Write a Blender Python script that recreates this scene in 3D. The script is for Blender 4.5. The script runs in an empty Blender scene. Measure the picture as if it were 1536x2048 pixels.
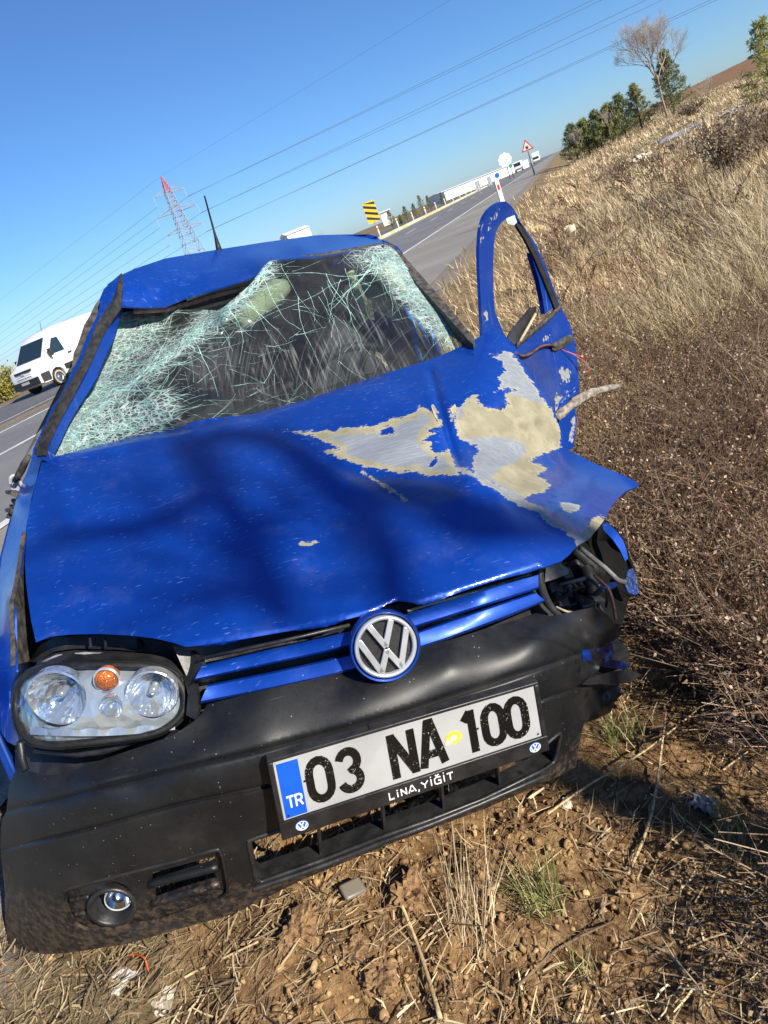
import bpy, bmesh, math, random
import numpy as np
from mathutils import Vector, Matrix
from mathutils.geometry import delaunay_2d_cdt

random.seed(7); RNG = np.random.default_rng(7)
sc = bpy.context.scene
COL = sc.collection

# ------------------------------------------------------------------ camera
FPX = 1500.0
PITCH, ROLL, EYE = math.radians(19.8), math.radians(21.9), 1.55
_R0 = np.array([1., 0, 0]); _F = np.array([0, math.cos(PITCH), -math.sin(PITCH)]); _U0 = np.array([0, math.sin(PITCH), math.cos(PITCH)])
RC = math.cos(ROLL) * _R0 - math.sin(ROLL) * _U0
UC = math.sin(ROLL) * _R0 + math.cos(ROLL) * _U0
CAM = np.array([0, 0, EYE])
cd = bpy.data.cameras.new('camera'); cam = bpy.data.objects.new('camera', cd); COL.objects.link(cam)
m = Matrix.Identity(4)
for i in range(3):
    m[i][0] = RC[i]; m[i][1] = UC[i]; m[i][2] = -_F[i]; m[i][3] = CAM[i]
cam.matrix_world = m
cd.sensor_fit = 'VERTICAL'; cd.sensor_height = 24.0; cd.lens = 24.0 * FPX / 2048.0
cd.clip_start = 0.05; cd.clip_end = 6000
sc.camera = cam

# ------------------------------------------------------------------ light
SUN_AZ, SUN_EL = math.radians(140), math.radians(29)
w = bpy.data.worlds.new('World'); sc.world = w; w.use_nodes = True
nt = w.node_tree; bg = nt.nodes['Background']
sky = nt.nodes.new('ShaderNodeTexSky'); sky.sky_type = 'NISHITA'; sky.sun_disc = False
sky.sun_elevation = SUN_EL; sky.sun_rotation = SUN_AZ; sky.altitude = 900; sky.air_density = 1.0; sky.dust_density = 0.6; sky.ozone_density = 10.0
nt.links.new(sky.outputs[0], bg.inputs[0]); bg.inputs[1].default_value = 0.086
sd = bpy.data.lights.new('sun', 'SUN'); sun = bpy.data.objects.new('sun', sd); COL.objects.link(sun)
sd.energy = 5.0; sd.angle = math.radians(0.53); sd.color = (1.0, 0.92, 0.79)
sv = Vector((math.sin(SUN_AZ) * math.cos(SUN_EL), math.cos(SUN_AZ) * math.cos(SUN_EL), math.sin(SUN_EL)))
sun.rotation_euler = sv.to_track_quat('Z', 'Y').to_euler(); sun.location = sv * 50
sc.view_settings.view_transform = 'Standard'; sc.view_settings.look = 'None'
sc.view_settings.exposure = 0.75; sc.view_settings.gamma = 1.0; sc.view_settings.use_curve_mapping = False
sc.cycles.max_bounces = 8; sc.cycles.transparent_max_bounces = 16; sc.cycles.caustics_reflective = False; sc.cycles.caustics_refractive = False
sc.cycles.sample_clamp_indirect = 4

# ------------------------------------------------------------------ maths
def ray(u, v):
    u = np.asarray(u, float); v = np.asarray(v, float)
    return RC * ((u - 768) / FPX)[..., None] - UC * ((v - 1024) / FPX)[..., None] + _F
def proj(X):
    d = np.asarray(X, float) - CAM; z = d @ _F
    return np.stack([768 + FPX * (d @ RC) / z, 1024 - FPX * (d @ UC) / z], -1)
def rotm(rx, ry, rz):
    cx, sx, cy, sy, cz, sz = math.cos(rx), math.sin(rx), math.cos(ry), math.sin(ry), math.cos(rz), math.sin(rz)
    X = np.array([[1, 0, 0], [0, cx, -sx], [0, sx, cx]]); Y = np.array([[cy, 0, sy], [0, 1, 0], [-sy, 0, cy]]); Z = np.array([[cz, -sz, 0], [sz, cz, 0], [0, 0, 1]])
    return Z @ Y @ X
CAR_ROT = tuple(math.radians(a) for a in (3.2266, 10.2262, 7.1590)); CAR_R = rotm(*CAR_ROT); CAR_T = np.array([-0.21004, 1.24267, 0.20054])
C0 = CAR_R.T @ (CAM - CAR_T)                    # camera seen from the car
def lray(u, v): return ray(u, v) @ CAR_R         # photo line of sight, in car axes
def cl(u, v, y=None, z=None, x=None):
    d = lray(u, v); k, val = (1, y) if y is not None else ((2, z) if z is not None else (0, x))
    t = (val - C0[k]) / d[..., k]; return C0 + d * np.asarray(t)[..., None]
def car_w(X): return np.asarray(X) @ CAR_R.T + CAR_T
def w_car(X): return (np.asarray(X) - CAR_T) @ CAR_R
def at(u, v, dist):                              # world point at a horizontal distance
    d = ray(u, v); return CAM + d * (dist / math.hypot(d[0], d[1]))

class TPS:
    def __init__(s, pts, vals):
        s.p = np.asarray(pts, float) / 1000.; n = len(s.p)
        K = s.k(s.p); P = np.c_[np.ones(n), s.p]
        A = np.zeros((n + 3, n + 3)); A[:n, :n] = K + 1e-6 * np.eye(n); A[:n, n:] = P; A[n:, :n] = P.T
        s.w = np.linalg.solve(A, np.r_[np.asarray(vals, float), 0, 0, 0])
    def k(s, q):
        r2 = ((q[:, None, :] - s.p[None]) ** 2).sum(-1); return r2 * np.log(r2 + 1e-12) * .5
    def __call__(s, U, V):
        q = np.stack([np.ravel(U), np.ravel(V)], -1) / 1000.
        out = np.empty(len(q))
        for i in range(0, len(q), 20000):
            a = q[i:i + 20000]; out[i:i + 20000] = s.k(a) @ s.w[:-3] + np.c_[np.ones(len(a)), a] @ s.w[-3:]
        return out

def surf_y(ctrl, extra=None):                   # ctrl: (u,v,y) -> function giving car-local points
    c = np.array(ctrl, float); d = lray(c[:, 0], c[:, 1]); t = (c[:, 2] - C0[1]) / d[:, 1]
    f = TPS(c[:, :2], t)
    def S(U, V, off=0.0):
        d = lray(U, V); t = f(U, V)
        if extra is not None: t = t + extra(np.ravel(U), np.ravel(V))
        L = np.linalg.norm(d, axis=-1)
        return C0 + d * (t - off / L)[:, None]
    return S
def surf_h(h, ctrl=None, bump=None):            # z = h(x,y) + delta(u,v) in car axes
    f = TPS([c[:2] for c in ctrl], [c[2] for c in ctrl]) if ctrl else None
    def S(U, V, off=0.0):
        U = np.ravel(np.asarray(U, float)); V = np.ravel(np.asarray(V, float))
        d = lray(U, V); dl = f(U, V) if f else 0.0
        if bump is not None: dl = dl + bump(U, V)
        lo = np.full(len(U), .6); hi = np.full(len(U), 5.0)
        for _ in range(40):
            mid = (lo + hi) / 2; X = C0 + d * mid[:, None]
            above = X[:, 2] - h(X[:, 0], X[:, 1]) - dl > 0
            lo = np.where(above, mid, lo); hi = np.where(above, hi, mid)
        L = np.linalg.norm(d, axis=-1)
        return C0 + d * (lo - off / L)[:, None]
    return S

def resample(poly, step, closed=True):
    p = np.asarray(poly, float); out = []
    n = len(p); rng = range(n if closed else n - 1)
    for i in rng:
        a, b = p[i], p[(i + 1) % n]; k = max(1, int(round(np.linalg.norm(b - a) / step)))
        for j in range(k): out.append(a + (b - a) * j / k)
    if not closed: out.append(p[-1])
    return np.array(out)
def smooth_line(pts, n=8, closed=False):        # Catmull-Rom
    p = [np.asarray(q, float) for q in pts]; N = len(p); out = []
    for i in range(N if closed else N - 1):
        g = (lambda k: p[k % N]) if closed else (lambda k: p[min(max(k, 0), N - 1)])
        a, b, c, d = g(i - 1), g(i), g(i + 1), g(i + 2)
        for j in range(n):
            t = j / n; out.append(.5 * ((2 * b) + (c - a) * t + (2 * a - 5 * b + 4 * c - d) * t * t + (3 * b - a - 3 * c + d) * t ** 3))
    if not closed: out.append(p[-1])
    return np.array(out)
def inside(poly, Q):
    p = np.asarray(poly, float); x, y = Q[:, 0], Q[:, 1]; r = np.zeros(len(Q), bool); j = len(p) - 1
    for i in range(len(p)):
        c = ((p[i, 1] > y) != (p[j, 1] > y)); dy = p[j, 1] - p[i, 1]
        if dy != 0: r ^= c & (x < (p[j, 0] - p[i, 0]) * (y - p[i, 1]) / dy + p[i, 0])
        j = i
    return r
def line_dist(poly, Q, closed=False):
    p = np.asarray(poly, float); best = np.full(len(Q), 1e9)
    for i in range(len(p) if closed else len(p) - 1):
        a, b = p[i], p[(i + 1) % len(p)]; ab = b - a
        t = np.clip(((Q - a) @ ab) / max(ab @ ab, 1e-9), 0, 1); best = np.minimum(best, np.linalg.norm(Q - a - t[:, None] * ab, axis=1))
    return best
def sdist(poly, Q):
    d = line_dist(poly, Q, True); return np.where(inside(poly, Q), d, -d)

# ------------------------------------------------------------------ mesh helpers
def obj(name, verts, faces, mat=None, parent=None, smooth=False, uvcol=None):
    me = bpy.data.meshes.new(name)
    me.from_pydata([tuple(map(float, v)) for v in verts], [], [tuple(int(i) for i in f) for f in faces]); me.update()
    if smooth: me.polygons.foreach_set('use_smooth', [True] * len(me.polygons))
    if mat is not None: me.materials.append(mat)
    o = bpy.data.objects.new(name, me); COL.objects.link(o)
    if parent is not None: o.parent = parent
    return o
def obj_np(name, V, Fq, mat=None, parent=None, smooth=False, col=None):   # fast path: faces array (n,3) or (n,4)
    me = bpy.data.meshes.new(name); V = np.asarray(V, np.float32); Fq = np.asarray(Fq, np.int32); k = Fq.shape[1]
    me.vertices.add(len(V)); me.vertices.foreach_set('co', V.ravel())
    me.loops.add(Fq.size); me.loops.foreach_set('vertex_index', Fq.ravel())
    me.polygons.add(len(Fq)); me.polygons.foreach_set('loop_start', np.arange(0, Fq.size, k, dtype=np.int32))
    if smooth: me.polygons.foreach_set('use_smooth', np.ones(len(Fq), bool))
    me.update(calc_edges=True); me.validate()
    if col is not None:
        a = me.color_attributes.new('col', 'FLOAT_COLOR', 'POINT'); c = np.ones((len(V), 4), np.float32); c[:, :3] = col; a.data.foreach_set('color', c.ravel())
    if mat is not None: me.materials.append(mat)
    o = bpy.data.objects.new(name, me); COL.objects.link(o)
    if parent is not None: o.parent = parent
    return o
def fattr(o, name, vals):
    a = o.data.attributes.new(name, 'FLOAT', 'POINT'); a.data.foreach_set('value', np.asarray(vals, np.float32))
def tag(o, label, cat, group=None):
    o['label'] = label; o['category'] = cat
    if group: o['group'] = group
    return o
def struct(o, label=None): o['kind'] = 'structure'; return o
def empty(name, loc=(0, 0, 0), rot=(0, 0, 0)):
    o = bpy.data.objects.new(name, None); COL.objects.link(o); o.location = tuple(map(float, loc)); o.rotation_euler = rot; o.empty_display_size = .2; return o
def copy_tree(o, parent=None):
    c = o.copy(); COL.objects.link(c)
    if parent is not None: c.parent = parent
    for ch in list(o.children): copy_tree(ch, c)
    return c

class MB:                                        # mesh collector
    def __init__(s): s.v = []; s.f = []
    def add(s, v, f):
        k = len(s.v); s.v += [tuple(map(float, q)) for q in v]; s.f += [tuple(int(i) + k for i in q) for q in f]; return s
    def box(s, c, d, R=None):
        c = np.asarray(c, float); d = np.asarray(d, float) / 2
        q = np.array([(x, y, z) for z in (-1, 1) for y in (-1, 1) for x in (-1, 1)]) * d
        if R is not None: q = q @ np.asarray(R).T
        return s.add(q + c, [(0, 2, 3, 1), (4, 5, 7, 6), (0, 1, 5, 4), (2, 6, 7, 3), (0, 4, 6, 2), (1, 3, 7, 5)])
    def tube(s, pts, r, n=8, cap=True):
        p = np.asarray(pts, float); N = len(p); r = np.broadcast_to(np.asarray(r, float), (N,)); V = []; F = []
        T = np.gradient(p, axis=0) if N > 2 else np.repeat((p[1] - p[0])[None], 2, 0)
        T /= np.linalg.norm(T, axis=1)[:, None] + 1e-12
        a = np.array([0, 0, 1.]) if abs(T[0, 2]) < .9 else np.array([1., 0, 0]); nrm = np.cross(T[0], a); nrm /= np.linalg.norm(nrm)
        for i in range(N):
            nrm = nrm - T[i] * (nrm @ T[i]); nrm /= np.linalg.norm(nrm) + 1e-12; b = np.cross(T[i], nrm)
            for j in range(n):
                an = 2 * math.pi * j / n; V.append(p[i] + r[i] * (math.cos(an) * nrm + math.sin(an) * b))
        for i in range(N - 1):
            for j in range(n): F.append((i * n + j, i * n + (j + 1) % n, (i + 1) * n + (j + 1) % n, (i + 1) * n + j))
        if cap: F.append(tuple(range(n - 1, -1, -1))); F.append(tuple((N - 1) * n + j for j in range(n)))
        return s.add(V, F)
    def lathe(s, prof, o, ax, n=32, a0=0, a1=2 * math.pi):   # prof: (radius, height along ax)
        ax = np.asarray(ax, float); ax /= np.linalg.norm(ax); h = np.array([0, 0, 1.]) if abs(ax[2]) < .9 else np.array([1., 0, 0])
        e1 = np.cross(h, ax); e1 /= np.linalg.norm(e1); e2 = np.cross(ax, e1); V = []; F = []; k = len(prof); o = np.asarray(o, float)
        full = abs(a1 - a0 - 2 * math.pi) < 1e-6; nn = n if full else n + 1
        for j in range(nn):
            a = a0 + (a1 - a0) * j / n
            for r, z in prof: V.append(o + r * (math.cos(a) * e1 + math.sin(a) * e2) + z * ax)
        for j in range(n):
            jn = (j + 1) % nn
            for i in range(k - 1): F.append((j * k + i, jn * k + i, jn * k + i + 1, j * k + i + 1))
        return s.add(V, F)
    def prism(s, poly3, dvec):                   # closed planar polygon extruded by dvec
        p = np.asarray(poly3, float); n = len(p); d = np.asarray(dvec, float)
        return s.add(np.r_[p, p + d], [tuple(range(n)), tuple(range(2 * n - 1, n - 1, -1))] + [(i, i + n, (i + 1) % n + n, (i + 1) % n) for i in range(n)])
    def ribbon(s, p, wv, d):                     # strip along p with half width vectors wv, thickness vector d
        p = np.asarray(p, float); n = len(p); wv = np.asarray(wv, float); d = np.broadcast_to(np.asarray(d, float), p.shape)
        V = np.concatenate([p - wv, p + wv, p + wv + d, p - wv + d]); F = []
        for i in range(n - 1):
            for a, b in ((0, 1), (1, 2), (2, 3), (3, 0)): F.append((a * n + i, b * n + i, b * n + i + 1, a * n + i + 1))
        F += [(0, 3 * n, 2 * n, n), (n - 1, 2 * n - 1, 3 * n - 1, 4 * n - 1)]
        return s.add(V, F)
    def build(s, name, mat=None, parent=None, smooth=False):
        return obj(name, s.v, s.f, mat, parent, smooth)
def smooth_angle(o, deg=40):
    me = o.data; me.polygons.foreach_set('use_smooth', [True] * len(me.polygons))
    if hasattr(me, 'set_sharp_from_angle'): me.set_sharp_from_angle(angle=math.radians(deg))
    return o
def bevel(o, wd=.01, seg=2, ang=35):
    b = o.modifiers.new('bevel', 'BEVEL'); b.width = wd; b.segments = seg; b.limit_method = 'ANGLE'; b.angle_limit = math.radians(ang); return smooth_angle(o, 50)

def panel(name, outline, S, mat, parent, step=6, thick=.004, holes=(), smooth=True, feat=(), off=0.0, attrs=None):
    """sheet-metal panel: an outline read off the photo, laid on the surface S and given thickness"""
    bnd = [resample(outline, step)] + [resample(h, step) for h in holes]
    out = bnd[0]; lo, hi = out.min(0), out.max(0)
    gx, gy = np.meshgrid(np.arange(lo[0], hi[0], step), np.arange(lo[1], hi[1], step * .9)); gx = gx + (np.arange(gx.shape[0]) % 2)[:, None] * step * .5
    Q = np.stack([gx.ravel(), gy.ravel()], -1); k = inside(out, Q)
    for h in bnd[1:]: k &= ~inside(h, Q)
    Q = Q[k]
    for b in bnd: Q = Q[line_dist(b, Q, True) > step * .55]
    FL = []
    for fl in feat:                              # extra rows of vertices along pressed lines
        fl = resample(fl, step, False); d_ = np.gradient(fl, axis=0); nn_ = np.stack([-d_[:, 1], d_[:, 0]], -1); nn_ /= np.linalg.norm(nn_, axis=1)[:, None] + 1e-9
        Q = Q[line_dist(fl, Q) > 13]
        for o_ in (-10, -5.5, -2.5, 0, 2.5, 5.5, 10): q = fl + nn_ * o_; FL.append(q[inside(out, q) & (line_dist(out, q, True) > 2.5)])
    pts = np.concatenate(bnd + FL + [Q]); E = []; s = 0
    for b in bnd: E += [(s + i, s + (i + 1) % len(b)) for i in range(len(b))]; s += len(b)
    for b in FL:
        E += [(s + i, s + i + 1) for i in range(len(b) - 1) if np.linalg.norm(b[i + 1] - b[i]) < step * 1.8]; s += len(b)
    r = delaunay_2d_cdt([Vector((p[0], p[1])) for p in pts], E, [], 0, 1e-4)
    P = np.array([tuple(v) for v in r[0]]); T = np.array([f for f in r[2] if len(f) == 3])
    ctr = P[T].mean(1); k = inside(out, ctr)
    for h in bnd[1:]: k &= ~inside(h, ctr)
    T = T[k]; X = S(P[:, 0], P[:, 1], off)
    n = np.cross(X[T[:, 1]] - X[T[:, 0]], X[T[:, 2]] - X[T[:, 0]]); view = X[T].mean(1) - C0
    flip = (n * view).sum(1) > 0; T[flip] = T[flip][:, ::-1]; n[flip] *= -1
    vn = np.zeros_like(X)
    for j in range(3): np.add.at(vn, T[:, j], n)
    vn /= np.linalg.norm(vn, axis=1)[:, None] + 1e-12
    N = len(X); B = X - vn * thick
    cnt = {}
    for a, b, c in T:
        for e in ((a, b), (b, c), (c, a)): cnt[e] = 1
    side = [(a, a + N, b + N, b) for (a, b) in cnt if (b, a) not in cnt]
    faces = [tuple(t) for t in T] + [tuple(t[::-1] + N) for t in T] + side
    o = obj(name, np.concatenate([X, B]), faces, mat, parent, smooth)
    if smooth: smooth_angle(o, 50)
    if attrs:
        for kname, fn in attrs.items(): v = fn(P); fattr(o, kname, np.r_[v, v])
    return o

# ------------------------------------------------------------------ materials
class G:
    def __init__(s, name):
        s.m = bpy.data.materials.new(name); s.m.use_nodes = True; s.t = s.m.node_tree; s.b = s.t.nodes['Principled BSDF']; s.out = s.t.nodes['Material Output']
    def n(s, typ, ins=None, **pr):
        k = s.t.nodes.new('ShaderNode' + typ)
        for a, v in pr.items(): setattr(k, a, v)
        for a, v in (ins or {}).items(): s.set(k.inputs[a], v)
        return k
    def set(s, sock, v):
        if isinstance(v, bpy.types.NodeSocket): s.t.links.new(v, sock)
        elif isinstance(v, bpy.types.Node): s.t.links.new(v.outputs[0], sock)
        else: sock.default_value = (tuple(v) + (1,) if isinstance(v, tuple) and len(v) == 3 and sock.type == 'RGBA' else v)
    def p(s, **kw):
        names = dict(col='Base Color', rough='Roughness', metal='Metallic', coat='Coat Weight', croug='Coat Roughness', alpha='Alpha', trans='Transmission Weight', ior='IOR', nrm='Normal', spec='Specular IOR Level', em='Emission Color', ems='Emission Strength', sheen='Sheen Weight', sss='Subsurface Weight')
        for k, v in kw.items(): s.set(s.b.inputs[names[k]], v)
        return s
    def math(s, op, a, b=0.0, c=None, clamp=False):
        k = s.n('Math', operation=op, use_clamp=clamp); s.set(k.inputs[0], a); s.set(k.inputs[1], b)
        if c is not None: s.set(k.inputs[2], c)
        return k.outputs[0]
    def mix(s, f, a, b, blend='MIX'):
        k = s.n('Mix', data_type='RGBA', blend_type=blend); s.set(k.inputs[0], f); s.set(k.inputs[6], a); s.set(k.inputs[7], b); return k.outputs[2]
    def ramp(s, f, lo, hi):                       # smooth step lo..hi -> 0..1
        k = s.n('MapRange', interpolation_type='SMOOTHSTEP'); s.set(k.inputs[0], f); k.inputs[1].default_value = lo; k.inputs[2].default_value = hi; return k.outputs[0]
    def pos(s, scale=(1, 1, 1), rot=(0, 0, 0)):
        tc = s.n('TexCoord'); mp = s.n('Mapping', {'Vector': tc.outputs['Object'], 'Scale': scale, 'Rotation': rot}); return mp.outputs[0]
    def noise(s, scale, detail=4, rough=.55, vec=None, dist=0.0):
        k = s.n('TexNoise', {'Scale': scale, 'Detail': detail, 'Roughness': rough, 'Distortion': dist}); s.set(k.inputs['Vector'], vec if vec is not None else s.pos()); return k.outputs[0]
    def voro(s, scale, feature='F1', vec=None, rnd=1.0):
        k = s.n('TexVoronoi', {'Scale': scale, 'Randomness': rnd}, feature=feature); s.set(k.inputs['Vector'], vec if vec is not None else s.pos()); return k
    def attr(s, name, out='Fac'): return s.n('Attribute', attribute_name=name).outputs[out]
    def bump(s, h, strength=.3, dist=.01, nrm=None):
        k = s.n('Bump', {'Strength': strength, 'Distance': dist, 'Height': h})
        if nrm is not None: s.set(k.inputs['Normal'], nrm)
        return k.outputs[0]

def simple(name, c, rough=.6, metal=0., var=.25, scale=20, bump=.0, bscale=60, coat=0., spec=.5):
    g = G(name); f = g.noise(scale, 5)
    a = tuple(x * (1 - var) for x in c); b = tuple(min(1, x * (1 + var)) for x in c)
    g.p(col=g.mix(g.ramp(f, .3, .7), a, b), rough=g.math('ADD', g.math('MULTIPLY', f, .2), rough - .1), metal=metal, coat=coat, spec=spec)
    if bump: g.p(nrm=g.bump(g.noise(bscale, 6), bump, .01))
    return g.m

def paint(name, peel=False):
    g = G(name)
    dirt = g.noise(2.2, 6, .6); fine = g.noise(40, 4)
    base = g.mix(g.ramp(dirt, .3, .75), (.001, .045, .33), (.002, .060, .41))
    # pale rub marks all running the same way, in patches
    def dashes(sx, sy, ang, thr):
        wv = g.n('VectorMath', {0: g.pos((sx, sy, 1.), (0, 0, math.radians(ang))), 1: (0, 0, 0)}, operation='ADD').outputs[0]
        v_ = g.voro(1.0, vec=wv); cc = g.n('SeparateColor', {0: v_.outputs['Color']})
        return g.math('MULTIPLY', g.ramp(v_.outputs['Distance'], .30, .12), g.math('MULTIPLY', g.ramp(cc.outputs[0], thr, thr + .02), g.math('ADD', .35, g.math('MULTIPLY', cc.outputs[1], .65))))
    zone = g.ramp(g.noise(2.2, 3), .38, .60)
    scr = g.math('MULTIPLY', g.math('MAXIMUM', g.math('MAXIMUM', dashes(34, 190, -22, .86), dashes(46, 260, -48, .87)), g.math('MULTIPLY', dashes(12, 240, -30, .90), .6)), g.math('ADD', g.math('MULTIPLY', zone, .8), .15), clamp=True)
    vs = g.voro(75); speck = g.math('MULTIPLY', g.ramp(vs.outputs['Distance'], .12, .05), g.ramp(g.n('SeparateColor', {0: vs.outputs['Color']}).outputs[0], .86, .93))
    wear = g.math('ADD', g.math('MULTIPLY', scr, .65), g.math('MULTIPLY', speck, .5), clamp=True)
    dust = g.math('MULTIPLY', g.ramp(g.noise(9, 7, .7), .5, .8), .10)
    c = g.mix(wear, base, (.30, .45, .85)); c = g.mix(dust, c, (.38, .38, .40))
    rough = g.math('ADD', g.math('MULTIPLY', wear, .3), g.math('ADD', .27, g.math('MULTIPLY', g.ramp(fine, .4, .8), .12)))
    h = g.math('MULTIPLY', wear, .3); coat = .6
    if peel:
        pv = g.attr('peel'); jag = g.math('ADD', g.math('MULTIPLY', g.math('SUBTRACT', g.noise(34, 5, .7), .5), 26), g.math('MULTIPLY', g.math('SUBTRACT', g.noise(1, 3, .6, vec=g.pos((30, 150, 80), (0, 0, .5))), .5), 14))
        q = g.math('ADD', pv, jag); mk = g.ramp(q, -.6, .9)
        gr = g.ramp(g.math('ADD', g.attr('grey'), g.math('MULTIPLY', g.math('SUBTRACT', g.noise(22, 6, .7), .5), 34)), -3, 3)
        stain = g.ramp(g.noise(60, 6, .75), .53, .64)
        beige = g.mix(g.ramp(g.noise(12, 5), .35, .65), (.22, .20, .13), (.30, .275, .185)); beige = g.mix(g.math('MULTIPLY', stain, .6), beige, (.14, .14, .11))
        grey = g.mix(g.ramp(g.noise(1, 4, .6, vec=g.pos((18, 160, 60), (0, 0, .6))), .35, .7), (.165, .19, .22), (.235, .255, .28))
        pc = g.mix(gr, beige, grey); rim = g.math('MULTIPLY', g.ramp(q, 5, 1), g.ramp(q, -.4, .6)); pc = g.mix(g.math('MULTIPLY', rim, .7), pc, (.36, .33, .22))
        scf = g.math('MULTIPLY', g.attr('scuff'), g.math('ADD', .25, g.math('MULTIPLY', g.ramp(g.noise(1, 4, .65, vec=g.pos((20, 220, 90), (0, 0, .35))), .35, .7), .5))); c = g.mix(scf, c, (.10, .12, .19))
        c = g.mix(mk, c, pc); rough = g.math('ADD', g.math('MULTIPLY', mk, .32), rough, clamp=True)
        h = g.math('SUBTRACT', h, g.math('MULTIPLY', mk, 1.0)); h = g.math('ADD', h, g.math('MULTIPLY', g.math('MULTIPLY', mk, g.noise(90, 4)), .5))
        g.p(coat=g.math('MULTIPLY', g.math('SUBTRACT', 1, mk), coat))
    else: g.p(coat=coat)
    g.p(col=c, rough=g.math('ADD', rough, .14), metal=(g.math('MULTIPLY', g.math('SUBTRACT', 1, mk), .45) if peel else .45), croug=.10, nrm=g.bump(h, .6, .0026))
    return g.m

M = {}
M['paint'] = paint('blue_paint'); M['peel'] = paint('blue_paint_peeled', True)
def plastic_mat():
    g = G('black_bumper_plastic'); f = g.noise(7, 7, .65); v = g.voro(130); drop = g.math('MULTIPLY', g.ramp(v.outputs['Distance'], .35, .2), g.ramp(g.n('SeparateColor', {0: v.outputs['Color']}).outputs[1], .62, .7))
    dustv = g.voro(110, vec=g.pos((1, .5, 1.6))); chip = g.math('MULTIPLY', g.ramp(dustv.outputs['Distance'], .16, .06), g.ramp(g.n('SeparateColor', {0: dustv.outputs['Color']}).outputs[0], .90, .93))
    sc_ = g.ramp(g.noise(1, 4, .6, vec=g.pos((12, 90, 240), (0, .35, .3))), .66, .8)
    c = g.mix(g.ramp(f, .35, .7), (.006, .007, .009), (.013, .014, .015)); c = g.mix(g.math('MULTIPLY', sc_, .45), c, (.12, .115, .11)); c = g.mix(g.math('MULTIPLY', drop, .6), c, (.004, .004, .004)); c = g.mix(chip, c, (.32, .31, .29)); zz_ = g.n('SeparateXYZ', {0: g.pos()}).outputs[2]; mud = g.math('MULTIPLY', g.ramp(g.math('ADD', zz_, g.math('MULTIPLY', g.math('SUBTRACT', g.noise(14, 6, .7), .5), .30)), .26, .16), g.ramp(g.noise(60, 5, .7), .42, .62)); c = g.mix(g.math('MULTIPLY', mud, .5), c, (.14, .095, .06)); c = g.mix(g.math('MULTIPLY', g.ramp(g.noise(4, 7, .7), .45, .75), .22), c, (.10, .09, .08))
    g.p(col=c, rough=g.math('ADD', .34, g.math('MULTIPLY', f, .22)), spec=.4, nrm=g.bump(g.noise(420, 3), .12, .002)); return g.m
M['plastic'] = plastic_mat()
M['black'] = simple('black_rubber', (.012, .012, .012), .6, var=.4, scale=30, bump=.2)
M['trim'] = simple('dark_trim', (.018, .018, .019), .42, var=.4, scale=25, bump=.15)
M['dirtyblack'] = simple('dirty_black_seal', (.05, .045, .04), .75, var=.7, scale=45, bump=.5)
M['chrome'] = simple('worn_chrome', (.74, .77, .80), .2, .65, var=.1, scale=30)
M['steel'] = simple('bare_steel', (.5, .51, .52), .35, 1.0, var=.2, scale=40)
M['grey'] = simple('grey_plastic', (.32, .33, .34), .5, var=.3, scale=35, bump=.2)
M['void'] = simple('cavity_shade_black', (.004, .004, .004), .85, var=.4, spec=.15); M['navy'] = simple('dark_blue_scrap', (.004, .02, .11), .3, var=.6, scale=40, bump=.5, coat=.5); M['midgrey'] = simple('dull_grey_plastic', (.12, .12, .12), .6, var=.4, scale=30, bump=.3); M['rust'] = simple('rusty_hose', (.09, .04, .03), .8, var=.5, scale=40)  # void: near-black colour that paints in the deep shade of the open bay
M['white_plate'] = simple('plate_white', (.42, .43, .43), .35, var=.05, scale=12)
M['ink'] = simple('plate_black_ink', (.008, .008, .008), .35, var=.3, scale=40)
def ink_worn():
    g = G('worn_plate_ink'); k = g.math('MULTIPLY', g.ramp(g.noise(210, 5, .7), .60, .66), g.ramp(g.noise(16, 2), .44, .54)); g.p(col=g.mix(k, (.006, .006, .006), (.55, .55, .54)), rough=.32); return g.m
M['ink'] = ink_worn()
M['plate_blue'] = simple('plate_blue', (.006, .10, .62), .35, var=.1)
M['white'] = simple('white_print', (.78, .78, .78), .45, var=.04)
M['yellow_sticker'] = simple('yellow_sticker', (.78, .60, .06), .5, var=.15, scale=90)
M['badge_blue'] = simple('badge_blue', (.02, .13, .5), .3, var=.1)
M['orange'] = None
def glass(name, col=(1, 1, 1), rough=.02, ior=1.45):
    g = G(name); g.p(col=col, rough=rough, trans=1.0, ior=ior); return g.m
def thin_glass(name, tint, refl=.12):
    g = G(name); tr = g.n('BsdfTransparent', {'Color': tint}); gl = g.n('BsdfGlossy', {'Roughness': .03}); lw = g.n('LayerWeight', {'Blend': .5}); fr = g.math('POWER', lw.outputs['Facing'], 4.0)
    mx = g.n('MixShader', {0: g.math('ADD', g.math('MULTIPLY', fr, .45), .02 + refl * .2, clamp=True), 1: tr.outputs[0], 2: gl.outputs[0]}); g.t.links.new(mx.outputs[0], g.out.inputs[0]); return g.m
M['lens'] = thin_glass('clear_lens', (.93, .95, .96))
M['bulb_orange'] = (lambda g: g.p(col=(.62, .15, .015), rough=.15, trans=.25, coat=.5, nrm=g.bump(g.voro(260).outputs['Distance'], .7, .004)).m)(G('amber_lens'))
M['mirror'] = (lambda g: g.p(col=(.74, .78, .82), metal=.62, rough=.14, nrm=g.bump(g.voro(34).outputs['Distance'], .5, .01)).m)(G('reflector'))
M['bowl'] = (lambda g: g.p(col=(.80, .83, .87), metal=.8, rough=.09, nrm=g.bump(g.voro(60).outputs['Distance'], .35, .006)).m)(G('chrome_bowl')); M['lampchrome'] = (lambda g: g.p(col=(.7, .72, .74), metal=1., rough=.12).m)(G('fog_lamp_chrome')); M['seal'] = simple('pillar_rubber', (.022, .02, .018), .75, var=.6, scale=50, bump=.5)
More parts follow.
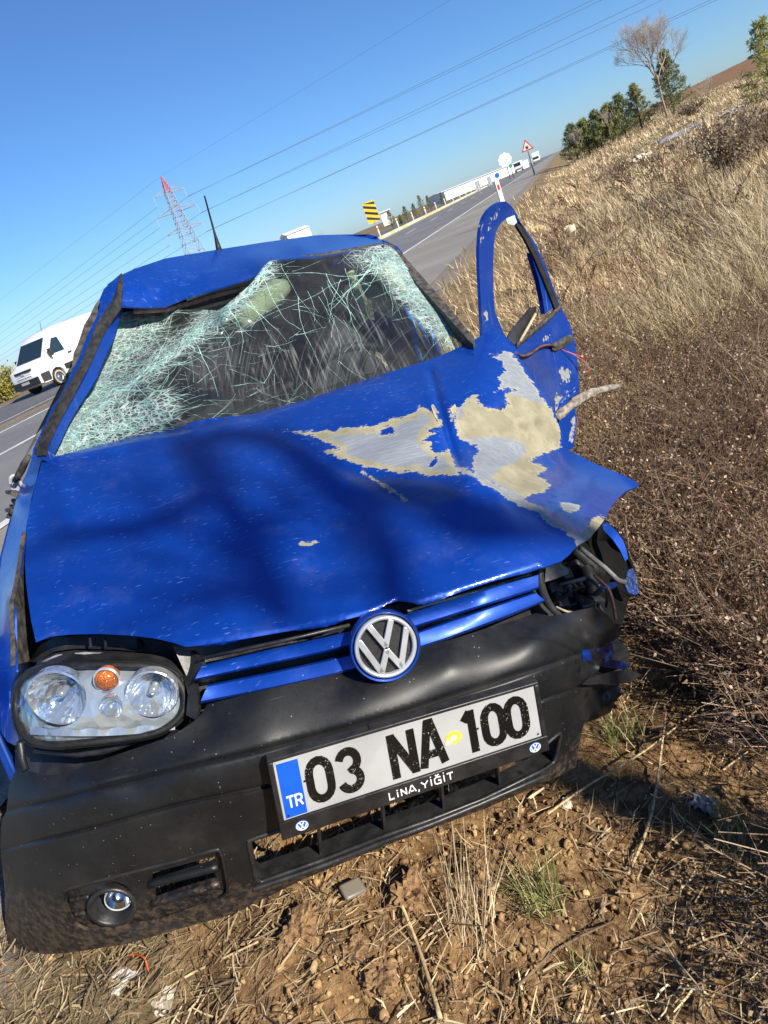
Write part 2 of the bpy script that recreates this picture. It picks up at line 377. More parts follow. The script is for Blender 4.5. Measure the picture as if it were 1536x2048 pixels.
M['beige'] = simple('beige_trim', (.42, .36, .24), .75, var=.15, scale=60, bump=.2)
M['visor'] = simple('cream_vinyl', (.62, .57, .38), .7, var=.12, scale=40, bump=.2)
M['seat'] = simple('dark_seat_cloth', (.035, .035, .04), .9, var=.3, scale=120, bump=.4)
M['dash'] = simple('charcoal_dashboard', (.02, .022, .024), .55, var=.3, scale=90, bump=.3)
M['pinkgrey'] = simple('torn_headliner', (.32, .2, .17), .85, var=.4, scale=40, bump=.4)
M['toolblue'] = simple('blue_plastic', (.02, .16, .55), .4, var=.1)
M['wood_grey'] = simple('weathered_wood', (.23, .20, .165), .85, var=.5, scale=60, bump=.7)
M['tyre'] = simple('tyre_rubber', (.02, .02, .02), .8, var=.4, bump=.3)
M['wire_red'] = simple('red_wire', (.5, .05, .06), .5); M['wire_green'] = simple('green_wire', (.05, .3, .2), .5); M['wire_orange'] = simple('orange_wire', (.75, .12, .02), .5)
# ================================================================== THE WRECKED CAR
car = empty('blue_car', CAR_T, CAR_ROT)
tag(car, 'wrecked blue hatchback with peeled hood paint and shattered windshield in the roadside ditch', 'car')

# ---- hood
HOOD = [(72,1285),(100,1273),(140,1269),(200,1268),(260,1271),(310,1277),(345,1285),(372,1294),(400,1291),(450,1284),(550,1267),(650,1249),(700,1237),(740,1228),(758,1220),(772,1209),(795,1202),(822,1205),(836,1209),(850,1207),(895,1193),(986,1162),(1050,1147),(1078,1138),(1123,1122),(1140,1108),(1155,1091),(1170,1083),(1182,1073),(1201,1050),(1214,1032),(1222,1014),(1237,996),(1252,982),(1274,973),(1278,969),(1262,958),(1246,950),(1200,932),(1164,914),(1137,900),(1125,893),(1121,862),(1111,826),(1096,800),(1078,776),(1057,745),(1038,715),(1020,690),(1000,669),(984,656),(974,662),(965,669),(943,683),(900,703),(865,717),(800,738),(760,750),(682,776),(604,802),(500,829),(415,838),(300,865),(200,890),(115,912),(85,917),(78,945),(70,975),(61,1015),(54,1060),(51,1100),(50,1130),(52,1165),(55,1190),(62,1240)]
def h_hood(x, y):
    yy = np.clip(y, -.5, 1.6) - .09
    z = .705 + .29 * yy - .055 * yy * yy - .045 * np.clip(np.abs(x) / .66, 0, 1.3) ** 4 * np.clip(1 - y / 1.1, 0, 1)
    a = np.clip((.40 - .10 * np.clip(y, 0, 1.1) - np.abs(x)) / .05, -1, 1); z = z + .004 * (a * 1.5 - .5 * a ** 3)
    return z
HC = [(60,1200,0),(72,1285,0),(60,1015,0),(85,917,0),(200,890,0),(300,865,0),(200,1268,0),(372,1294,0),(500,829,0),(415,838,0),(550,1267,0),(700,1237,0),(200,1100,0),(350,1000,0),(350,1180,0),(520,1100,-.004),(600,1190,0),
  (500,950,.004),(600,870,.006),(700,770,.012),(760,750,.014),(865,717,.018),(943,683,.022),(984,656,.03),(740,830,.018),(820,790,.024),(640,960,.004),(740,1000,.0),(700,1100,-.006),(800,1130,0),(836,1209,0),(800,1000,-.012),(860,930,-.01),(880,860,.012),(900,1060,.004),(950,1000,.012),(986,1162,-.004),(1078,1138,-.01),(1050,1060,.006),(930,950,.012),(905,905,-.012),
  (1000,985,.0),(1100,1038,-.012),(1155,1091,-.025),(1182,1073,-.045),(1214,1032,-.10),(1274,973,-.19),(1200,932,-.19),(1137,900,-.20),(1122,893,-.205),(1180,1000,-.10),(1100,975,-.085),(1050,945,-.10),(1010,955,-.04),
  (1000,669,.028),(1020,690,.01),(1057,745,-.035),(1078,776,-.07),(1111,826,-.13),(1121,862,-.17),(960,740,.028),(1000,760,.01),(960,820,.002),(1000,860,-.05),(1060,840,-.085),(1080,890,-.15),(940,870,-.02),(1040,900,-.11)]
crease1 = [(862,745),(876,800),(890,850),(905,900),(925,945)]
crease2 = [(925,945),(1000,985),(1073,1018),(1132,1060),(1162,1080)]
crease3 = [(545,860),(640,905),(720,960),(790,995),(850,1015)]
def hood_bump(U, V):
    Q = np.stack([U, V], -1)
    b = -.010 * np.exp(-(line_dist(crease1, Q) / 9) ** 2) + .008 * np.exp(-(line_dist(crease2, Q) / 10) ** 2) - .003 * np.exp(-(line_dist(crease3, Q) / 10) ** 2)
    b += 1.9 * (-.006 * np.exp(-(((U - 715) / 80) ** 2 + ((V - 990) / 70) ** 2)) - .0045 * np.exp(-(((U + .35 * V - 1060) / 60) ** 2 + ((V - 1120) / 150) ** 2)) - .003 * np.exp(-(((U - 470) / 70) ** 2 + ((V - 1080) / 45) ** 2)) - .003 * np.exp(-(((U - 220) / 120) ** 2 + ((V - 1060) / 40) ** 2)) + .003 * np.exp(-(((U - 560) / 70) ** 2 + ((V - 1010) / 60) ** 2)))
    def stp(line, wd, h):                      # soft pressed step across a line, dying out away from it
        L = np.asarray(line, float); t = L[-1] - L[0]; ln_ = np.linalg.norm(t); t /= ln_; c = L.mean(0); p_ = (U - c[0]) * (-t[1]) + (V - c[1]) * t[0]; a_ = (U - c[0]) * t[0] + (V - c[1]) * t[1]; x_ = np.clip(p_ / wd, -1, 1)
        return h * (x_ * 1.5 - .5 * x_ ** 3) * np.exp(-np.clip(np.abs(p_) - wd, 0, None) / 140) * np.exp(-(a_ / (ln_ * .55)) ** 2)
    b += stp([(640,1225),(660,1130),(720,1010),(800,900)], 55, .0075) + stp([(180,1062),(380,1075),(560,1105)], 42, -.0045) + stp([(900,1130),(960,1060),(1020,1000)], 40, .004)
    p_ = U * .85 - V * .53 + 14 * np.sin(V * .02) + 10 * np.sin(U * .017 + 1); b += .0025 * np.sin(2 * np.pi * (p_ + 151) / 230) * np.clip((U - 60) / 120, 0, 1) * np.clip((920 - U) / 140, 0, 1) * np.clip((V - 880) / 90, 0, 1) * np.clip((1275 - V) / 110, 0, 1)
    cr = np.clip((U - 900) / 120, 0, 1) * np.exp(-(np.hypot(U - 1030, V - 865) / 95) ** 2)
    b += cr * (.007 * np.sin(U * .061 + V * .083) * np.sin(V * .047 - U * .03) + .004 * np.sin(U * .15 - V * .11))
    b += .0012 * np.sin(U * .021 + 1.3) * np.sin(V * .027 + U * .007)
    fold = np.clip(1 - line_dist([(85,917),(300,865),(500,829),(760,750)], Q) / 14, 0, 1); b -= .010 * fold ** 2
    lip = np.clip(1 - line_dist([(72,1285),(140,1269),(260,1271),(372,1294),(550,1267),(740,1228),(795,1202),(836,1209),(1078,1138)], Q) / 12, 0, 1); b -= .007 * lip ** 2
    return b
PA = [(545,859),(604,865),(640,861),(672,862),(680,857),(708,854),(740,853),(755,851),(784,838),(812,831),(833,823),(839,811),(852,815),(865,825),(874,838),(882,842),(875,854),(860,862),(872,866),(846,880),(862,886),(859,896),(872,905),(896,901),(909,924),(922,953),(880,951),(839,952),(833,943),(800,945),(760,940),(729,932),(700,924),(672,914),(648,903),(668,899),(682,898),(656,885),(620,872)]
PB = [(980,711),(1010,703),(1026,710),(1036,721),(1046,735),(1052,747),(1062,763),(1084,792),(1060,790),(1047,786),(1021,775),(990,783),(1003,765),(993,757),(1013,739),(1001,732),(1006,724),(988,716)]
PC = [(911,836),(920,812),(932,799),(953,786),(971,786),(950,797),(962,808),(976,816),(990,821),(1010,818),(1019,811),(1012,800),(1004,792),(1026,780),(1052,778),(1083,790),(1104,818),(1120,857),(1124,893),(1083,911),(1060,922),(1095,935),(1075,950),(1108,972),(1085,985),(1062,992),(1040,1002),(1016,984),(984,968),(953,955),(945,925),(952,911),(958,897),(935,885),(920,878),(911,857)]
PE = [(1117,1007),(1132,1003),(1148,1005),(1162,1016),(1150,1021),(1137,1029),(1128,1020)]
PF = [(896,820),(905,808),(918,812),(914,830),(902,838)]
PG = [(862,806),(866,804),(884,850),(879,852)]
crest = [(922,940),(954,952),(1018,992),(1073,1018),(1096,1037),(1132,1060),(1165,1084)]
crest2 = [(1160,1082),(1180,1066),(1197,1043)]
def peel_hood(P):
    s = np.maximum.reduce([sdist(PA, P), sdist(PB, P), sdist(PC, P), sdist(PE, P), sdist(PF, P), sdist(PG, P)])
    s = np.maximum(s, 6 - line_dist(crest, P)); s = np.maximum(s, 12 - line_dist(crest2, P)); s = np.maximum(s, 3 - line_dist([(725,945),(760,965),(812,998)], P)); s = np.maximum(s, 2.5 - line_dist([(600,1088),(618,1086),(636,1080)], P))
    isl = np.hypot((P[:, 0] - 775) / 17, (P[:, 1] - 862) / 7); s = np.minimum(s, (isl - 1) * 8)
    isl2 = np.hypot((P[:, 0] - 866 - .6 * (928 - P[:, 1])) / 5, (P[:, 1] - 928) / 10); s = np.minimum(s, (isl2 - 1) * 6)
    return np.clip(s, -40, 40)
def grey_hood(P):
    a = np.minimum(sdist(PA, P) - 13, 60); g = np.maximum(a, sdist(PB, P) + 12)
    g = np.maximum(g, sdist([(905,880),(1000,872),(1050,890),(1046,915),(1000,935),(980,960),(940,960)], P)); g = np.maximum(g, 12 - line_dist(crest, P)); g = np.maximum(g, sdist(PE, P) + 8); g = np.maximum(g, sdist(PF, P) + 8)
    return np.clip(g, -60, 60)
S_hood = surf_h(h_hood, HC, hood_bump)
hood = panel('hood', HOOD, S_hood, M['peel'], car, 5, .006, feat=[crease1, crease2], attrs={'peel': peel_hood, 'grey': grey_hood, 'scuff': lambda P: np.clip(sdist([(640,925),(730,950),(860,955),(960,985),(905,1008),(850,1020),(760,1000),(700,970)], P) / 12, 0, 1)})
hood['label'] = 'crumpled hood with beige filler showing where the blue paint has peeled off'
# curled flakes of loose paint, standing proud along the torn edge
for i, q in enumerate([[(900,818),(910,808),(914,818),(905,828)],[(862,810),(870,822),(877,843),(868,832)]]):
    c = np.array(q, float).mean(0)
    panel('paint_flake', q, (lambda S, c: (lambda U, V, off=0: S(U, V, off + .002 + .003 * np.clip(np.hypot(np.ravel(U) - c[0], np.ravel(V) - c[1]) / 14, 0, 1))))(S_hood, c), M['beige'], hood, 3, .0006)

# ---- windshield
WS = [(95,912),(107,870),(150,780),(183,712),(215,650),(245,625),(310,617),(380,618),(435,621),(450,612),(500,570),(528,532),(540,522),(575,517),(640,512),(700,502),(768,488),(780,493),(792,502),(833,560),(885,617),(943,682),(946,690),(900,713),(865,727),(760,760),(682,786),(604,812),(500,839),(415,848),(300,875),(200,900),(115,922)]
h_ws = lambda x, y: .945 + (y - 1.085) * .60 - .13 * x * x
WC = [(95,912,0),(150,780,0),(215,650,-.0),(245,625,-.01),(310,617,-.03),(380,618,-.04),(435,621,-.03),(540,522,.0),(640,512,0),(768,488,0),(833,560,0),(885,617,0),(943,682,0),(760,760,0),(500,839,0),(300,875,0),(200,900,0),(500,568,.018),(440,625,.028),(380,672,.032),(320,720,.03),(250,775,.022),(180,830,.012),(330,660,-.04),(260,700,-.035),(200,760,-.022),(380,640,-.035),(470,660,.0),(420,740,-.01),(560,650,-.012),(650,640,-.006),(600,740,-.008),(760,640,0)]
ridge = [(532,530),(500,570),(450,615),(400,655),(350,696),(300,735),(240,782),(180,828),(125,880)]
S_ws = surf_h(h_ws, WC, lambda U, V: .006 * np.exp(-(line_dist(ridge, np.stack([U, V], -1)) / 9) ** 2) + .0012 * np.sin(U * .09) * np.sin(V * .08 + 1))
def crush(P):
    u, v = P[:, 0], P[:, 1]
    left = np.clip(1 - line_dist([(100,905),(150,780),(200,680),(235,640)], P) / 150, 0, 1) ** 1.25
    rd = np.clip(1 - line_dist(ridge, P) / 42, 0, 1) * .62
    tr = np.clip(1 - line_dist([(770,500),(800,540),(860,610),(925,672)], P) / 55, 0, 1) ** 1.1 * .95
    tr2 = np.clip(1 - np.hypot((u - 745) / 70, (v - 515) / 35), 0, 1) * .7
    bl = np.clip(1 - line_dist([(110,890),(240,845),(330,815)], P) / 60, 0, 1) * .6
    gen = .42 * np.clip((760 - u) / 300, 0, 1) * np.clip(1 - np.hypot((u - 650) / 260, (v - 780) / 90), .25, 1) * (1 - np.clip(1 - np.hypot((u - 620) / 190, (v - 745) / 75), 0, 1))
    return np.clip(np.maximum.reduce([left, rd, tr, tr2, bl, gen]), 0, 1)
def dusty(P):
    u, v = P[:, 0], P[:, 1]
    a = np.exp(-((u - 600) / 200) ** 2 - ((v - 735) / 60) ** 2) ; b = .7 * np.exp(-((u - 740) / 90) ** 2 - ((v - 660) / 50) ** 2)
    return np.clip(a + b, 0, 1)
def arcr(P): return np.hypot(P[:, 0] - 905, P[:, 1] - 800)
def ws_mat():
    g = G('shattered_glass'); cr = g.attr('crush'); du = g.attr('dust'); ar = g.attr('arc')
    tr = g.n('BsdfTransparent', {'Color': (.50, .60, .57, 1)}); gl = g.n('BsdfGlossy', {'Roughness': .05, 'Color': (.75, .75, .75, 1)}); lw = g.n('LayerWeight', {'Blend': .5}); fr = g.math('POWER', lw.outputs['Facing'], 3.5)
    base = g.n('MixShader', {0: g.math('ADD', .06, g.math('MULTIPLY', fr, .4)), 1: tr.outputs[0], 2: gl.outputs[0]})
    wob = g.n('TexNoise', {'Scale': 9., 'Detail': 3.}); g.set(wob.inputs['Vector'], g.pos())
    def lines(scale, wd, st, rot):
        vec = g.n('VectorMath', {0: g.pos(st, rot), 1: g.n('VectorMath', {0: wob.outputs[1], 1: (.02, .02, .02)}, operation='MULTIPLY').outputs[0]}, operation='ADD').outputs[0]
        d = g.voro(scale, 'DISTANCE_TO_EDGE', vec).outputs['Distance']; k = g.n('MapRange', interpolation_type='SMOOTHSTEP'); g.set(k.inputs[0], d); k.inputs[1].default_value = wd; k.inputs[2].default_value = wd * .25; return k.outputs[0]
    l1 = lines(9, .020, (.7, 1.2, 1.6), (0, .2, .3)); l2 = lines(24, .04, (.5, 1., 1.8), (.2, -.3, .1)); l3 = lines(70, .12, (.8, 1, 1.2), (0, 0, .5)); l4 = lines(150, .22, (1, 1, 1), (0, 0, 0))
    n1 = g.noise(13, 4); n2 = g.noise(45, 4)
    m1 = g.math('MULTIPLY', l1, g.math('MULTIPLY', g.ramp(cr, .10, .3), .5))
    m2 = g.math('MULTIPLY', l2, g.ramp(g.math('ADD', cr, g.math('MULTIPLY', g.math('SUBTRACT', n1, .5), .5)), .08, .30))
    m3 = g.math('MULTIPLY', l3, g.ramp(g.math('ADD', cr, g.math('MULTIPLY', g.math('SUBTRACT', n1, .5), .6)), .16, .45))
    m4 = g.math('MULTIPLY', g.math('MAXIMUM', l4, g.math('MULTIPLY', n2, .5)), g.ramp(g.math('ADD', cr, g.math('MULTIPLY', g.math('SUBTRACT', n2, .5), .8)), .5, 1.0))
    crack = g.math('MAXIMUM', g.math('MAXIMUM', g.math('MULTIPLY', m1, .85), g.math('MULTIPLY', m2, .8)), g.math('MAXIMUM', g.math('MULTIPLY', m3, .75), g.math('MULTIPLY', m4, .72)))
    gran = g.math('MULTIPLY', g.ramp(g.voro(320).outputs['Distance'], .22, .1), g.math('MULTIPLY', g.ramp(g.noise(160, 2), .56, .66), g.ramp(cr, .0, .25)))
    crack = g.math('MAXIMUM', crack, g.math('MULTIPLY', gran, .9))
    haze = g.math('MULTIPLY', g.math('MULTIPLY', cr, g.math('ADD', cr, .15)), g.math('ADD', .20, g.math('MULTIPLY', g.ramp(g.noise(26, 5, .7), .3, .75), .50)))
    aw = g.n('TexNoise', {'Scale': 1.0, 'Detail': 5., 'Roughness': .6}, noise_dimensions='2D')
    g.set(aw.inputs['Vector'], g.n('CombineXYZ', {0: g.math('MULTIPLY', ar, .30), 1: g.math('MULTIPLY', g.noise(1.5, 1), 1.)}).outputs[0])
    streak = g.noise(1, 5, .65, vec=g.pos((95, 5, 5)))
    dm = g.math('MULTIPLY', du, g.math('ADD', g.math('MULTIPLY', g.ramp(aw.outputs[0], .54, .72), .20), g.math('MULTIPLY', g.ramp(streak, .50, .70), .36)))
    dm = g.math('ADD', g.math('ADD', dm, g.math('MULTIPLY', du, .012)), g.math('ADD', .015, g.math('MULTIPLY', g.ramp(g.noise(5, 5, .6), .35, .7), .05)))
    f = g.math('MAXIMUM', crack, g.math('ADD', haze, dm), clamp=True)
    col = g.mix(g.ramp(crack, .2, .7), (.62, .64, .62), g.mix(g.ramp(g.noise(30, 3), .35, .65), (.36, .68, .62), (.85, .95, .92)))
    df = g.n('BsdfDiffuse', {'Color': col}); ts = g.n('BsdfTranslucent', {'Color': col}); sp = g.n('BsdfGlossy', {'Roughness': .25})
    w1 = g.n('MixShader', {0: .35, 1: df.outputs[0], 2: ts.outputs[0]}); w2 = g.n('MixShader', {0: .12, 1: w1.outputs[0], 2: sp.outputs[0]})
    o = g.n('MixShader', {0: f, 1: base.outputs[0], 2: w2.outputs[0]}); g.t.links.new(o.outputs[0], g.out.inputs[0]); return g.m
ws = panel('windshield', WS, S_ws, ws_mat(), car, 6, .0, attrs={'crush': crush, 'dust': dusty, 'arc': arcr})
# single-sided laminated sheet -> drop the back copy to keep the glass one pane
bmx = bmesh.new(); bmx.from_mesh(ws.data); bmesh.ops.remove_doubles(bmx, verts=bmx.verts, dist=1e-5)
seen = set(); dele = []
for f_ in bmx.faces:
    k_ = tuple(sorted(v.index for v in f_.verts))
    if k_ in seen or f_.calc_area() < 1e-12: dele.append(f_)
    seen.add(k_)
bmesh.ops.delete(bmx, geom=dele, context='FACES_ONLY'); bmesh.ops.recalc_face_normals(bmx, faces=bmx.faces); bmx.to_mesh(ws.data); bmx.free()
ws['label'] = 'shattered windshield with a web of green-white cracks, folded and pulled off at its top'
# the big cracks, as thin raised ribs of broken glass
def crack_lines(lines, name, mat, wpx=(.5, 1.4)):
    b = MB()
    for L in lines:
        L = np.asarray(L, float); L = L[inside(WS, L)]
        if len(L) < 3: continue
        X = S_ws(L[:, 0], L[:, 1], .0015); d = np.gradient(L, axis=0); nn = np.stack([-d[:, 1], d[:, 0]], -1); nn /= np.linalg.norm(nn, axis=1)[:, None] + 1e-9
        wp = random.uniform(*wpx); X2 = S_ws(L[:, 0] + nn[:, 0] * wp, L[:, 1] + nn[:, 1] * wp, .0015)
        wv = (X2 - X) * (np.linspace(1, .35, len(L))[:, None] * (0.6 + .8 * RNG.random((len(L), 1))))
        b.ribbon(X, wv, (C0 - X[0]) / np.linalg.norm(C0 - X[0]) * .001)
    return b.build(name, mat, ws)
def walk(p, a, L, wob=.12, step=9, curl=0.):
    out = [np.array(p, float)]
    for _ in range(int(L / step)):
        a += random.gauss(curl, wob); out.append(out[-1] + step * np.array([math.cos(a), math.sin(a)]))
    return out
CL = []
for i in range(26):                                # fan from the left edge
    t = random.random(); p = (105 + 110 * t, 885 - 225 * t); CL.append(walk(p, math.radians(random.uniform(-32, 4)), random.uniform(80, 330), .10))
for i in range(20):                                # across the fold
    k = random.randint(0, len(ridge) - 2); p = np.array(ridge[k]) + random.random() * (np.array(ridge[k + 1]) - ridge[k]); CL.append(walk(p, math.radians(random.choice([random.uniform(40, 80), random.uniform(10, 40), random.uniform(-60, -20)])), random.uniform(40, 190), .10))
for i in range(9): CL.append([np.array(q) + np.array([random.uniform(-14, 14), random.uniform(-14, 14)]) for q in smooth_line(ridge, 4)])
for i in range(18): p = (random.uniform(740, 790), random.uniform(495, 545)); CL.append(walk(p, math.radians(random.uniform(20, 240)), random.uniform(40, 170), .22))
for i in range(16): p = (random.uniform(800, 930), 0); p = (p[0], 520 + (p[0] - 800) * 1.15); CL.append(walk(p, math.radians(random.uniform(120, 260)), random.uniform(25, 90), .25))
for i in range(2): CL.append(walk((790 - i * 8, 530 + i * 14), math.radians(168 + i * 4), 330, .05, curl=-.012))
for i in range(8): CL.append(walk((random.uniform(560, 700), random.uniform(525, 600)), math.radians(random.uniform(60, 150)), random.uniform(60, 200), .15))
for i in range(14): CL.append(walk((random.uniform(120, 340), random.uniform(800, 880)), math.radians(random.uniform(-50, 20)), random.uniform(40, 150), .2))
SHORT = []
while len(SHORT) < 900:
    q = np.stack([RNG.uniform(90, 950, 400), RNG.uniform(485, 920, 400)], -1); q = q[inside(WS, q)]; q = q[RNG.random(len(q)) < crush(q) ** 1.2 + .006]
    for p in q: SHORT.append(walk(p, math.radians(random.gauss(-18 if p[0] < 600 else 50, 22) if random.random() < .72 else random.uniform(0, 360)), random.uniform(18, 85), .07, 9))
M['crack'] = simple('broken_glass_edge', (.45, .72, .66), .3, var=.35, scale=60)
crack_lines(CL, 'crack_ribs', M['crack'], (.15, .40)); crack_lines(SHORT, 'fine_crack_ribs', M['crack'], (.08, .22))

# ---- roof
ROOF = [(243,612),(246,580),(244,549),(270,537),(300,527),(330,517),(370,510),(435,499),(525,485),(625,471),(675,469),(740,471),(756,475),(768,484),(768,490),(700,503),(640,513),(600,516),(541,521),(525,537),(512,553),(460,569),(380,592),(330,612),(290,615)]
RCt = [(243,612,1.50),(246,580,1.56),(244,549,1.66),(270,537,1.75),(300,527,1.85),(370,510,2.1),(435,499,2.25),(525,485,2.35),(625,471,2.40),(675,469,2.4),(740,471,2.25),(768,486,1.78),(700,503,1.76),(600,516,1.75),(541,521,1.74),(512,553,1.70),(460,569,1.68),(380,592,1.62),(330,612,1.54),(290,615,1.52),(330,560,1.72),(420,540,1.86),(600,490,2.02),(300,575,1.62),(500,515,1.96)]
rcre = [(330,518),(318,535),(300,548),(285,556)]
rcre2 = [(420,505),(380,545),(300,580),(280,606)]
S_roof = surf_y(RCt, lambda U, V: .010 * np.exp(-(line_dist(rcre, np.stack([U, V], -1)) / 6) ** 2) - .012 * np.exp(-(line_dist(rcre2, np.stack([U, V], -1)) / 12) ** 2) + .004 * np.sin(U * .07 + V * .05) * np.clip((560 - U) / 200, 0, 1))
roof = panel('roof', ROOF, S_roof, M['paint'], car, 5, .006); roof['label'] = 'roof buckled down at its front corner'
sil = np.array([(244,549),(270,537),(300,527),(330,517),(370,510),(435,499),(525,485),(625,471),(675,469),(740,471),(756,475)], float); SX = S_roof(sil[:, 0], sil[:, 1], -.004)
b = MB(); rows = [SX]
for k, (yy, dz) in enumerate([(.35, -.02), (.7, -.06), (1.0, -.11)]):
    q = SX.copy(); q[:, 0] = np.linspace(-.50, .54, len(SX)) * (1 - .04 * k) * .6 + SX[:, 0] * .4; q[:, 1] = np.maximum(SX[:, 1], 1.9) + yy; q[:, 2] = 1.372 + dz - .05 * (q[:, 0] / .55) ** 2; rows.append(q)
n_ = len(SX); b.add(np.concatenate(rows), [(r * n_ + i, r * n_ + i + 1, (r + 1) * n_ + i + 1, (r + 1) * n_ + i) for r in range(3) for i in range(n_ - 1)])
rr = b.build('roof_rear', M['paint'], roof, True); sm = rr.modifiers.new('thick', 'SOLIDIFY'); sm.thickness = .01
# torn header rail that hangs under the dented front edge
hp = [(270,617,1.56),(330,614,1.58),(380,601,1.66),(440,584,1.70),(500,569,1.74),(545,545,1.78)]
for dv, r_, mt in ((5, .010, 'pinkgrey'), (13, .008, 'dirtyblack'), (22, .010, 'beige')):
    MB().tube([cl(u + random.uniform(-3, 3), v + dv, y=y + .02 + dv * .002) for u, v, y in hp], r_, 8).build('header_rail', M[mt], roof, True)
MB().tube([cl(u, v, y=y) for u, v, y in [(540,523,1.80),(640,515,1.80),(768,492,1.80)]], .014, 8).build('header_trim', M['dirtyblack'], roof, True)
# antenna
A0 = cl(438, 499, y=2.25); A1 = cl(409, 392, y=2.42)
ant = MB().tube([A0 - (0, 0, .01), A0 + (A1 - A0) * .1, A0 + (A1 - A0) * .25, A0 + (A1 - A0) * .35, A1], [.014, .010, .006, .0045, .0035], 8).build('antenna', M['black'], car, True)

# ---- pillars
def strip(name, ctr, mat, parent, r0=.012, thick=.03, w=None):
    pts = [(u, v) for u, v, *_ in ctr]; return pts
PL = [(243,546),(230,557),(207,579),(199,599),(199,615),(192,636),(176,668),(158,716),(142,746),(124,787),(105,812),(82,864),(66,899),(70,912),(86,918),(92,900),(86,890),(117,826),(145,778),(173,731),(193,684),(213,644),(226,612),(234,590),(237,565)]
S_pl = surf_y([(243,546,1.70),(207,579,1.60),(199,599,1.56),(176,668,1.43),(142,746,1.30),(105,812,1.19),(66,899,1.08),(92,900,1.055),(117,826,1.15),(173,731,1.28),(213,644,1.42),(234,590,1.54),(237,565,1.60),(70,912,1.06)])
pl = panel('front_pillar', PL, S_pl, M['paint'], car, 5, .05)
SL = [(243,546),(237,565),(234,590),(226,612),(213,644),(193,684),(173,731),(145,778),(117,826),(88,890),(89,910),(94,912),(98,887),(124,834),(150,786),(179,732),(206,672),(226,640),(242,618),(245,580),(249,555)]
panel('pillar_seal', SL, surf_y([(243,546,1.69),(213,644,1.43),(173,731,1.29),(117,826,1.16),(88,912,1.06),(104,885,1.10),(152,795,1.22),(217,654,1.44),(246,580,1.58),(250,555,1.68)]), M['seal'], pl, 5, .03, off=.03)
WF = [(199,599),(192,606),(180,630),(168,650),(155,690),(147,706),(143,741),(142,747),(150,733),(162,700),(178,664),(193,634),(200,616)]
panel('window_seal', WF, surf_y([(199,599,1.60),(168,650,1.50),(147,706,1.42),(142,747,1.34),(162,700,1.42),(193,634,1.53),(200,616,1.58)]), M['dirtyblack'], pl, 4, .05)
panel('gap_shade_sheet', [(234,590),(268,596),(290,640),(262,660),(236,650)], surf_y([(234,590,1.78),(268,596,1.82),(290,640,1.8),(236,650,1.72)]), M['black'], pl, 6, .01)  # dark sheet added to stand for shade in the gap beside the roof
PR = [(766,484),(784,489),(800,503),(840,548),(896,612),(948,674),(946,688),(938,682),(885,622),(833,566),(792,508),(778,496)]
S_pr = surf_y([(766,484,1.77),(800,503,1.70),(840,548,1.56),(896,612,1.34),(948,674,1.12),(938,682,1.11),(885,622,1.32),(833,566,1.50),(792,508,1.69),(778,496,1.74)])
pr = panel('front_pillar', PR, S_pr, M['dirtyblack'], car, 4, .05)
PR2 = [(762,478),(776,484),(796,494),(806,506),(790,500),(772,492)]
panel('pillar_cap', PR2, surf_y([(762,478,1.86),(796,494,1.74),(806,506,1.71),(772,492,1.78)]), M['paint'], pr, 3, .03)

# ---- image-left front wing
FW = [(84,914),(80,929),(71,966),(62,1000),(57,1028),(51,1062),(47,1095),(41,1138),(34,1176),(27,1208),(30,1223),(30,1256),(31,1318),(33,1345),(18,1382),(19,1419),(28,1455),(40,1483),(30,1491),(14,1483),(0,1460),(-18,1420),(-34,1360),(-34,1300),(-24,1230),(-12,1180),(1,1137),(4,1112),(11,1084),(17,1058),(25,1030),(32,1000),(41,974),(52,949),(62,921),(67,897),(78,905)]
FWc = []
for u, v, x in [(84,914,-.74),(71,966,-.735),(57,1028,-.73),(47,1095,-.73),(34,1176,-.735),(27,1208,-.735),(31,1318,-.73),(18,1382,-.765),(28,1455,-.765),(14,1483,-.80),(-18,1420,-.83),(-34,1300,-.845),(1,1137,-.83),(11,1084,-.82),(25,1030,-.81),(41,974,-.80),(62,921,-.785),(67,897,-.78),(10,1200,-.79),(40,1000,-.77),(0,1300,-.81),(0,1380,-.81)]:
    X = cl(u, v, x=x); FWc.append((u, v, X[1]))
S_fw = surf_y(FWc); fw = panel('front_wing', FW, S_fw, M['paint'], car, 5, .004)
# inner wing and ledge that show in the gap beside the hood
panel('inner_wing', [(52,1062),(47,1095),(41,1138),(34,1176),(27,1208),(30,1256),(31,1330),(60,1322),(80,1300),(72,1285),(62,1240),(55,1190),(52,1130)], lambda U, V, off=0: C0 + lray(U, V) * ((-.715 - C0[0]) / lray(U, V)[:, 0] + .05)[:, None], M['dirtyblack'], fw, 6, .01)

# ---- bumper
BP = [(18,1573),(27,1548),(50,1539),(70,1545),(87,1551),(110,1549),(137,1544),(205,1519),(273,1496),(342,1473),(387,1444),(405,1425),(415,1408),(501,1387),(600,1364),(700,1342),(770,1320),(836,1297),(900,1280),(959,1261),(1030,1240),(1073,1226),(1100,1232),(1118,1229),(1150,1222),(1187,1214),(1214,1229),(1230,1248),(1245,1266),(1236,1276),(1222,1284),(1205,1290),(1200,1300),(1203,1320),(1196,1345),(1212,1352),(1235,1345),(1238,1370),(1246,1388),(1232,1400),(1222,1424),(1195,1438),(1168,1447),(1160,1480),(1156,1508),(1151,1534),(1125,1549),(1099,1561),(969,1618),(812,1676),(708,1717),(604,1760),(521,1801),(456,1832),(365,1856),(255,1888),(137,1906),(91,1909),(55,1902),(36,1897),(16,1887),(10,1830),(9,1778),(3,1720),(1,1687),(3,1641),(13,1622)]
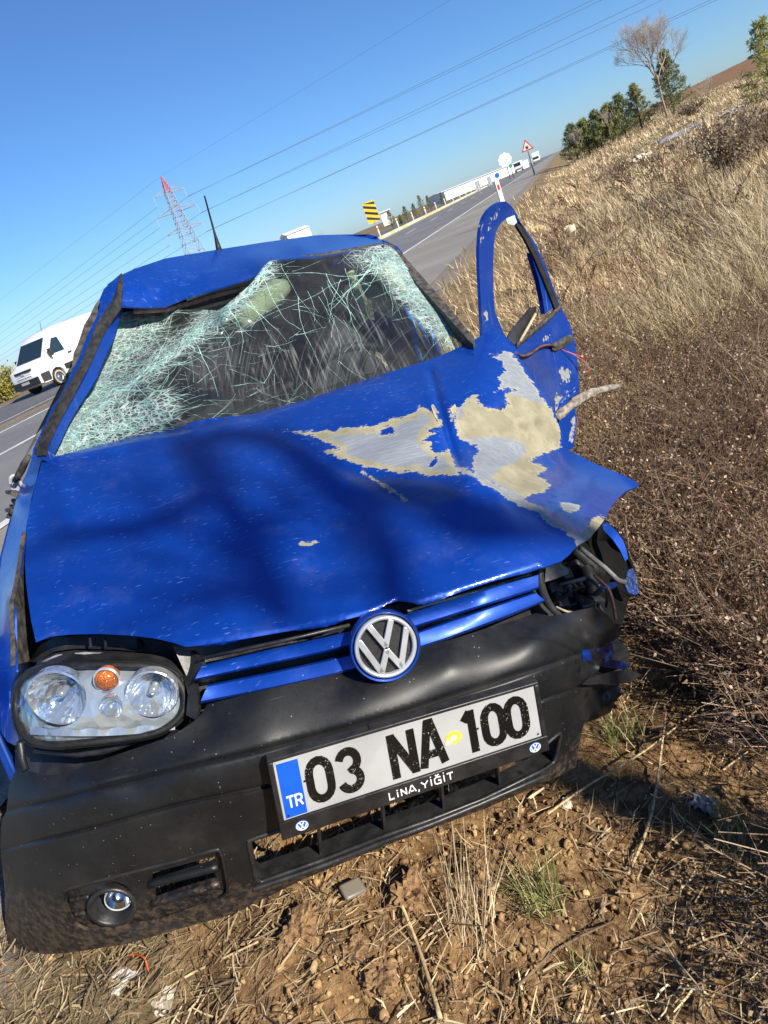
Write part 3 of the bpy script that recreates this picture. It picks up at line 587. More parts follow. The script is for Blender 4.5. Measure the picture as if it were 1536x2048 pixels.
OPEN = [(496,1682),(515,1674),(560,1660),(620,1640),(780,1590),(950,1535),(1090,1490),(1118,1466),(1121,1470),(1114,1505),(1108,1524),(1090,1538),(969,1597),(860,1640),(760,1675),(640,1722),(521,1764),(512,1758)]
BC = [(27,1546,.26),(137,1544,.17),(273,1496,.12),(387,1444,.08),(501,1387,.06),(700,1341,.05),(836,1296,.05),(959,1260,.07),(1073,1226,.11),(1187,1214,.17),(1244,1265,.24),
  (60,1580,.19),(205,1550,.085),(387,1490,.022),(560,1440,-.0),(730,1390,-.01),(900,1330,-.005),(1073,1270,.03),(1180,1255,.10),
  (9,1624,.25),(60,1612,.17),(100,1600,.13),(182,1578,.07),(365,1535,.0),(538,1496,-.03),(700,1453,-.04),(812,1425,-.04),(1000,1362,-.02),(1160,1306,.07),(1205,1287,.13),
  (14,1697,.25),(60,1685,.17),(100,1675,.125),(182,1656,.07),(365,1606,.0),(538,1571,-.028),(700,1525,-.038),(900,1460,-.03),(1083,1399,.0),(1146,1378,.05),(1230,1390,.17),
  (9,1778,.29),(16,1887,.32),(40,1800,.23),(91,1908,.22),(120,1800,.13),(255,1888,.12),(250,1750,.06),(365,1856,.09),(400,1720,.02),(515,1801,.06),(700,1720,.045),(969,1618,.045),(1099,1561,.08),(1151,1534,.13),(1168,1447,.12),(1130,1420,.05),(800,1600,-.01)]
gr1 = smooth_line([(9,1624),(100,1600),(182,1578),(365,1535),(538,1496),(700,1453),(812,1423),(1000,1362),(1100,1328),(1160,1306),(1205,1288)], 4)
gr2 = smooth_line([(14,1697),(100,1675),(182,1656),(365,1606),(538,1571)], 4); gr3 = [(1083,1399),(1146,1378),(1166,1370)]
def bump_groove(U, V):
    Q = np.stack([U, V], -1)
    g1 = line_dist(gr1, Q); side = np.zeros(len(U))
    t = .011 * np.exp(-(g1 / 5) ** 2) + .010 * np.exp(-(line_dist(gr2, Q) / 4.0) ** 2) + .009 * np.exp(-(line_dist(gr3, Q) / 4.0) ** 2)
    cr = np.clip((U - 1150) / 60, 0, 1); t = t + cr * (.022 * np.sin(V * .085 + U * .05) + .012 * np.sin(U * .17 - V * .06))
    lipd = line_dist([(521,1785),(640,1738),(760,1692),(860,1656),(969,1610),(1090,1558)], Q); t = t + np.where((U > 500) & (U < 1120), -.008 * np.exp(-(lipd / 6) ** 2), 0)
    return t
S_bp = surf_y(BC, bump_groove)
FOG = [(125,1782),(137,1775),(228,1751),(365,1717),(424,1699),(440,1697),(447,1712),(452,1735),(458,1773),(456,1787),(438,1801),(319,1842),(219,1860),(178,1862),(155,1853),(140,1832),(130,1806)]
bp = panel('front_bumper', BP, S_bp, M['plastic'], car, 5.5, .006, holes=[OPEN, FOG], feat=[gr1, gr2, gr3]); bp['label'] = 'black plastic front bumper, torn at its far end'
# rolled edges of the openings
def rim(poly, S, r, mat, parent, name, off=0., closed=True, smooth=True):
    q = resample(smooth_line(poly, 4, closed) if smooth else poly, 9, closed)
    X = S(q[:, 0], q[:, 1], off)
    if closed: X = np.r_[X, X[:1]]
    return MB().tube(X, r, 6, False).build(name, mat, parent, True)
rim(OPEN, S_bp, .005, M['trim'], bp, 'grille_lip', -.002, smooth=False)
rim([(508,1778),(640,1733),(760,1686),(860,1649),(969,1604),(1096,1549)], S_bp, .006, M['trim'], bp, 'lip_rib', .004, False)
# flange running back from the opening so that the skin reads as thick
q = resample(OPEN, 9); X = S_bp(q[:, 0], q[:, 1], -.002); n_ = len(X)
MB().add(np.r_[X, X * [.99, 1, 1] + [0, .05, .0]], [(i, (i + 1) % n_, (i + 1) % n_ + n_, i + n_) for i in range(n_)]).build('grille_flange', M['trim'], bp)
for a_, c_ in (((638,1645),(642,1716)), ((766,1600),(770,1668)), ((884,1562),(888,1620)), ((996,1525),(1001,1576))):
    p0 = S_bp(np.array([a_[0]]), np.array([a_[1]]), -.04)[0]; p1 = S_bp(np.array([c_[0]]), np.array([c_[1]]), -.03)[0]
    MB().add([p0 + (-.0025, 0, 0), p0 + (.0025, 0, 0), p0 + (.0025, .02, 0), p0 + (-.0025, .02, 0), p1 + (-.0025, 0, 0), p1 + (.0025, 0, 0), p1 + (.0025, .02, 0), p1 + (-.0025, .02, 0)], [(0, 1, 5, 4), (1, 2, 6, 5), (2, 3, 7, 6), (3, 0, 4, 7), (0, 3, 2, 1), (4, 5, 6, 7)]).build('grille_bar', M['trim'], bp)
# fog lamp insert
S_fg = surf_y([(u, v, y + .022) for u, v, y in BC])
fg = empty('fog_lamp'); fg.parent = car; fg.name = 'fog_lamp'
FC = (226, 1806); cir = [(FC[0] + 43 * math.cos(a), FC[1] + 42 * math.sin(a)) for a in np.linspace(0, 2 * math.pi, 25)[:-1]]
sl1 = [(305,1745),(365,1730),(428,1712),(432,1722),(366,1743),(304,1762)]; sl2 = [(310,1775),(365,1760),(430,1744),(434,1758),(366,1778),(312,1797)]
bezel = panel('bezel', FOG, S_fg, M['plastic'], car, 5, .005, holes=[cir, sl1, sl2]); bpy.data.objects.remove(fg); fg = bezel; fg.name = 'fog_lamp_surround'
rim(FOG, S_fg, .006, M['trim'], fg, 'rim', .016, smooth=False)
q = resample(FOG, 9); X = S_bp(q[:, 0], q[:, 1], 0); Y_ = S_fg(q[:, 0], q[:, 1], 0); n_ = len(X)
MB().add(np.r_[X, Y_], [(i, (i + 1) % n_, (i + 1) % n_ + n_, i + n_) for i in range(n_)]).build('recess_wall', M['trim'], fg, True)
for (a_, c_) in (((300,1768),(437,1733)), ((306,1806),(440,1766)), ((140,1800),(178,1793)), ((150,1828),(186,1822))):
    k = np.linspace(0, 1, 10); u = a_[0] + (c_[0] - a_[0]) * k; v = a_[1] + (c_[1] - a_[1]) * k
    MB().tube(S_fg(u, v, .004), .009 if a_[0] > 250 else .005, 6).build('louvre', M['plastic'], fg, True)
fc3 = S_fg(np.array([FC[0]]), np.array([FC[1]]))[0]; fax = np.array([-.12, -1, .02])
MB().lathe([(.040, -.03), (.047, .0), (.050, .008), (.047, .016), (.040, .012), (.036, -.03)], fc3, fax, 40).build('lamp_ring', M['trim'], fg, True)
fl_c = fc3 + np.array([.012, .006, .002]); fax2 = np.array([.05, -1, .12])
MB().lathe([(.020, -.05), (.028, -.02), (.029, .0), (.0275, .003), (.026, .0)], fl_c, fax2, 36).build('lamp_shell', M['grey'], fg, True)
MB().lathe([(.0262, .0), (.022, -.012), (.012, -.022), (.0, -.025)], fl_c, fax2, 36).build('lamp_reflector', M['lampchrome'], fg, True)
MB().lathe([(.027, .001), (.022, .0045), (.012, .0075), (.0, .009)], fl_c, fax2, 36).build('lamp_glass', M['lens'], fg, True)
# crumpled tail of the bumper: blue sticker-like paint bits and a torn plate
for q_ in ([(1163,1301),(1178,1299),(1184,1310),(1182,1320),(1167,1323)], [(1192,1298),(1222,1290),(1226,1312),(1210,1326),(1206,1304),(1194,1304)]):
    panel('paint_transfer', q_, S_bp, M['navy'] if q_[0][0] > 1170 else M['paint'], bp, 4, .001, off=.004)
TR_ = [(1163,1369),(1178,1356),(1215,1345),(1234,1343),(1238,1368),(1225,1371),(1200,1368),(1180,1370)]
panel('torn_flap', TR_, surf_y([(1163,1369,.05),(1178,1356,.07),(1234,1343,.11),(1238,1368,.10),(1180,1370,.06)]), M['plastic'], bp, 5, .004)

# ---- licence plate
PT = [np.array(cl(u, v, y=y)) for u, v, y in ((544,1522,-.062),(1066,1369,-.062),(1083,1470,-.050),(567,1640,-.050))]
def plate_pt(s, t, o=0.):                        # s 0..1 along, t 0..1 down, o out of the plate
    p = (PT[0] * (1 - s) + PT[1] * s) * (1 - t) + (PT[3] * (1 - s) + PT[2] * s) * t; return p + PN * o
PN = np.cross(PT[1] - PT[0], PT[3] - PT[0]); PN /= np.linalg.norm(PN); PN = PN if PN[1] < 0 else -PN
def pbox(b, s0, s1, t0, t1, o0, o1): b.add([plate_pt(*q) for q in ((s0, t0, o0), (s1, t0, o0), (s1, t1, o0), (s0, t1, o0), (s0, t0, o1), (s1, t0, o1), (s1, t1, o1), (s0, t1, o1))], [(3, 2, 1, 0), (4, 5, 6, 7), (0, 1, 5, 4), (1, 2, 6, 5), (2, 3, 7, 6), (3, 0, 4, 7)]); return b
lp = pbox(MB(), 0, 1, 0, 1, 0, .003).build('licence_plate', M['white_plate'], car); lp['label'] = 'white licence plate reading 03 NA 100 with a blue TR band'
bevel(lp, .0015, 2)
fr_ = MB(); pbox(fr_, -.018, 1.018, -.055, .0, -.014, .006); pbox(fr_, -.018, 0, 0.0005, 1.0, -.014, .006); pbox(fr_, 1.0, 1.018, .0005, 1.0, -.014, .006); pbox(fr_, -.018, 1.018, 1.0005, 1.30, -.014, .007); pbox(fr_, -.018, 1.018, -.04, 1.28, -.016, -.004)
bevel(fr_.build('plate_frame', M['trim'], lp), .002, 2)
pbox(MB(), .36, .44, -.075, -.056, -.01, .004).build('frame_clip', M['trim'], lp)
pbox(MB(), .010, .088, .03, .97, .003, .0038).build('blue_band', M['plate_blue'], lp)
MB().add([plate_pt(.008 + .984 * s, t, .0042) for s, t in ((0, .02), (1, .02), (1, .05), (0, .05))], [(0, 1, 2, 3)]).build('embossed_edge', M['white_plate'], lp)
def strokes(b, polys, s0, t0, sw, th, wdt, o0, o1, T=None):      # polylines in a 0..1 box, y down, drawn with width wdt (of box height, metres via plate)
    for poly in polys:
        closed = poly[0] == 'c'; p = np.array(poly[1:] if closed else poly, float)
        if closed: p = np.r_[p, p[:1]]
        P3 = lambda q, o: plate_pt(s0 + q[0] * sw, t0 + q[1] * th, o)
        asp = (sw * .52) / (th * .112)
        d = np.gradient(p * [asp, 1], axis=0); n = len(p); nn = np.zeros_like(p)
        seg = np.diff(p * [asp, 1], axis=0); seg /= np.linalg.norm(seg, axis=1)[:, None] + 1e-9
        for i in range(n):
            a = seg[i - 1] if i > 0 else (seg[-1] if closed else seg[0]); c = seg[i] if i < n - 1 else (seg[0] if closed else seg[-1])
            na = np.array([-a[1], a[0]]); nc = np.array([-c[1], c[0]]); mm = na + nc; mm /= max(np.linalg.norm(mm), 1e-6); nn[i] = mm / max(mm @ na, .45)
        L = p - nn * wdt / [asp, 1]; Rr = p + nn * wdt / [asp, 1]
        V = [P3(q, o0) for q in L] + [P3(q, o0) for q in Rr] + [P3(q, o1) for q in L] + [P3(q, o1) for q in Rr]; F = []
        for i in range(n - 1):
            F += [(2 * n + i, 2 * n + i + 1, 3 * n + i + 1, 3 * n + i), (i, 2 * n + i, 2 * n + i + 1, i + 1), (n + i, n + i + 1, 3 * n + i + 1, 3 * n + i)]
        F += [(0, n, 3 * n, 2 * n), (n - 1, 3 * n - 1, 4 * n - 1, 2 * n - 1)] if True else []
        b.add(V, [(f[0], f[1], f[2], f[3]) for f in F])
    return b
arc = lambda cx, cy, rx, ry, a0, a1, n=10: [(cx + rx * math.cos(math.radians(a)), cy + ry * math.sin(math.radians(a))) for a in np.linspace(a0, a1, n)]
GL = {'0': [['c'] + arc(.5, .34, .40, .27, 180, 360, 9) + arc(.5, .66, .40, .27, 0, 180, 9)],
 '3': [arc(.48, .29, .40, .22, 195, 430, 14) + arc(.48, .71, .42, .22, -70, 165, 14)],
 'N': [[(.1, 1), (.1, 0)], [(.12, .06), (.88, .94)], [(.9, 1), (.9, 0)]], 'A': [[(.04, 1), (.44, 0), (.56, 0), (.96, 1)], [(.2, .72), (.8, .72)]],
 '1': [[(.12, .22), (.55, .03)], [(.6, 0), (.6, 1)]], 'T': [[(0, 0), (1, 0)], [(.5, 0), (.5, 1)]], 'R': [[(.08, 1), (.08, 0), (.6, 0), (.88, .1), (.92, .27), (.85, .44), (.6, .53), (.12, .53)], [(.55, .53), (.95, 1)]],
 'L': [[(.05, 0), (.05, 1), (.95, 1)]], 'I': [[(.5, .0), (.5, 1)], [(.5, -.38), (.5, -.24)]], 'i': [[(.5, .25), (.5, 1)], [(.5, -.08), (.5, .08)]], ',': [[(.5, .9), (.3, 1.25)]],
 'Y': [[(0, 0), (.5, .5), (1, 0)], [(.5, .5), (.5, 1)]], 'G': [[(1, .05), (.35, .0), (.08, .15), (.05, .5), (.08, .85), (.35, 1), (.95, 1), (.95, .52), (.55, .52)], [(.25, -.42), (.4, -.24), (.6, -.24), (.75, -.42)]],
 'a': [[(.0, 1), (.42, 0), (.58, 0), (1, 1)], [(.3, .78), (.7, .78)]]}
for ch, s, t, sw, th, wd in (('0', .108, .12, .092, .76, .087), ('3', .222, .12, .084, .76, .087), ('N', .418, .12, .094, .78, .087), ('A', .530, .10, .090, .78, .087), ('1', .700, .10, .062, .78, .087), ('0', .778, .10, .086, .78, .087), ('0', .870, .10, .086, .78, .087)):
    strokes(MB(), GL[ch], s, t, sw, th, wd, .0031, .0046).build('plate_character', M['ink'], lp)
for ch, s in (('T', .024), ('R', .054)): strokes(MB(), GL[ch], s, .62, .026, .19, .08, .0039, .0044).build('country_letter', M['white'], lp)
x_ = .385
tx = MB()
for ch, wd in (('L', .020), ('i', .012), ('N', .024), ('a', .028), (',', .010), ('Y', .026), ('I', .012), ('G', .026), ('I', .012), ('T', .024)):
    strokes(tx, GL[ch], x_, 1.085, wd, .125, .085, .0072, .0078); x_ += wd + .006
tx.build('frame_lettering', M['white'], lp)
def disc(b, s, t, rx, o0, o1, n=28, ry=None):
    e = PT[1] - PT[0]; e /= np.linalg.norm(e); f = PT[3] - PT[0]; f -= e * (f @ e); f /= np.linalg.norm(f); c = plate_pt(s, t, 0)
    P = [c + rx * (math.cos(a) * e + math.sin(a) * f) for a in np.linspace(0, 2 * math.pi, n, False)]
    b.add([p + PN * o0 for p in P] + [p + PN * o1 for p in P], [tuple(range(n)), tuple(range(2 * n - 1, n - 1, -1))] + [(i, (i + 1) % n, (i + 1) % n + n, i + n) for i in range(n)]); return b
VW = [[(-.38, -.84), (0, -.03), (.38, -.84)], [(-.84, -.44), (-.35, .80), (0, .12), (.35, .80), (.84, -.44)]]
def emblem(b, c, e, f, n_, r, wd, o0, o1, ring=True):
    for poly in VW:
        p = np.array(poly) * r; seg = np.diff(p, axis=0); seg /= np.linalg.norm(seg, axis=1)[:, None]
        for i in range(len(p) - 1):
            nn = np.array([-seg[i][1], seg[i][0]]) * wd * r; a_, c_ = p[i] - seg[i] * wd * r * .3, p[i + 1] + seg[i] * wd * r * .3
            Q = [a_ - nn, a_ + nn, c_ + nn, c_ - nn]
            P3 = [c + q[0] * e + q[1] * f for q in Q]; b.add([p3 + n_ * o0 for p3 in P3] + [p3 + n_ * o1 for p3 in P3], [(0, 1, 2, 3), (7, 6, 5, 4), (0, 4, 5, 1), (1, 5, 6, 2), (2, 6, 7, 3), (3, 7, 4, 0)])
    return b
pe = PT[1] - PT[0]; pe /= np.linalg.norm(pe); pf = PT[3] - PT[0]; pf -= pe * (pf @ pe); pf /= np.linalg.norm(pf)
for s, t in ((.060, 1.14), (.962, 1.14)):
    bd = disc(MB(), s, t, .0125, .0071, .0078).build('frame_badge', M['badge_blue'], lp)
    eb = emblem(MB(), plate_pt(s, t, 0), pe, pf, PN, .0112, .10, .0079, .0084)
    eb.lathe([(.0100, .0078), (.0116, .0084), (.0100, .0084)], plate_pt(s, t, 0), PN, 28); eb.build('frame_badge_mark', M['white'], lp)
disc(MB(), .661, .50, .0165, .0031, .0036, 8).build('inspection_sticker', M['yellow_sticker'], lp); disc(MB(), .661, .50, .0065, .0037, .004, 12).build('sticker_centre', M['white'], lp); disc(MB(), .638, .57, .008, .0037, .004, 8).build('sticker_corner', simple('pale_pink', (.7, .45, .42), .5), lp)
for s, t in ((.098, .45), (.757, .47), (.985, .93), (.02, .93)): disc(MB(), s, t, .0022, .0031, .0042, 10).build('rivet', M['ink'], lp)

# ---- grille slats, emblem
S_gr = surf_y([(380,1360,.10),(403,1330,.12),(550,1310,.09),(700,1270,.06),(700,1310,.05),(640,1358,.05),(399,1407,.09),(836,1290,.06),(820,1240,.075),(960,1240,.08),(960,1190,.095),(1078,1164,.13),(1089,1196,.125),(600,1240,.12),(900,1180,.12)])
GB = [(345,1290),(372,1292),(450,1280),(650,1245),(760,1215),(836,1200),(986,1155),(1085,1128),(1088,1170),(1100,1205),(1122,1232),(1073,1240),(959,1275),(836,1310),(700,1355),(501,1400),(415,1425),(392,1440),(385,1400),(372,1350)]
gb = panel('grille', GB, lambda U, V, off=0: S_gr(U, V, off - .07), M['trim'], car, 8, .01); gb['label'] = 'black grille with painted blue slats'
def slat(poly_top, poly_bot, name='slat'):
    n = 24; T_ = resample(smooth_line(poly_top, 6), 5, False); k = np.linspace(0, 1, n); a = np.asarray(poly_top, float); c = np.asarray(poly_bot, float)
    def along(P, k):
        L = np.r_[0, np.cumsum(np.linalg.norm(np.diff(P, axis=0), axis=1))]; L /= L[-1]; return np.stack([np.interp(k, L, P[:, i]) for i in (0, 1)], -1)
    ta, cb = along(a, k), along(c, k); rows = []
    for w_, dep in ((0, -.035), (.0, -.012), (.12, -.003), (.5, .004), (.85, .006), (.97, .001), (1.0, -.01), (.96, -.04)):
        q = ta * (1 - w_) + cb * w_; rows.append(S_gr(q[:, 0], q[:, 1], dep))
    V = np.concatenate(rows); R_ = len(rows); F = [(r * n + i, r * n + i + 1, (r + 1) * n + i + 1, (r + 1) * n + i) for r in range(R_ - 1) for i in range(n - 1)]
    F += [tuple(r * n for r in range(R_)), tuple(r * n + n - 1 for r in range(R_ - 1, -1, -1))]
    return smooth_angle(obj(name, V, F, M['paint'], gb), 40)
slat([(404,1330),(550,1296),(640,1276),(702,1262)], [(388,1362),(550,1327),(640,1308),(712,1290)])
slat([(416,1369),(550,1342),(640,1322),(704,1306)], [(399,1408),(550,1378),(640,1358),(722,1338)])
slat([(806,1229),(900,1200),(1000,1168),(1076,1146)], [(822,1258),(900,1234),(1000,1203),(1078,1178)])
slat([(826,1266),(900,1240),(1000,1207),(1070,1184)], [(832,1300),(900,1278),(1000,1241),(1092,1203)])
MB().tube([S_gr(np.array([u]), np.array([v]), -.02)[0] for u, v in ((398,1318),(550,1285),(700,1250))], .004, 6).build('grille_edge', M['trim'], gb, True)
MB().tube([S_gr(np.array([u]), np.array([v]), -.02)[0] for u, v in ((815,1222),(925,1190),(1060,1150))], .003, 6).build('grille_edge', M['beige'], gb, True)
# curved end trim by the missing headlamp
MB().ribbon([S_gr(np.array([u]), np.array([v]), .0)[0] for u, v in smooth_line([(1082,1134),(1082,1155),(1086,1178),(1096,1203),(1108,1221),(1122,1234)], 5)], np.array([.007, .0, .002]), (0, .03, 0)).build('end_trim', M['trim'], gb, True)
# emblem: blue surround + chrome ring and letters
EC = cl(771, 1293, y=.010); ex = cl(834, 1274, y=.010) - EC; ex /= np.linalg.norm(ex); ez = np.array([.03, .26, 1.]); ez -= ex * (ez @ ex); ez /= np.linalg.norm(ez); en = np.cross(ex, ez); en = en if en[1] < 0 else -en
ER = .0635
em = MB().lathe([(.0, -.03), (.058, -.03), (.060, -.006), (.0625, .002), (.0655, .004), (.0675, -.001), (.066, -.014)], EC, en, 56).build('emblem', M['paint'], car, True); smooth_angle(em, 35); em['label'] = 'round chrome VW emblem in a blue surround'
MB().lathe([(.0, -.004), (.0585, -.004)], EC, en, 48).build('emblem_backing', M['black'], em)
MB().lathe([(.0500, -.002), (.0505, .004), (.0535, .007), (.0570, .007), (.0592, .003), (.0592, -.004)], EC, en, 64).build('emblem_ring', M['chrome'], em, True)
eb = emblem(MB(), EC, ex, -ez, en, .0545, .105, -.003, .0062); bevel(eb.build('emblem_letters', M['chrome'], em), .0012, 2)
# neck of the surround running up under the hood notch
nk = MB(); AR = np.radians(np.linspace(25, 155, 24)); rows = []
for rr_, bk_, up_ in ((.0672, .001, 0), (.068, .012, .0), (.064, .03, .0), (.058, .06, .0)): rows += [EC + rr_ * (math.cos(a) * ex + math.sin(a) * ez) - en * bk_ + np.array([0, 0, up_ * .35]) for a in AR]
nk.add(rows, [(r * 24 + i, r * 24 + i + 1, (r + 1) * 24 + i + 1, (r + 1) * 24 + i) for r in range(3) for i in range(23)]).build('emblem_neck', M['paint'], em, True)

# ---- headlamp
HL = [(34,1391),(38,1375),(50,1357),(68,1344),(105,1335),(182,1331),(251,1332),(301,1335),(333,1344),(356,1362),(368,1387),(369,1410),(360,1432),(337,1453),(305,1467),(255,1476),(182,1484),(114,1489),(73,1484),(50,1470),(37,1442),(32,1414)]
HCt = [(34,1391,.33),(68,1344,.30),(105,1335,.26),(182,1331,.215),(251,1332,.19),(333,1344,.165),(368,1400,.135),(337,1453,.12),(255,1476,.13),(182,1484,.145),(114,1489,.175),(50,1470,.26),(32,1414,.32),(116,1400,.19),(226,1400,.14),(304,1390,.125)]
S_hl = surf_y(HCt); hl = panel('headlamp', HL, lambda U, V, off=0: S_hl(U, V, off - .13), M['mirror'], car, 6, .004); hl['label'] = 'clear twin round headlamp with an amber indicator bulb'
sc_hl = lambda k: [(205 + (u - 205) * k, 1410 + (v - 1410) * (1 + (k - 1) * 1.8)) for u, v in HL]
q = resample(HL, 7); X = S_hl(q[:, 0], q[:, 1], 0); Y_ = S_hl(q[:, 0], q[:, 1], -.13); n_ = len(X)
MB().add(np.r_[X, Y_], [(i, (i + 1) % n_, (i + 1) % n_ + n_, i + n_) for i in range(n_)]).build('lamp_housing', M['mirror'], hl, True)
rim(HL, S_hl, .0075, M['black'], hl, 'lamp_gasket', -.004); rim(sc_hl(1.035), S_hl, .006, M['trim'], hl, 'lamp_outer_rim', -.014)
panel('lamp_glass', HL, lambda U, V, off=0: S_hl(U, V, off + .004 + .010 * np.clip(sdist(HL, np.stack([np.ravel(U), np.ravel(V)], -1)) / 40, 0, 1) ** .5), M['lens'], hl, 7, .0015)
def bowl(u, v, r, dep, y, name, tilt=(0, 0, 0), mat='mirror', bulb=True):
    c = cl(u, v, y=y); ax = np.array([-.28 if u < 150 else -.12, -1, .06]); ax /= np.linalg.norm(ax)
    prof = [(r * s, -dep * (1 - s ** 2)) for s in np.linspace(0, 1, 12)] + [(r * 1.03, .002), (r * 1.09, .0), (r * 1.09, -.02)]
    o_ = MB().lathe(prof, c, ax, 48).build(name, M['bowl'], hl, True); smooth_angle(o_, 40)
    if bulb:
        MB().lathe([(.0, .0), (.006, .003), (.008, .010), (.008, dep * .75), (.005, dep * .8), (0, dep * .82)], c - ax * dep, ax, 16).build('bulb', M['chrome'], hl, True)
    return c, ax
bowl(116, 1397, .057, .05, .212, 'main_reflector'); bowl(304, 1389, .0465, .05, .142, 'high_beam_reflector'); bowl(224, 1414, .022, .02, .150, 'side_reflector', bulb=False)
circ = lambda u, v, r: [(u + r * math.cos(a), v + r * math.sin(a)) for a in np.linspace(0, 2 * math.pi, 29)[:-1]]
panel('lamp_bezel', [(205 + (u - 205) * .975, 1410 + (v - 1410) * .955) for u, v in HL], lambda U, V, off=0: S_hl(U, V, off - .016), M['mirror'], hl, 6, .002, holes=[circ(116, 1398, 57), circ(304, 1390, 48), circ(224, 1415, 22), circ(212, 1362, 24)])
ca = cl(212, 1361, y=.176); axa = np.array([-.15, -1, .1]); axa /= np.linalg.norm(axa)
MB().lathe([(.023, -.02), (.0215, .0), (.017, .008), (.009, .011), (0, .012)], ca, axa, 32).build('indicator', M['bulb_orange'], hl, True)
MB().lathe([(.0215, -.005), (.024, .003), (.026, -.005)], ca, axa, 32).build('indicator_ring', M['chrome'], hl, True)
cs = cl(224, 1413, y=.145); MB().lathe([(.017, .0), (.014, .006), (.007, .010), (0, .011)], cs, np.array([-.15, -1, .1]), 24).build('side_lens', M['lens'], hl, True)
# wavy chrome shelf under the reflectors
k = np.linspace(0, 1, 40); u = 60 + 290 * k; v = 1455 + 8 * np.sin(k * 3.1) - 10 * k
A_ = S_hl(u, v, -.010 + 0 * u); B_ = S_hl(u, v + 14, -.003 + 0 * u)
A_[:, 1] += .004 * np.sin(k * 34); MB().add(np.r_[A_, B_], [(i, i + 1, 41 + i, 40 + i) for i in range(39)]).build('reflector_shelf', M['mirror'], hl, True)
# top lip of the lamp and the black support above it
LT = [(68,1340),(75,1322),(110,1306),(150,1300),(230,1302),(300,1308),(345,1318),(362,1330),(366,1352),(356,1360),(333,1342),(301,1333),(182,1329),(105,1333)]
panel('lamp_top', LT, surf_y([(75,1322,.36),(110,1306,.33),(230,1302,.27),(345,1318,.23),(366,1352,.17),(333,1342,.18),(182,1329,.225),(68,1340,.31),(105,1333,.27)]), M['trim'], hl, 6, .006)
MB().tube([cl(u, v, y=y) for u, v, y in ((78,1328,.34),(115,1313,.31),(170,1308,.28),(240,1310,.26),(310,1316,.24),(352,1328,.22))], .0045, 6).build('lamp_top_rib', M['grey'], hl, True)
SP = [(60,1322),(80,1290),(110,1274),(200,1270),(260,1272),(345,1286),(375,1296),(400,1318),(404,1332),(388,1362),(400,1408),(392,1440),(372,1430),(376,1390),(366,1352),(352,1325),(300,1306),(230,1299),(150,1297),(110,1303),(70,1325)]
panel('lamp_support', SP, surf_y([(60,1322,.42),(80,1290,.40),(200,1270,.33),(345,1286,.24),(404,1332,.135),(400,1408,.10),(376,1390,.115),(352,1325,.23),(230,1299,.30),(110,1303,.36)]), M['trim'], car, 6, .01)
for u in (180, 210, 275, 282, 330): MB().tube([cl(u, 1276, y=.29), cl(u + 2, 1296, y=.27)], .003, 5).build('support_rib', M['trim'], hl)
# cavity under the lamp
UN = [(30,1489),(40,1484),(73,1487),(114,1492),(182,1487),(255,1480),(305,1471),(342,1456),(400,1420),(415,1410),(342,1480),(273,1502),(205,1526),(137,1550),(87,1558),(50,1546),(30,1555)]
panel('lamp_cavity', UN, surf_y([(30,1489,.36),(114,1492,.30),(255,1480,.25),(342,1456,.2),(415,1410,.15),(342,1480,.18),(205,1526,.22),(87,1558,.28),(30,1555,.34)]), M['trim'], car, 7, .01)
MB().tube([cl(40, 1484, y=.25), cl(44, 1515, y=.25), cl(52, 1540, y=.23)], .007, 6).build('bumper_bracket', M['trim'], bp, True)
MB().tube([cl(70, 1500, y=.24), cl(160, 1508, y=.2), cl(210, 1500, y=.18), cl(270, 1482, y=.16)], [.006, .008, .010, .005], 6).build('bumper_bracket', M['trim'], bp, True)

# ---- smashed corner: what shows where the other headlamp was
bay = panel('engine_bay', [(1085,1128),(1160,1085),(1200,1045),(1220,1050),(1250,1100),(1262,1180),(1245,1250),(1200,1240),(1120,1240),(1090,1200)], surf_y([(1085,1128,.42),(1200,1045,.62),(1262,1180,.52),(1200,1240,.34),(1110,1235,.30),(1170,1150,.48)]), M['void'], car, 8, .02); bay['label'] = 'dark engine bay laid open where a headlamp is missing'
BR = [(1092,1135),(1110,1126),(1118,1124),(1138,1139),(1137,1148),(1105,1160),(1090,1164)]
panel('lamp_mount', BR, surf_y([(1092,1135,.26),(1118,1124,.27),(1138,1139,.27),(1105,1160,.25)]), M['midgrey'], bay, 4, .02)
MB().tube([cl(u, v, y=y) for u, v, y in ((1150,1098,.36),(1165,1115,.36),(1182,1132,.35),(1200,1150,.35))], .016, 10).build('strut', M['black'], bay, True)
MB().tube([cl(u, v, y=y) for u, v, y in ((1160,1096,.30),(1180,1112,.30),(1210,1136,.30),(1235,1160,.30),(1250,1165,.30))], .007, 6).build('bent_rail', M['midgrey'], bay, True)
hs = np.array([cl(u, v, y=y) for u, v, y in smooth_line([(1172,1138,.32),(1178,1155,.30),(1184,1172,.29),(1184,1190,.28)], 12)]); MB().tube(hs, [.016 + .004 * (i % 2) for i in range(len(hs))], 10).build('corrugated_hose', M['black'], bay, True)
MB().tube([cl(1118, 1170, y=.27), cl(1145, 1163, y=.27), cl(1170, 1157, y=.27)], .005, 6).build('metal_rod', M['midgrey'], bay, True)
MB().tube([cl(u, v, y=y) for u, v, y in smooth_line([(1188,1150,.27),(1205,1165,.26),(1218,1180,.25),(1226,1205,.24),(1232,1240,.22)], 5)], .004, 5).build('loose_hose', M['rust'], bay, True)
MB().tube([cl(u, v, y=y) for u, v, y in smooth_line([(1112,1214,.20),(1130,1222,.18),(1148,1226,.18)], 5)], .003, 5).build('straw_debris', M['beige'], bay, True)
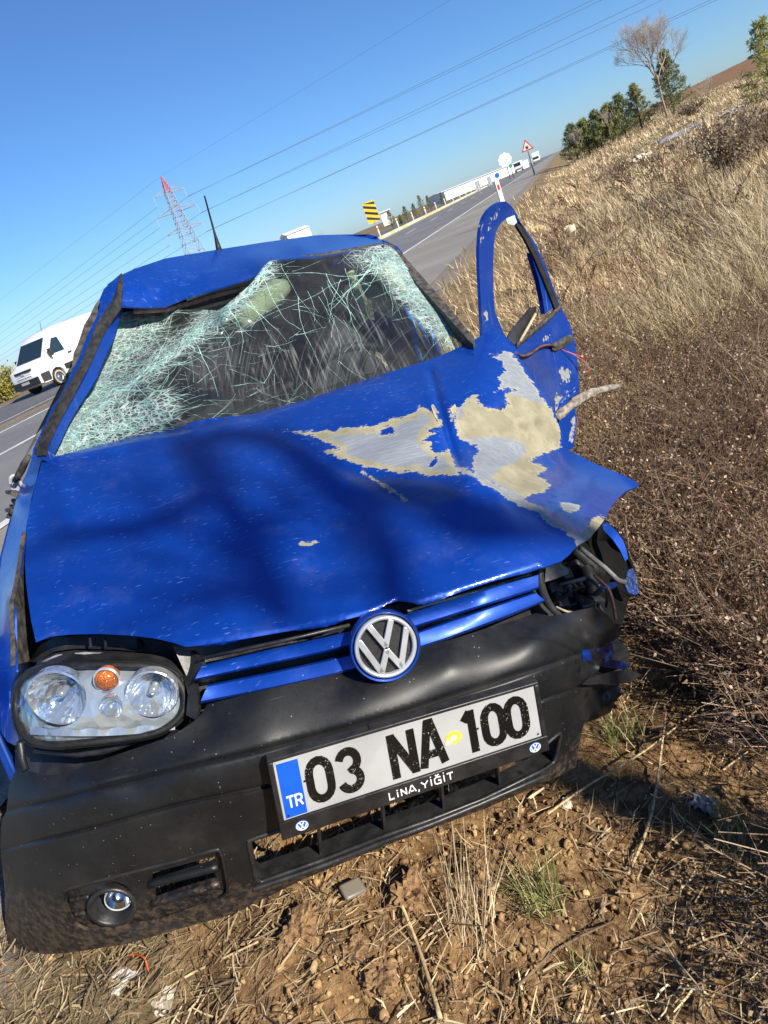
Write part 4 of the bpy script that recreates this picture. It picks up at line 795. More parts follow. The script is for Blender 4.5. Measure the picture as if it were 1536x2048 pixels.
for (u, v, y, s) in ((1125,1185,.32,.05),(1105,1180,.30,.04),(1140,1175,.34,.05),(1150,1205,.30,.045),(1118,1205,.27,.04),(1165,1210,.28,.04),(1150,1120,.38,.045),(1180,1205,.32,.05),(1160,1140,.36,.05),(1130,1150,.3,.03)):
    R_ = rotm(random.random(), random.random(), random.random()); bevel(MB().box(cl(u, v, y=y), (s, s * 1.1, s * .9), R_).build('engine_part', M['trim'] if random.random() < .7 else M['black'], bay), .006, 2)
for k in range(7):
    u0, v0 = random.uniform(1110, 1200), random.uniform(1130, 1220); MB().tube(np.array([cl(q_[0], q_[1], y=q_[2]) for q_ in smooth_line([(u0, v0, .26), (u0 + random.uniform(-25, 25), v0 + random.uniform(-15, 20), .25), (u0 + random.uniform(-40, 40), v0 + random.uniform(-5, 30), .26)], 6)]), .0035, 5).build('cable', M['black'] if k % 4 else M['midgrey'], bay, True)
# crushed wing on that side
CW = [(1204,1048),(1214,1044),(1232,1062),(1246,1080),(1253,1100),(1256,1118),(1250,1122),(1240,1100),(1225,1078),(1208,1062)]
cw = panel('crushed_wing', CW, surf_y([(1204,1048,.55),(1232,1062,.52),(1253,1100,.48),(1256,1118,.46),(1225,1078,.50)]), M['paint'], car, 4, .004)
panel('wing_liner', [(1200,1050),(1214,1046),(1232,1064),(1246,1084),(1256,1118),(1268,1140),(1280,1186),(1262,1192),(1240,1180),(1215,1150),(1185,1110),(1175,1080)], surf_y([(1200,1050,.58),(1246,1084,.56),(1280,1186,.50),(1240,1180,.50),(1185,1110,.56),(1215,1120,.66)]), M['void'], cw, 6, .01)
panel('wing_scrap', [(1256,1140),(1266,1136),(1271,1150),(1279,1186),(1270,1190),(1256,1184),(1248,1168)], surf_y([(1256,1140,.46),(1279,1186,.42),(1248,1168,.43)]), M['navy'], cw, 4, .004)
panel('wing_scrap', [(1194,1170),(1228,1164),(1236,1169),(1228,1175),(1200,1184)], surf_y([(1194,1170,.29),(1236,1169,.27),(1200,1184,.27)]), M['navy'], cw, 4, .004)
for q_ in ([(1188,1330),(1212,1318),(1240,1322),(1258,1330),(1250,1340),(1215,1336)], [(1205,1292),(1224,1286),(1228,1308),(1212,1318)], [(1225,1345),(1262,1340),(1285,1350),(1262,1365),(1235,1368)]):
    panel('broken_trim', q_, surf_y([(1188,1330,.16),(1240,1322,.20),(1228,1290,.2),(1260,1365,.22),(1200,1300,.16)]), M['navy'] if q_[0][0] < 1220 else M['black'], cw, 5, .006)
# ---- sprung door on the ditch side
DO = [(1012,403),(998,405),(988,411),(977,421),(968,435),(962,452),(960,466),(958,495),(958,526),(961,588),(964,648),(966,690),(1000,760),(1060,860),(1110,900),(1146,898),(1150,875),(1154,836),(1150,823),(1156,797),(1159,770),(1156,731),(1150,687),(1140,648),(1121,614),(1108,578),(1093,536),(1072,489),(1058,468),(1043,448),(1025,414)]
DH = [(1029,430),(1014,436),(1004,444),(996,455),(991,470),(988,489),(986,536),(987,588),(990,624),(997,640),(1008,668),(1030,694),(1060,672),(1092,646),(1119,616),(1112,598),(1095,556),(1077,512),(1056,470),(1040,444)]
S_do = surf_y([(960,466,1.42),(958,526,1.40),(964,648,1.36),(966,690,1.34),(1012,403,1.52),(1025,414,1.56),(1072,489,1.64),(1108,578,1.70),(1121,614,1.72),(1150,687,1.74),(1156,797,1.70),(1146,898,1.62),(1060,860,1.45),(1060,760,1.52),(1100,720,1.62),(1010,690,1.44),(988,489,1.47),(987,588,1.43)], lambda U, V: .012 * np.exp(-(line_dist([(1100,760),(1120,800),(1110,860)], np.stack([U, V], -1)) / 14) ** 2) + .006 * np.sin(U * .05 + V * .03) * (np.ravel(V) > 690))
DP = [[(1122,729),(1128,736),(1137,736),(1142,748),(1138,762),(1128,770),(1122,755),(1119,740)], [(1117,762),(1121,768),(1114,790),(1124,795),(1130,780),(1132,800),(1112,818),(1108,806)], [(1085,684),(1091,672),(1101,664),(1103,675),(1096,684)], [(978,436),(996,420),(1001,414),(996,428),(984,446),(976,462)], [(960,452),(966,444),(966,480),(961,490)], [(966,628),(974,618),(978,636),(968,646)], [(1150,825),(1152,850),(1146,890),(1138,880),(1142,840)]]
dpeel = lambda P: np.clip(np.maximum.reduce([sdist(q, P) - 2 for q in DP] + [1.5 - line_dist([(1112,818),(1130,790),(1156,775)], P)]), -40, 40)
do = panel('door', DO, S_do, M['peel'], car, 5, .012, holes=[DH], attrs={'peel': dpeel, 'grey': lambda P: np.full(len(P), 20.), 'scuff': lambda P: np.clip(.8 - line_dist([(1060,720),(1100,760),(1110,800)], P) / 40, 0, .8)}); do['label'] = 'sprung open blue front door with its window gone'
S_di = lambda U, V, off=0: S_do(U, V, off - .012)
panel('window_channel', [(1036,446),(1042,452),(1058,472),(1078,512),(1096,556),(1113,598),(1120,617),(1112,622),(1102,596),(1086,556),(1070,518),(1052,482),(1034,452)], lambda U, V, off=0: S_do(U, V, off + .006), M['black'], do, 4, .01)
panel('inner_frame', [(1062,505),(1074,530),(1086,562),(1098,596),(1106,616),(1090,628),(1086,600),(1078,560),(1066,522)], S_di, M['paint'], do, 4, .02)
MB().ribbon([S_do(np.array([u]), np.array([v]), .008)[0] for u, v in smooth_line([(1034,692),(1060,670),(1090,645),(1121,615)], 5)], np.array([.004, 0, .012]), (0, .012, 0)).build('window_strip', M['dirtyblack'], do, True)
panel('glass_scrap', [(1012,438),(1029,430),(1034,444),(1028,450),(1016,448)], S_do, M['crack'], do, 4, .003)
panel('quarter_light', [(1015,676),(1022,662),(1062,616),(1072,612),(1073,622),(1060,645),(1036,688),(1028,690)], surf_y([(1015,676,1.50),(1062,616,1.62),(1073,622,1.64),(1036,688,1.50)]), M['trim'], do, 5, .01)
MB().tube([cl(1040, 683, y=1.50), cl(1056, 655, y=1.55), cl(1071, 628, y=1.60)], .006, 6).build('torn_edge', M['beige'], do, True)
HD = [(1104,693),(1108,686),(1122,677),(1140,669),(1146,672),(1144,683),(1130,694),(1112,702),(1105,700)]
panel('door_handle', HD, lambda U, V, off=0: S_do(U, V, off + .02 + .015 * np.clip(sdist(HD, np.stack([np.ravel(U), np.ravel(V)], -1)) / 8, 0, 1)), M['dirtyblack'], do, 4, .03)
MB().tube([S_do(np.array([u]), np.array([v]), .03)[0] for u, v in smooth_line([(1030,705),(1045,712),(1062,707),(1080,694),(1098,690),(1112,693)], 6)], .005, 6).build('wiring_loom', M['rust'], do, True)
for k, (mt, pts) in enumerate((('wire_red', [(1112,692),(1130,702),(1148,708),(1160,712),(1170,720)]), ('wire_red', [(1140,705),(1158,716),(1172,728),(1180,744)]), ('wire_green', [(1135,703),(1155,714),(1166,722),(1178,730)]), ('wire_red', [(1166,720),(1174,726),(1176,738),(1182,748)]), ('wire_green', [(1168,722),(1176,734),(1188,740)]))):
    MB().tube([cl(u, v, y=1.68) for u, v in smooth_line(pts, 6)], .0018, 5).build('torn_wire', M[mt], do, True)
for v0 in (776, 786, 797): MB().tube([S_do(np.array([u]), np.array([v]), .004)[0] for u, v in smooth_line([(1118,818 + (v0 - 786)),(1132,800 + (v0 - 786)),(1157,v0 - 2)], 5)], .005, 6).build('door_moulding', M['paint'], do, True)

# ---- rest of the shell, from real dimensions (mostly hidden from here)
def grid_panel(name, outline, holes, fn, mat, parent, step=.05, thick=.02):
    bnd = [resample(outline, step)] + [resample(h, step) for h in holes]; lo, hi = bnd[0].min(0), bnd[0].max(0)
    gx, gy = np.meshgrid(np.arange(lo[0], hi[0], step), np.arange(lo[1], hi[1], step)); Q = np.stack([gx.ravel(), gy.ravel()], -1); k = inside(bnd[0], Q)
    for h in bnd[1:]: k &= ~inside(h, Q)
    Q = Q[k]
    for b_ in bnd: Q = Q[line_dist(b_, Q, True) > step * .5]
    pts = np.concatenate(bnd + [Q]); E_ = []; s = 0
    for b_ in bnd: E_ += [(s + i, s + (i + 1) % len(b_)) for i in range(len(b_))]; s += len(b_)
    r = delaunay_2d_cdt([Vector((p[0], p[1])) for p in pts], E_, [], 0, 1e-5); P = np.array([tuple(v) for v in r[0]]); T = np.array([f for f in r[2] if len(f) == 3]); c = P[T].mean(1); k = inside(bnd[0], c)
    for h in bnd[1:]: k &= ~inside(h, c)
    o = obj(name, fn(P[:, 0], P[:, 1]), T[k], mat, parent); smooth_angle(o, 40); md = o.modifiers.new('thick', 'SOLIDIFY'); md.thickness = thick; md.offset = 0; return o
wheel_arch = lambda cy: [(cy + .34 * math.cos(a), .29 + .34 * math.sin(a)) for a in np.linspace(0, math.pi, 15)]
side = [(.36, .30)] + [(.88 - .34 * math.cos(a), .29 + .34 * math.sin(a)) for a in np.linspace(0, math.pi, 13)] + [(1.3, .18), (3.0, .18)] + [(3.39 - .34 * math.cos(a), .29 + .34 * math.sin(a)) for a in np.linspace(0, math.pi, 13)] + [(3.95, .3), (4.05, .6), (4.0, .92), (3.6, .93), (2.0, .88), (1.2, .80), (.8, .70), (.36, .60)]
SIL = np.array([(69,893),(82,864),(105,812),(124,787),(142,746),(147,706),(168,650),(192,606),(207,579),(230,557),(243,546),(300,527)], float)
def fit_left(y, z, x0=-.85, m_=9):
    x = x0
    for _ in range(120):
        u, v = proj(car_w(np.array([x, y, z])))
        if v > 905 or u > np.interp(-v, -SIL[:, 1], SIL[:, 0]) + m_: return x
        x += .01
    return x
sx = lambda s: (lambda y, z: np.stack([s * (.85 - .06 * np.clip((.45 - y) / .2, 0, 1) - .05 * np.clip((y - 3.4) / .6, 0, 1) ** 2 - .05 * np.clip((z - .62) / .35, 0, 1) ** 2), y, z], -1))
sxl = lambda y, z: (lambda q: np.stack([np.array([max(a, fit_left(b_, c_, max(a, -.86), 5)) if b_ > 1.05 else a for a, b_, c_ in q]), q[:, 1], q[:, 2]], -1))(sx(-1)(y, z))
ls = grid_panel('body_side', side, [], sxl, M['paint'], car)
rs_ = [(1.0, .2), (1.15, .55)] + [(2.1, .6), (2.15, .18), (3.0, .18)] + [(3.39 - .34 * math.cos(a), .29 + .34 * math.sin(a)) for a in np.linspace(0, math.pi, 13)] + [(3.95, .3), (4.05, .6), (4.0, .92), (3.6, .93), (2.15, .88), (2.1, .62), (1.16, .60), (.98, .25)]
rs = grid_panel('body_side', [(2.15, .18), (3.0, .18)] + [(3.39 - .34 * math.cos(a), .29 + .34 * math.sin(a)) for a in np.linspace(0, math.pi, 13)] + [(3.95, .3), (4.05, .6), (4.0, .92), (3.6, .93), (2.15, .88)], [], sx(1), M['paint'], car)
MB().box((.80, 1.6, .20), (.08, 1.15, .12)).build('door_sill', M['paint'], rs)
# upper rear: glasshouse pillars, side glass, hatch
gm = thin_glass('tinted_glass', (.10, .13, .125))
def bar(name, pts, r, mat, par): return MB().tube(pts, r, 8).build(name, mat, par, True)
bar('rear_pillar', [(fit_left(3.55, .92) + .06, 3.55, .92), (fit_left(3.0, 1.28, -.6) + .06, 3.0, 1.28)], .06, M['paint'], ls); bar('rear_pillar', [(.80, 3.55, .92), (.60, 3.0, 1.27)], .07, M['paint'], rs)
bar('centre_pillar', [(fit_left(2.25, .86) + .06, 2.25, .86), (fit_left(2.2, 1.28, -.62) + .06, 2.2, 1.28)], .045, M['trim'], ls); bar('centre_pillar', [(.80, 2.25, .86), (.64, 2.2, 1.27)], .045, M['beige'], rs)
bar('roof_rail', [cl(250, 560, y=1.75) + (.02, .03, -.03), (fit_left(2.2, 1.30, -.58) + .06, 2.2, 1.29), (fit_left(3.0, 1.29, -.58) + .06, 3.0, 1.27)], .025, M['trim'], ls); bar('roof_rail', [cl(764, 486, y=1.80) + (0, .04, -.05), (.60, 2.2, 1.27), (.58, 3.0, 1.26)], .03, M['trim'], rs)
obj('side_window', [(fit_left(1.45, .86), 1.45, .86), (fit_left(2.2, .88), 2.2, .88), (fit_left(2.15, 1.25, -.62), 2.15, 1.25), (fit_left(1.75, 1.22, -.6), 1.75, 1.22)], [(0, 1, 2, 3)], gm, ls); obj('side_window', [(fit_left(2.3, .88), 2.3, .88), (fit_left(3.4, .92), 3.4, .92), (fit_left(3.0, 1.22, -.62), 3.0, 1.22), (fit_left(2.25, 1.25, -.62), 2.25, 1.25)], [(0, 1, 2, 3)], gm, ls)
obj('side_window', [(.79, 2.3, .88), (.79, 3.4, .92), (.62, 3.0, 1.22), (.64, 2.25, 1.24)], [(0, 1, 2, 3)], gm, rs)
hatch = grid_panel('hatch', [(-.70, .3), (.78, .3), (.78, .92), (.56, 1.27), (-.26, 1.27), (-.50, .92)], [[(-.40, .93), (.62, .93), (.46, 1.22), (-.20, 1.22)]], lambda x, z: np.stack([x, 4.05 - .05 * x * x - 1.05 * np.clip((z - .9) / .4, 0, 1) * .95 - .1 * np.clip((.6 - z) / .3, 0, 1), z], -1), M['paint'], car)
obj('rear_window', [(-.40, 3.96, .93), (.62, 3.96, .93), (.46, 3.27, 1.22), (-.20, 3.27, 1.22)], [(0, 1, 2, 3)], gm, hatch)
# floor, firewall, dashboard
fl = MB(); fl.box((0, 2.5, .20), (1.6, 3.0, .05)); fl.box((0, 1.08, .55), (1.5, .04, .62)); fl.box((0, .62, .30), (1.25, .75, .05)); fl.build('floor_pan', M['black'], car)
db = MB(); k = np.linspace(-.72, .72, 25); prof = [(1.06, .86), (1.2, .885), (1.38, .875), (1.5, .84), (1.56, .76), (1.52, .60), (1.3, .45)]
V = [(x, y + .05 * (abs(x) < .15), z + (.03 * math.exp(-((x - .34) / .17) ** 2) if 1.25 < y < 1.55 else 0)) for y, z in prof for x in k]; n_ = len(k)
db.add(V, [(r * n_ + i, r * n_ + i + 1, (r + 1) * n_ + i + 1, (r + 1) * n_ + i) for r in range(len(prof) - 1) for i in range(n_ - 1)]); dash = db.build('dashboard', M['dash'], car, True)
sw_c = np.array([.34, 1.66, .80]); sw_ax = np.array([0, 1, .45]); sw_ax /= np.linalg.norm(sw_ax); e1 = np.array([1., 0, 0]); e2 = np.cross(sw_ax, e1)
sw = MB().tube([sw_c + .19 * (math.cos(a) * e1 + math.sin(a) * e2) for a in np.linspace(0, 2 * math.pi, 41)], .016, 8, False).build('steering_wheel', M['dash'], car, True)
hub = MB().box(sw_c - sw_ax * .02, (.12, .05, .10)); [hub.tube([sw_c, sw_c + .19 * (math.cos(a) * e1 + math.sin(a) * e2)], .015, 6) for a in (0.2, math.pi - .2, -math.pi / 2 - .3, -math.pi / 2 + .3)]; bevel(hub.build('wheel_hub', M['dash'], sw), .012, 2)
def seat(x, lean=0):
    s = bevel(MB().box((x, 2.15, .45), (.5, .52, .16)).build('seat', M['seat'], car), .05, 3)
    R_ = rotm(math.radians(-18), 0, lean); o_ = bevel(MB().box((x, 2.48, .80), (.48, .13, .66), R_).build('backrest', M['seat'], s), .05, 3); bevel(MB().box((x + lean * .2, 2.60, 1.17), (.27, .10, .17), R_).build('headrest', M['seat'], s), .04, 3)
    return s
seat(-.36, .1); seat(.36, -.15); rb = bevel(MB().box((0, 3.1, .45), (1.3, .5, .18)).build('rear_bench', M['seat'], car), .05, 3); bevel(MB().box((0, 3.4, .78), (1.3, .14, .55), rotm(math.radians(-18), 0, 0)).build('bench_back', M['seat'], rb), .05, 3)
# sun visor hanging behind the glass
def behind(u, v, d):
    X = S_ws(np.array([float(u)]), np.array([float(v)]), -d)[0]; return X
vp = [behind(u, v, d) for u, v, d in ((478,648,.10),(505,622,.11),(530,600,.12),(555,580,.13),(572,572,.13))]
vz = MB().tube(vp, [.030, .040, .043, .042, .026], 12); vz.v = vz.v; vs_ = vz.build('sun_visor', M['visor'], car, True)
MB().tube([behind(482, 590, .10), behind(500, 604, .11), behind(518, 606, .11)], [.012, .018, .012], 8).build('visor_mount', M['visor'], vs_, True)
bar('grab_handle', [behind(700, 545, .25), behind(725, 600, .35), behind(738, 640, .45)], .018, M['visor'], car); obj('belt_cover', [behind(720, 590, .40), behind(742, 600, .40), behind(750, 640, .42), behind(722, 638, .42)], [(0, 1, 2, 3)], M['beige'], car)
bar('pillar_trim', [behind(735, 540, .10), behind(800, 590, .10), behind(880, 640, .09), behind(930, 672, .07)], [.022, .026, .028, .026], M['beige'], car)
bar('blue_pole', [behind(800, 590, .3), behind(822, 640, .3), behind(842, 722, .25)], .012, M['toolblue'], car); bar('blue_pole', [behind(835, 640, .28), behind(850, 670, .27), behind(864, 716, .24)], .009, M['toolblue'], car); bar('blue_pole', [behind(782, 575, .3), behind(800, 590, .3), behind(812, 610, .3)], .014, M['toolblue'], car)
# wheels
def car_wheel(x, y, par):
    s = -1 if x < 0 else 1; t_ = MB().lathe([(.20, -.09), (.29, -.095), (.31, -.07), (.312, .0), (.31, .07), (.29, .095), (.20, .09)], (x, y, .30), (1, 0, 0), 40).build('wheel', M['tyre'], par, True)
    MB().lathe([(.0, .05 * s), (.06, .06 * s), (.17, .05 * s), (.20, .08 * s), (.205, 0), (0, 0)], (x, y, .30), (1, 0, 0), 32).build('rim', M['steel'], t_, True)
for x, y in ((-.74, .90), (.70, .95), (-.74, 3.39), (.74, 3.39)): car_wheel(x, y, car)
# remains of the torn-off mirror on the road side
mb_ = MB().tube([cl(58, 912, y=1.12), cl(50, 925, y=1.13), cl(42, 942, y=1.13), cl(30, 963, y=1.14)], [.008, .010, .011, .008], 6).build('mirror_stub', M['dirtyblack'], car, True)
MB().tube([cl(u, v, y=1.15) for u, v in smooth_line([(20,968),(22,955),(30,952),(38,960),(45,975)], 5)], .006, 6).build('mirror_bracket', M['grey'], mb_, True)
panel('mirror_plate', [(17,955),(24,950),(32,952),(42,968),(36,985),(22,978)], surf_y([(17,955,1.18),(32,952,1.17),(36,985,1.15)]), M['grey'], mb_, 4, .01)
for u, v in ((14,984),(22,987),(30,990),(13,1020),(20,1026),(16,1034),(26,1000),(22,1012)): MB().tube([cl(u, v, y=1.12), cl(u + random.uniform(2, 8), v + random.uniform(-5, 5), y=1.1), cl(u + 14, v + 4, y=1.06)], [.006, .008, .010], 5).build('broken_clip', M['dirtyblack'], mb_)
# ================================================================== THE PLACE
AZ = math.radians(18.1); DS = np.array([math.sin(AZ), math.cos(AZ)]); DL = np.array([math.cos(AZ), -math.sin(AZ)])
ROADZ = .45
def off(s): return .042 * np.clip(np.asarray(s, float) - 10, 0, None)
def sl2w(s, l, z=0.):
    s = np.asarray(s, float); l = np.asarray(l, float) + off(s); X = s[..., None] * DS + l[..., None] * DL
    return np.concatenate([X, np.broadcast_to(np.asarray(z, float), s.shape)[..., None]], -1)
def w2sl(x, y):
    s = x * DS[0] + y * DS[1]; l = x * DL[0] + y * DL[1]; return s, l - off(s)
_lat = np.array([-60, -27, -17.2, -16.9, -12.9, -12.6, -2.0, -1.6, -.9, 0, .7, 1.4, 2.2, 3.2, 5, 8, 14, 30, 60, 120, 300, 900])
_lz = np.array([.1, .22, .24, .26, .44, .44, .44, .43, .33, .16, .02, -.03, .03, .17, .38, .62, .88, 1.15, 1.35, 2.6, 26, 60])
def ground_z(x, y):
    s, l = w2sl(np.asarray(x, float), np.asarray(y, float))
    z = np.interp(l, _lat, _lz)
    # right field: at the far end it flattens towards the road level
    car_pl = CAR_T[2] + (-CAR_R[2, 0] * 0) + 0
    # plane the car rests on
    nrm = CAR_R[:, 2]; zc = CAR_T[2] - (nrm[0] * (x - CAR_T[0]) + nrm[1] * (y - CAR_T[1])) / nrm[2] - .02
    d = np.hypot((x + .35) / 2.2, (y - 2.0) / 3.2); w_ = np.clip(1.35 - d, 0, 1); w_ = w_ * w_ * (3 - 2 * w_)
    zc = np.clip(zc, -.06, .46); z = z * (1 - w_) + zc * w_
    far = np.clip((s - 60) / 200, 0, 1); z = np.where(l > 1.4, z * (1 - .12 * far), z)
    return z
def hash_noise(x, y, f, seed=0):                 # cheap value noise
    X = x * f + seed * 17.3; Y = y * f - seed * 9.1; xi = np.floor(X); yi = np.floor(Y); fx = X - xi; fy = Y - yi; fx = fx * fx * (3 - 2 * fx); fy = fy * fy * (3 - 2 * fy)
    h = lambda a, b: np.modf(np.abs(np.sin(a * 127.1 + b * 311.7 + seed) * 43758.5453))[0]
    return (h(xi, yi) * (1 - fx) + h(xi + 1, yi) * fx) * (1 - fy) + (h(xi, yi + 1) * (1 - fx) + h(xi + 1, yi + 1) * fx) * fy
def rough_z(x, y):
    s, l = w2sl(x, y); soft = np.clip((l + 1.9) / .5, 0, 1) * np.clip(1.3 - np.hypot(x, y) / 30, .1, 1)
    return soft * (.05 * (hash_noise(x, y, 2.3, 1) - .5) + .055 * (hash_noise(x, y, 6, 2) - .5) + .042 * (hash_noise(x, y, 17, 3) - .5) + .022 * (hash_noise(x, y, 45, 4) - .5)) * np.where(np.hypot(x, y) < 12, 1, .4)
def gz(x, y): x = np.asarray(x, float); y = np.asarray(y, float); return ground_z(x, y) + rough_z(x, y)

def sinh_axis(a, b, n, c, k):
    t0, t1 = math.asinh((a - c) / k), math.asinh((b - c) / k); return c + k * np.sinh(np.linspace(t0, t1, n))
gs = sinh_axis(-30, 2500, 520, 1.6, .9); gl = sinh_axis(-500, 1600, 520, .1, .8)
SS, LL = np.meshgrid(gs, gl, indexing='ij'); W_ = sl2w(SS, LL); gx, gy = W_[..., 0], W_[..., 1]; zz = gz(gx, gy)
V = np.stack([gx, gy, zz], -1).reshape(-1, 3); ns, nl = len(gs), len(gl); I = np.arange(ns * nl).reshape(ns, nl)
Fq = np.stack([I[:-1, :-1], I[:-1, 1:], I[1:, 1:], I[1:, :-1]], -1).reshape(-1, 4)[:, ::-1]
def ground_mat():
    g = G('dry_ground'); P_ = g.pos()
    n1 = g.noise(.5, 5); n2 = g.noise(3.5, 7, .65); n3 = g.noise(28, 6, .7); n4 = g.noise(.06, 5)
    soil = g.mix(g.ramp(n2, .35, .68), (.13, .072, .034), (.33, .195, .085)); soil = g.mix(g.math('MULTIPLY', g.ramp(n3, .42, .7), .6), soil, (.42, .285, .15)); soil = g.mix(g.math('MULTIPLY', g.ramp(n3, .5, .3), .5), soil, (.07, .042, .024))
    straw = g.mix(g.ramp(n3, .35, .7), (.16, .115, .06), (.36, .275, .155)); straw = g.mix(g.ramp(n1, .4, .66), straw, g.mix(g.ramp(n3, .4, .7), (.12, .085, .05), (.25, .185, .11)))
    wt = g.ramp(g.attr('straw'), .35, .65); c = g.mix(wt, soil, straw)
    plough = g.mix(g.ramp(n4, .4, .6), (.24, .125, .06), (.30, .18, .095)); c = g.mix(g.ramp(g.attr('hill'), .3, .7), c, plough)
    gravel = g.mix(g.ramp(n3, .35, .65), (.17, .145, .115), (.30, .265, .215)); c = g.mix(g.ramp(g.attr('gravel'), .3, .7), c, gravel)
    g.p(col=c, rough=.95, spec=.15, nrm=g.bump(g.math('ADD', n3, g.math('MULTIPLY', g.noise(90, 5, .7), .5)), .9, .02)); return g.m
ground = struct(obj_np('ground', V, Fq, ground_mat(), smooth=True))
sF, lF = SS.ravel(), LL.ravel(); dst = np.hypot(V[:, 0], V[:, 1]); cdist = np.hypot((V[:, 0] + .25) / 1.5, (V[:, 1] - 1.1) / .9)
st_ = np.clip((dst - 2.1) / 1.5, 0, 1); st_ = np.maximum(st_, np.clip((-.55 - V[:, 0]) / .5, 0, .55)); st_ = st_ + .25 * (hash_noise(V[:, 0], V[:, 1], 1.7, 9) - .5)
fattr(ground, 'straw', st_)
fattr(ground, 'gravel', np.clip(1 - np.abs(lF + 1.9) / .7, 0, 1) * 1.2 + .9 * np.clip(1 - np.abs(lF + 14.8) / 2.2, 0, 1)); fattr(ground, 'hill', np.clip((lF - 90) / 40, 0, 1) * np.clip((sF - 60) / 60, 0, 1))

# ---- road sheets
def sheet(name, s, l0, l1, z, mat, nl=2, zf=None):
    s = np.asarray(s, float); L_ = np.linspace(0, 1, nl); V = []
    for a in L_: V.append(sl2w(s, np.asarray(l0) * (1 - a) + np.asarray(l1) * a + 0 * s, z))
    V = np.concatenate(V); n = len(s); return obj(name, V, [(k * n + i, k * n + i + 1, (k + 1) * n + i + 1, (k + 1) * n + i) for k in range(nl - 1) for i in range(n - 1)], mat)
SR = np.r_[np.arange(-30, 60, 4), np.arange(60, 400, 20), np.arange(400, 2501, 100)].astype(float)
def asphalt(name, a, b_):
    g = G(name); n1 = g.noise(160, 4, .7); n2 = g.noise(.35, 6, .6); lanes = g.noise(1, 3, .5, vec=g.pos((.9, .9, .9)))
    c = g.mix(g.ramp(n1, .3, .7), a, b_); c = g.mix(g.math('MULTIPLY', g.ramp(n2, .4, .7), .35), c, tuple(x * 1.5 for x in b_)); g.p(col=c, rough=.85, spec=.3, nrm=g.bump(n1, .5, .01)); return g.m
asp = asphalt('asphalt', (.125, .124, .125), (.20, .196, .192)); shd = asphalt('worn_shoulder_asphalt', (.19, .175, .155), (.29, .27, .24))
road = struct(sheet('road', SR, -12.7, -4.9, ROADZ + .004, asp)); shoulder = struct(sheet('road_shoulder', SR, -5.0, -1.9, ROADZ - .003, shd, 2))
carr = struct(sheet('far_carriageway', SR, -26.5, -17.0, ROADZ - .19, asphalt('asphalt_far', (.085, .087, .094), (.14, .142, .15))))
lm = simple('road_paint', (.62, .62, .6), .7, var=.25, scale=3)
el = struct(sheet('edge_line', SR[SR < 900], -4.88, -4.70, ROADZ + .008, lm)); el2 = struct(sheet('edge_line', SR[SR < 900], -12.3, -12.12, ROADZ + .008, lm))
el3 = struct(sheet('edge_line', SR[SR < 900], -17.5, -17.35, ROADZ - .186, lm)); el4 = struct(sheet('edge_line', SR[SR < 900], -26.0, -25.85, ROADZ - .186, lm))
for k in range(16):
    s0 = 9.6 + (k - 2) * 9.0; struct(sheet('lane_dash', np.array([s0, s0 + 1.5, s0 + 3.2]), -8.92, -8.74, ROADZ + .008, lm))

# ---- kerb with delineator posts, chevron board
kerb = MB(); S_k = np.arange(56, 152, 4.); prof = [(-13.0, .44), (-13.0, .62), (-13.12, .66), (-13.4, .66), (-13.45, .44)]
V = [sl2w(np.array(s), np.array(l), z) for l, z in prof for s in S_k]; n_ = len(S_k)
kerb.add(V, [(r * n_ + i, r * n_ + i + 1, (r + 1) * n_ + i + 1, (r + 1) * n_ + i) for r in range(4) for i in range(n_ - 1)])
def kerb_mat():
    g = G('yellow_kerb'); c = g.mix(g.ramp(g.noise(.5, 4), .42, .58), (.52, .42, .18), (.55, .52, .42)); g.p(col=c, rough=.8); return g.m
tag(kerb.build('kerb', kerb_mat()), 'long raised kerb painted yellow and white along the central reserve', 'kerb')
cone_pts = [(751,474),(769,460),(777,466),(804,448),(828,438),(845,431),(878,418),(891,411),(902,408),(911,402),(920,398),(934,392),(950,384)]
MBP = None; wm = simple('post_white', (.75, .74, .70), .6, var=.12, scale=8); rm_ = simple('reflector_red', (.55, .03, .04), .3); dk = simple('dark_post_band', (.03, .03, .03), .6)
ords = ['nearest the yellow chevron board', 'second from the chevron board', 'third from the chevron board', 'fourth from the chevron board', 'fifth from the chevron board', 'sixth from the chevron board', 'seventh from the chevron board', 'eighth from the chevron board', 'ninth from the chevron board', 'tenth from the chevron board', 'third from the far end', 'second from the far end', 'farthest along the kerb']
proto = None
for i, (u, v) in enumerate(cone_pts):
    d = ray(u, v); s_ = 58 + i * 7.2; X = sl2w(np.array(s_), np.array(-13.25), ROADZ + .21)
    if proto is None:
        proto = empty('kerb_post'); MB().tube([(0, 0, 0), (0, 0, .70), (0, 0, .74)], [.07, .06, .03], 10).build('shaft', wm, proto, True); MB().tube([(0, 0, .52), (0, 0, .60)], .067, 10).build('reflector_band', rm_, proto, True); o_ = proto
    else: o_ = copy_tree(proto)
    o_.location = tuple(X); tag(o_, 'short white delineator post on the kerb, ' + ords[i], 'post', 'white posts along the kerb')
cs_ = empty('chevron_sign', at(760, 474, 76.)); X = np.array(cs_.location)
def sign_frame(loc): # right/up vectors of a board facing the camera's traffic
    f = CAM[:2] - np.asarray(loc)[:2]; f = f / np.linalg.norm(f); return np.array([-f[1], f[0], 0.]) * 1., np.array([f[0], f[1], 0.])
rx, fx = sign_frame(X); ym = simple('sign_yellow', (.78, .50, .03), .45, var=.08, scale=5); bm_ = simple('sign_black', (.02, .02, .02), .5)
def board(o_, c, w_, h_, mat, name, t=.03): R_ = np.stack([rx, -fx, (0, 0, 1)], 1); return MB().box(c, (w_, t, h_), R_).build(name, mat, o_)
tag(cs_, 'yellow and black striped chevron board at the end of the kerb', 'sign')
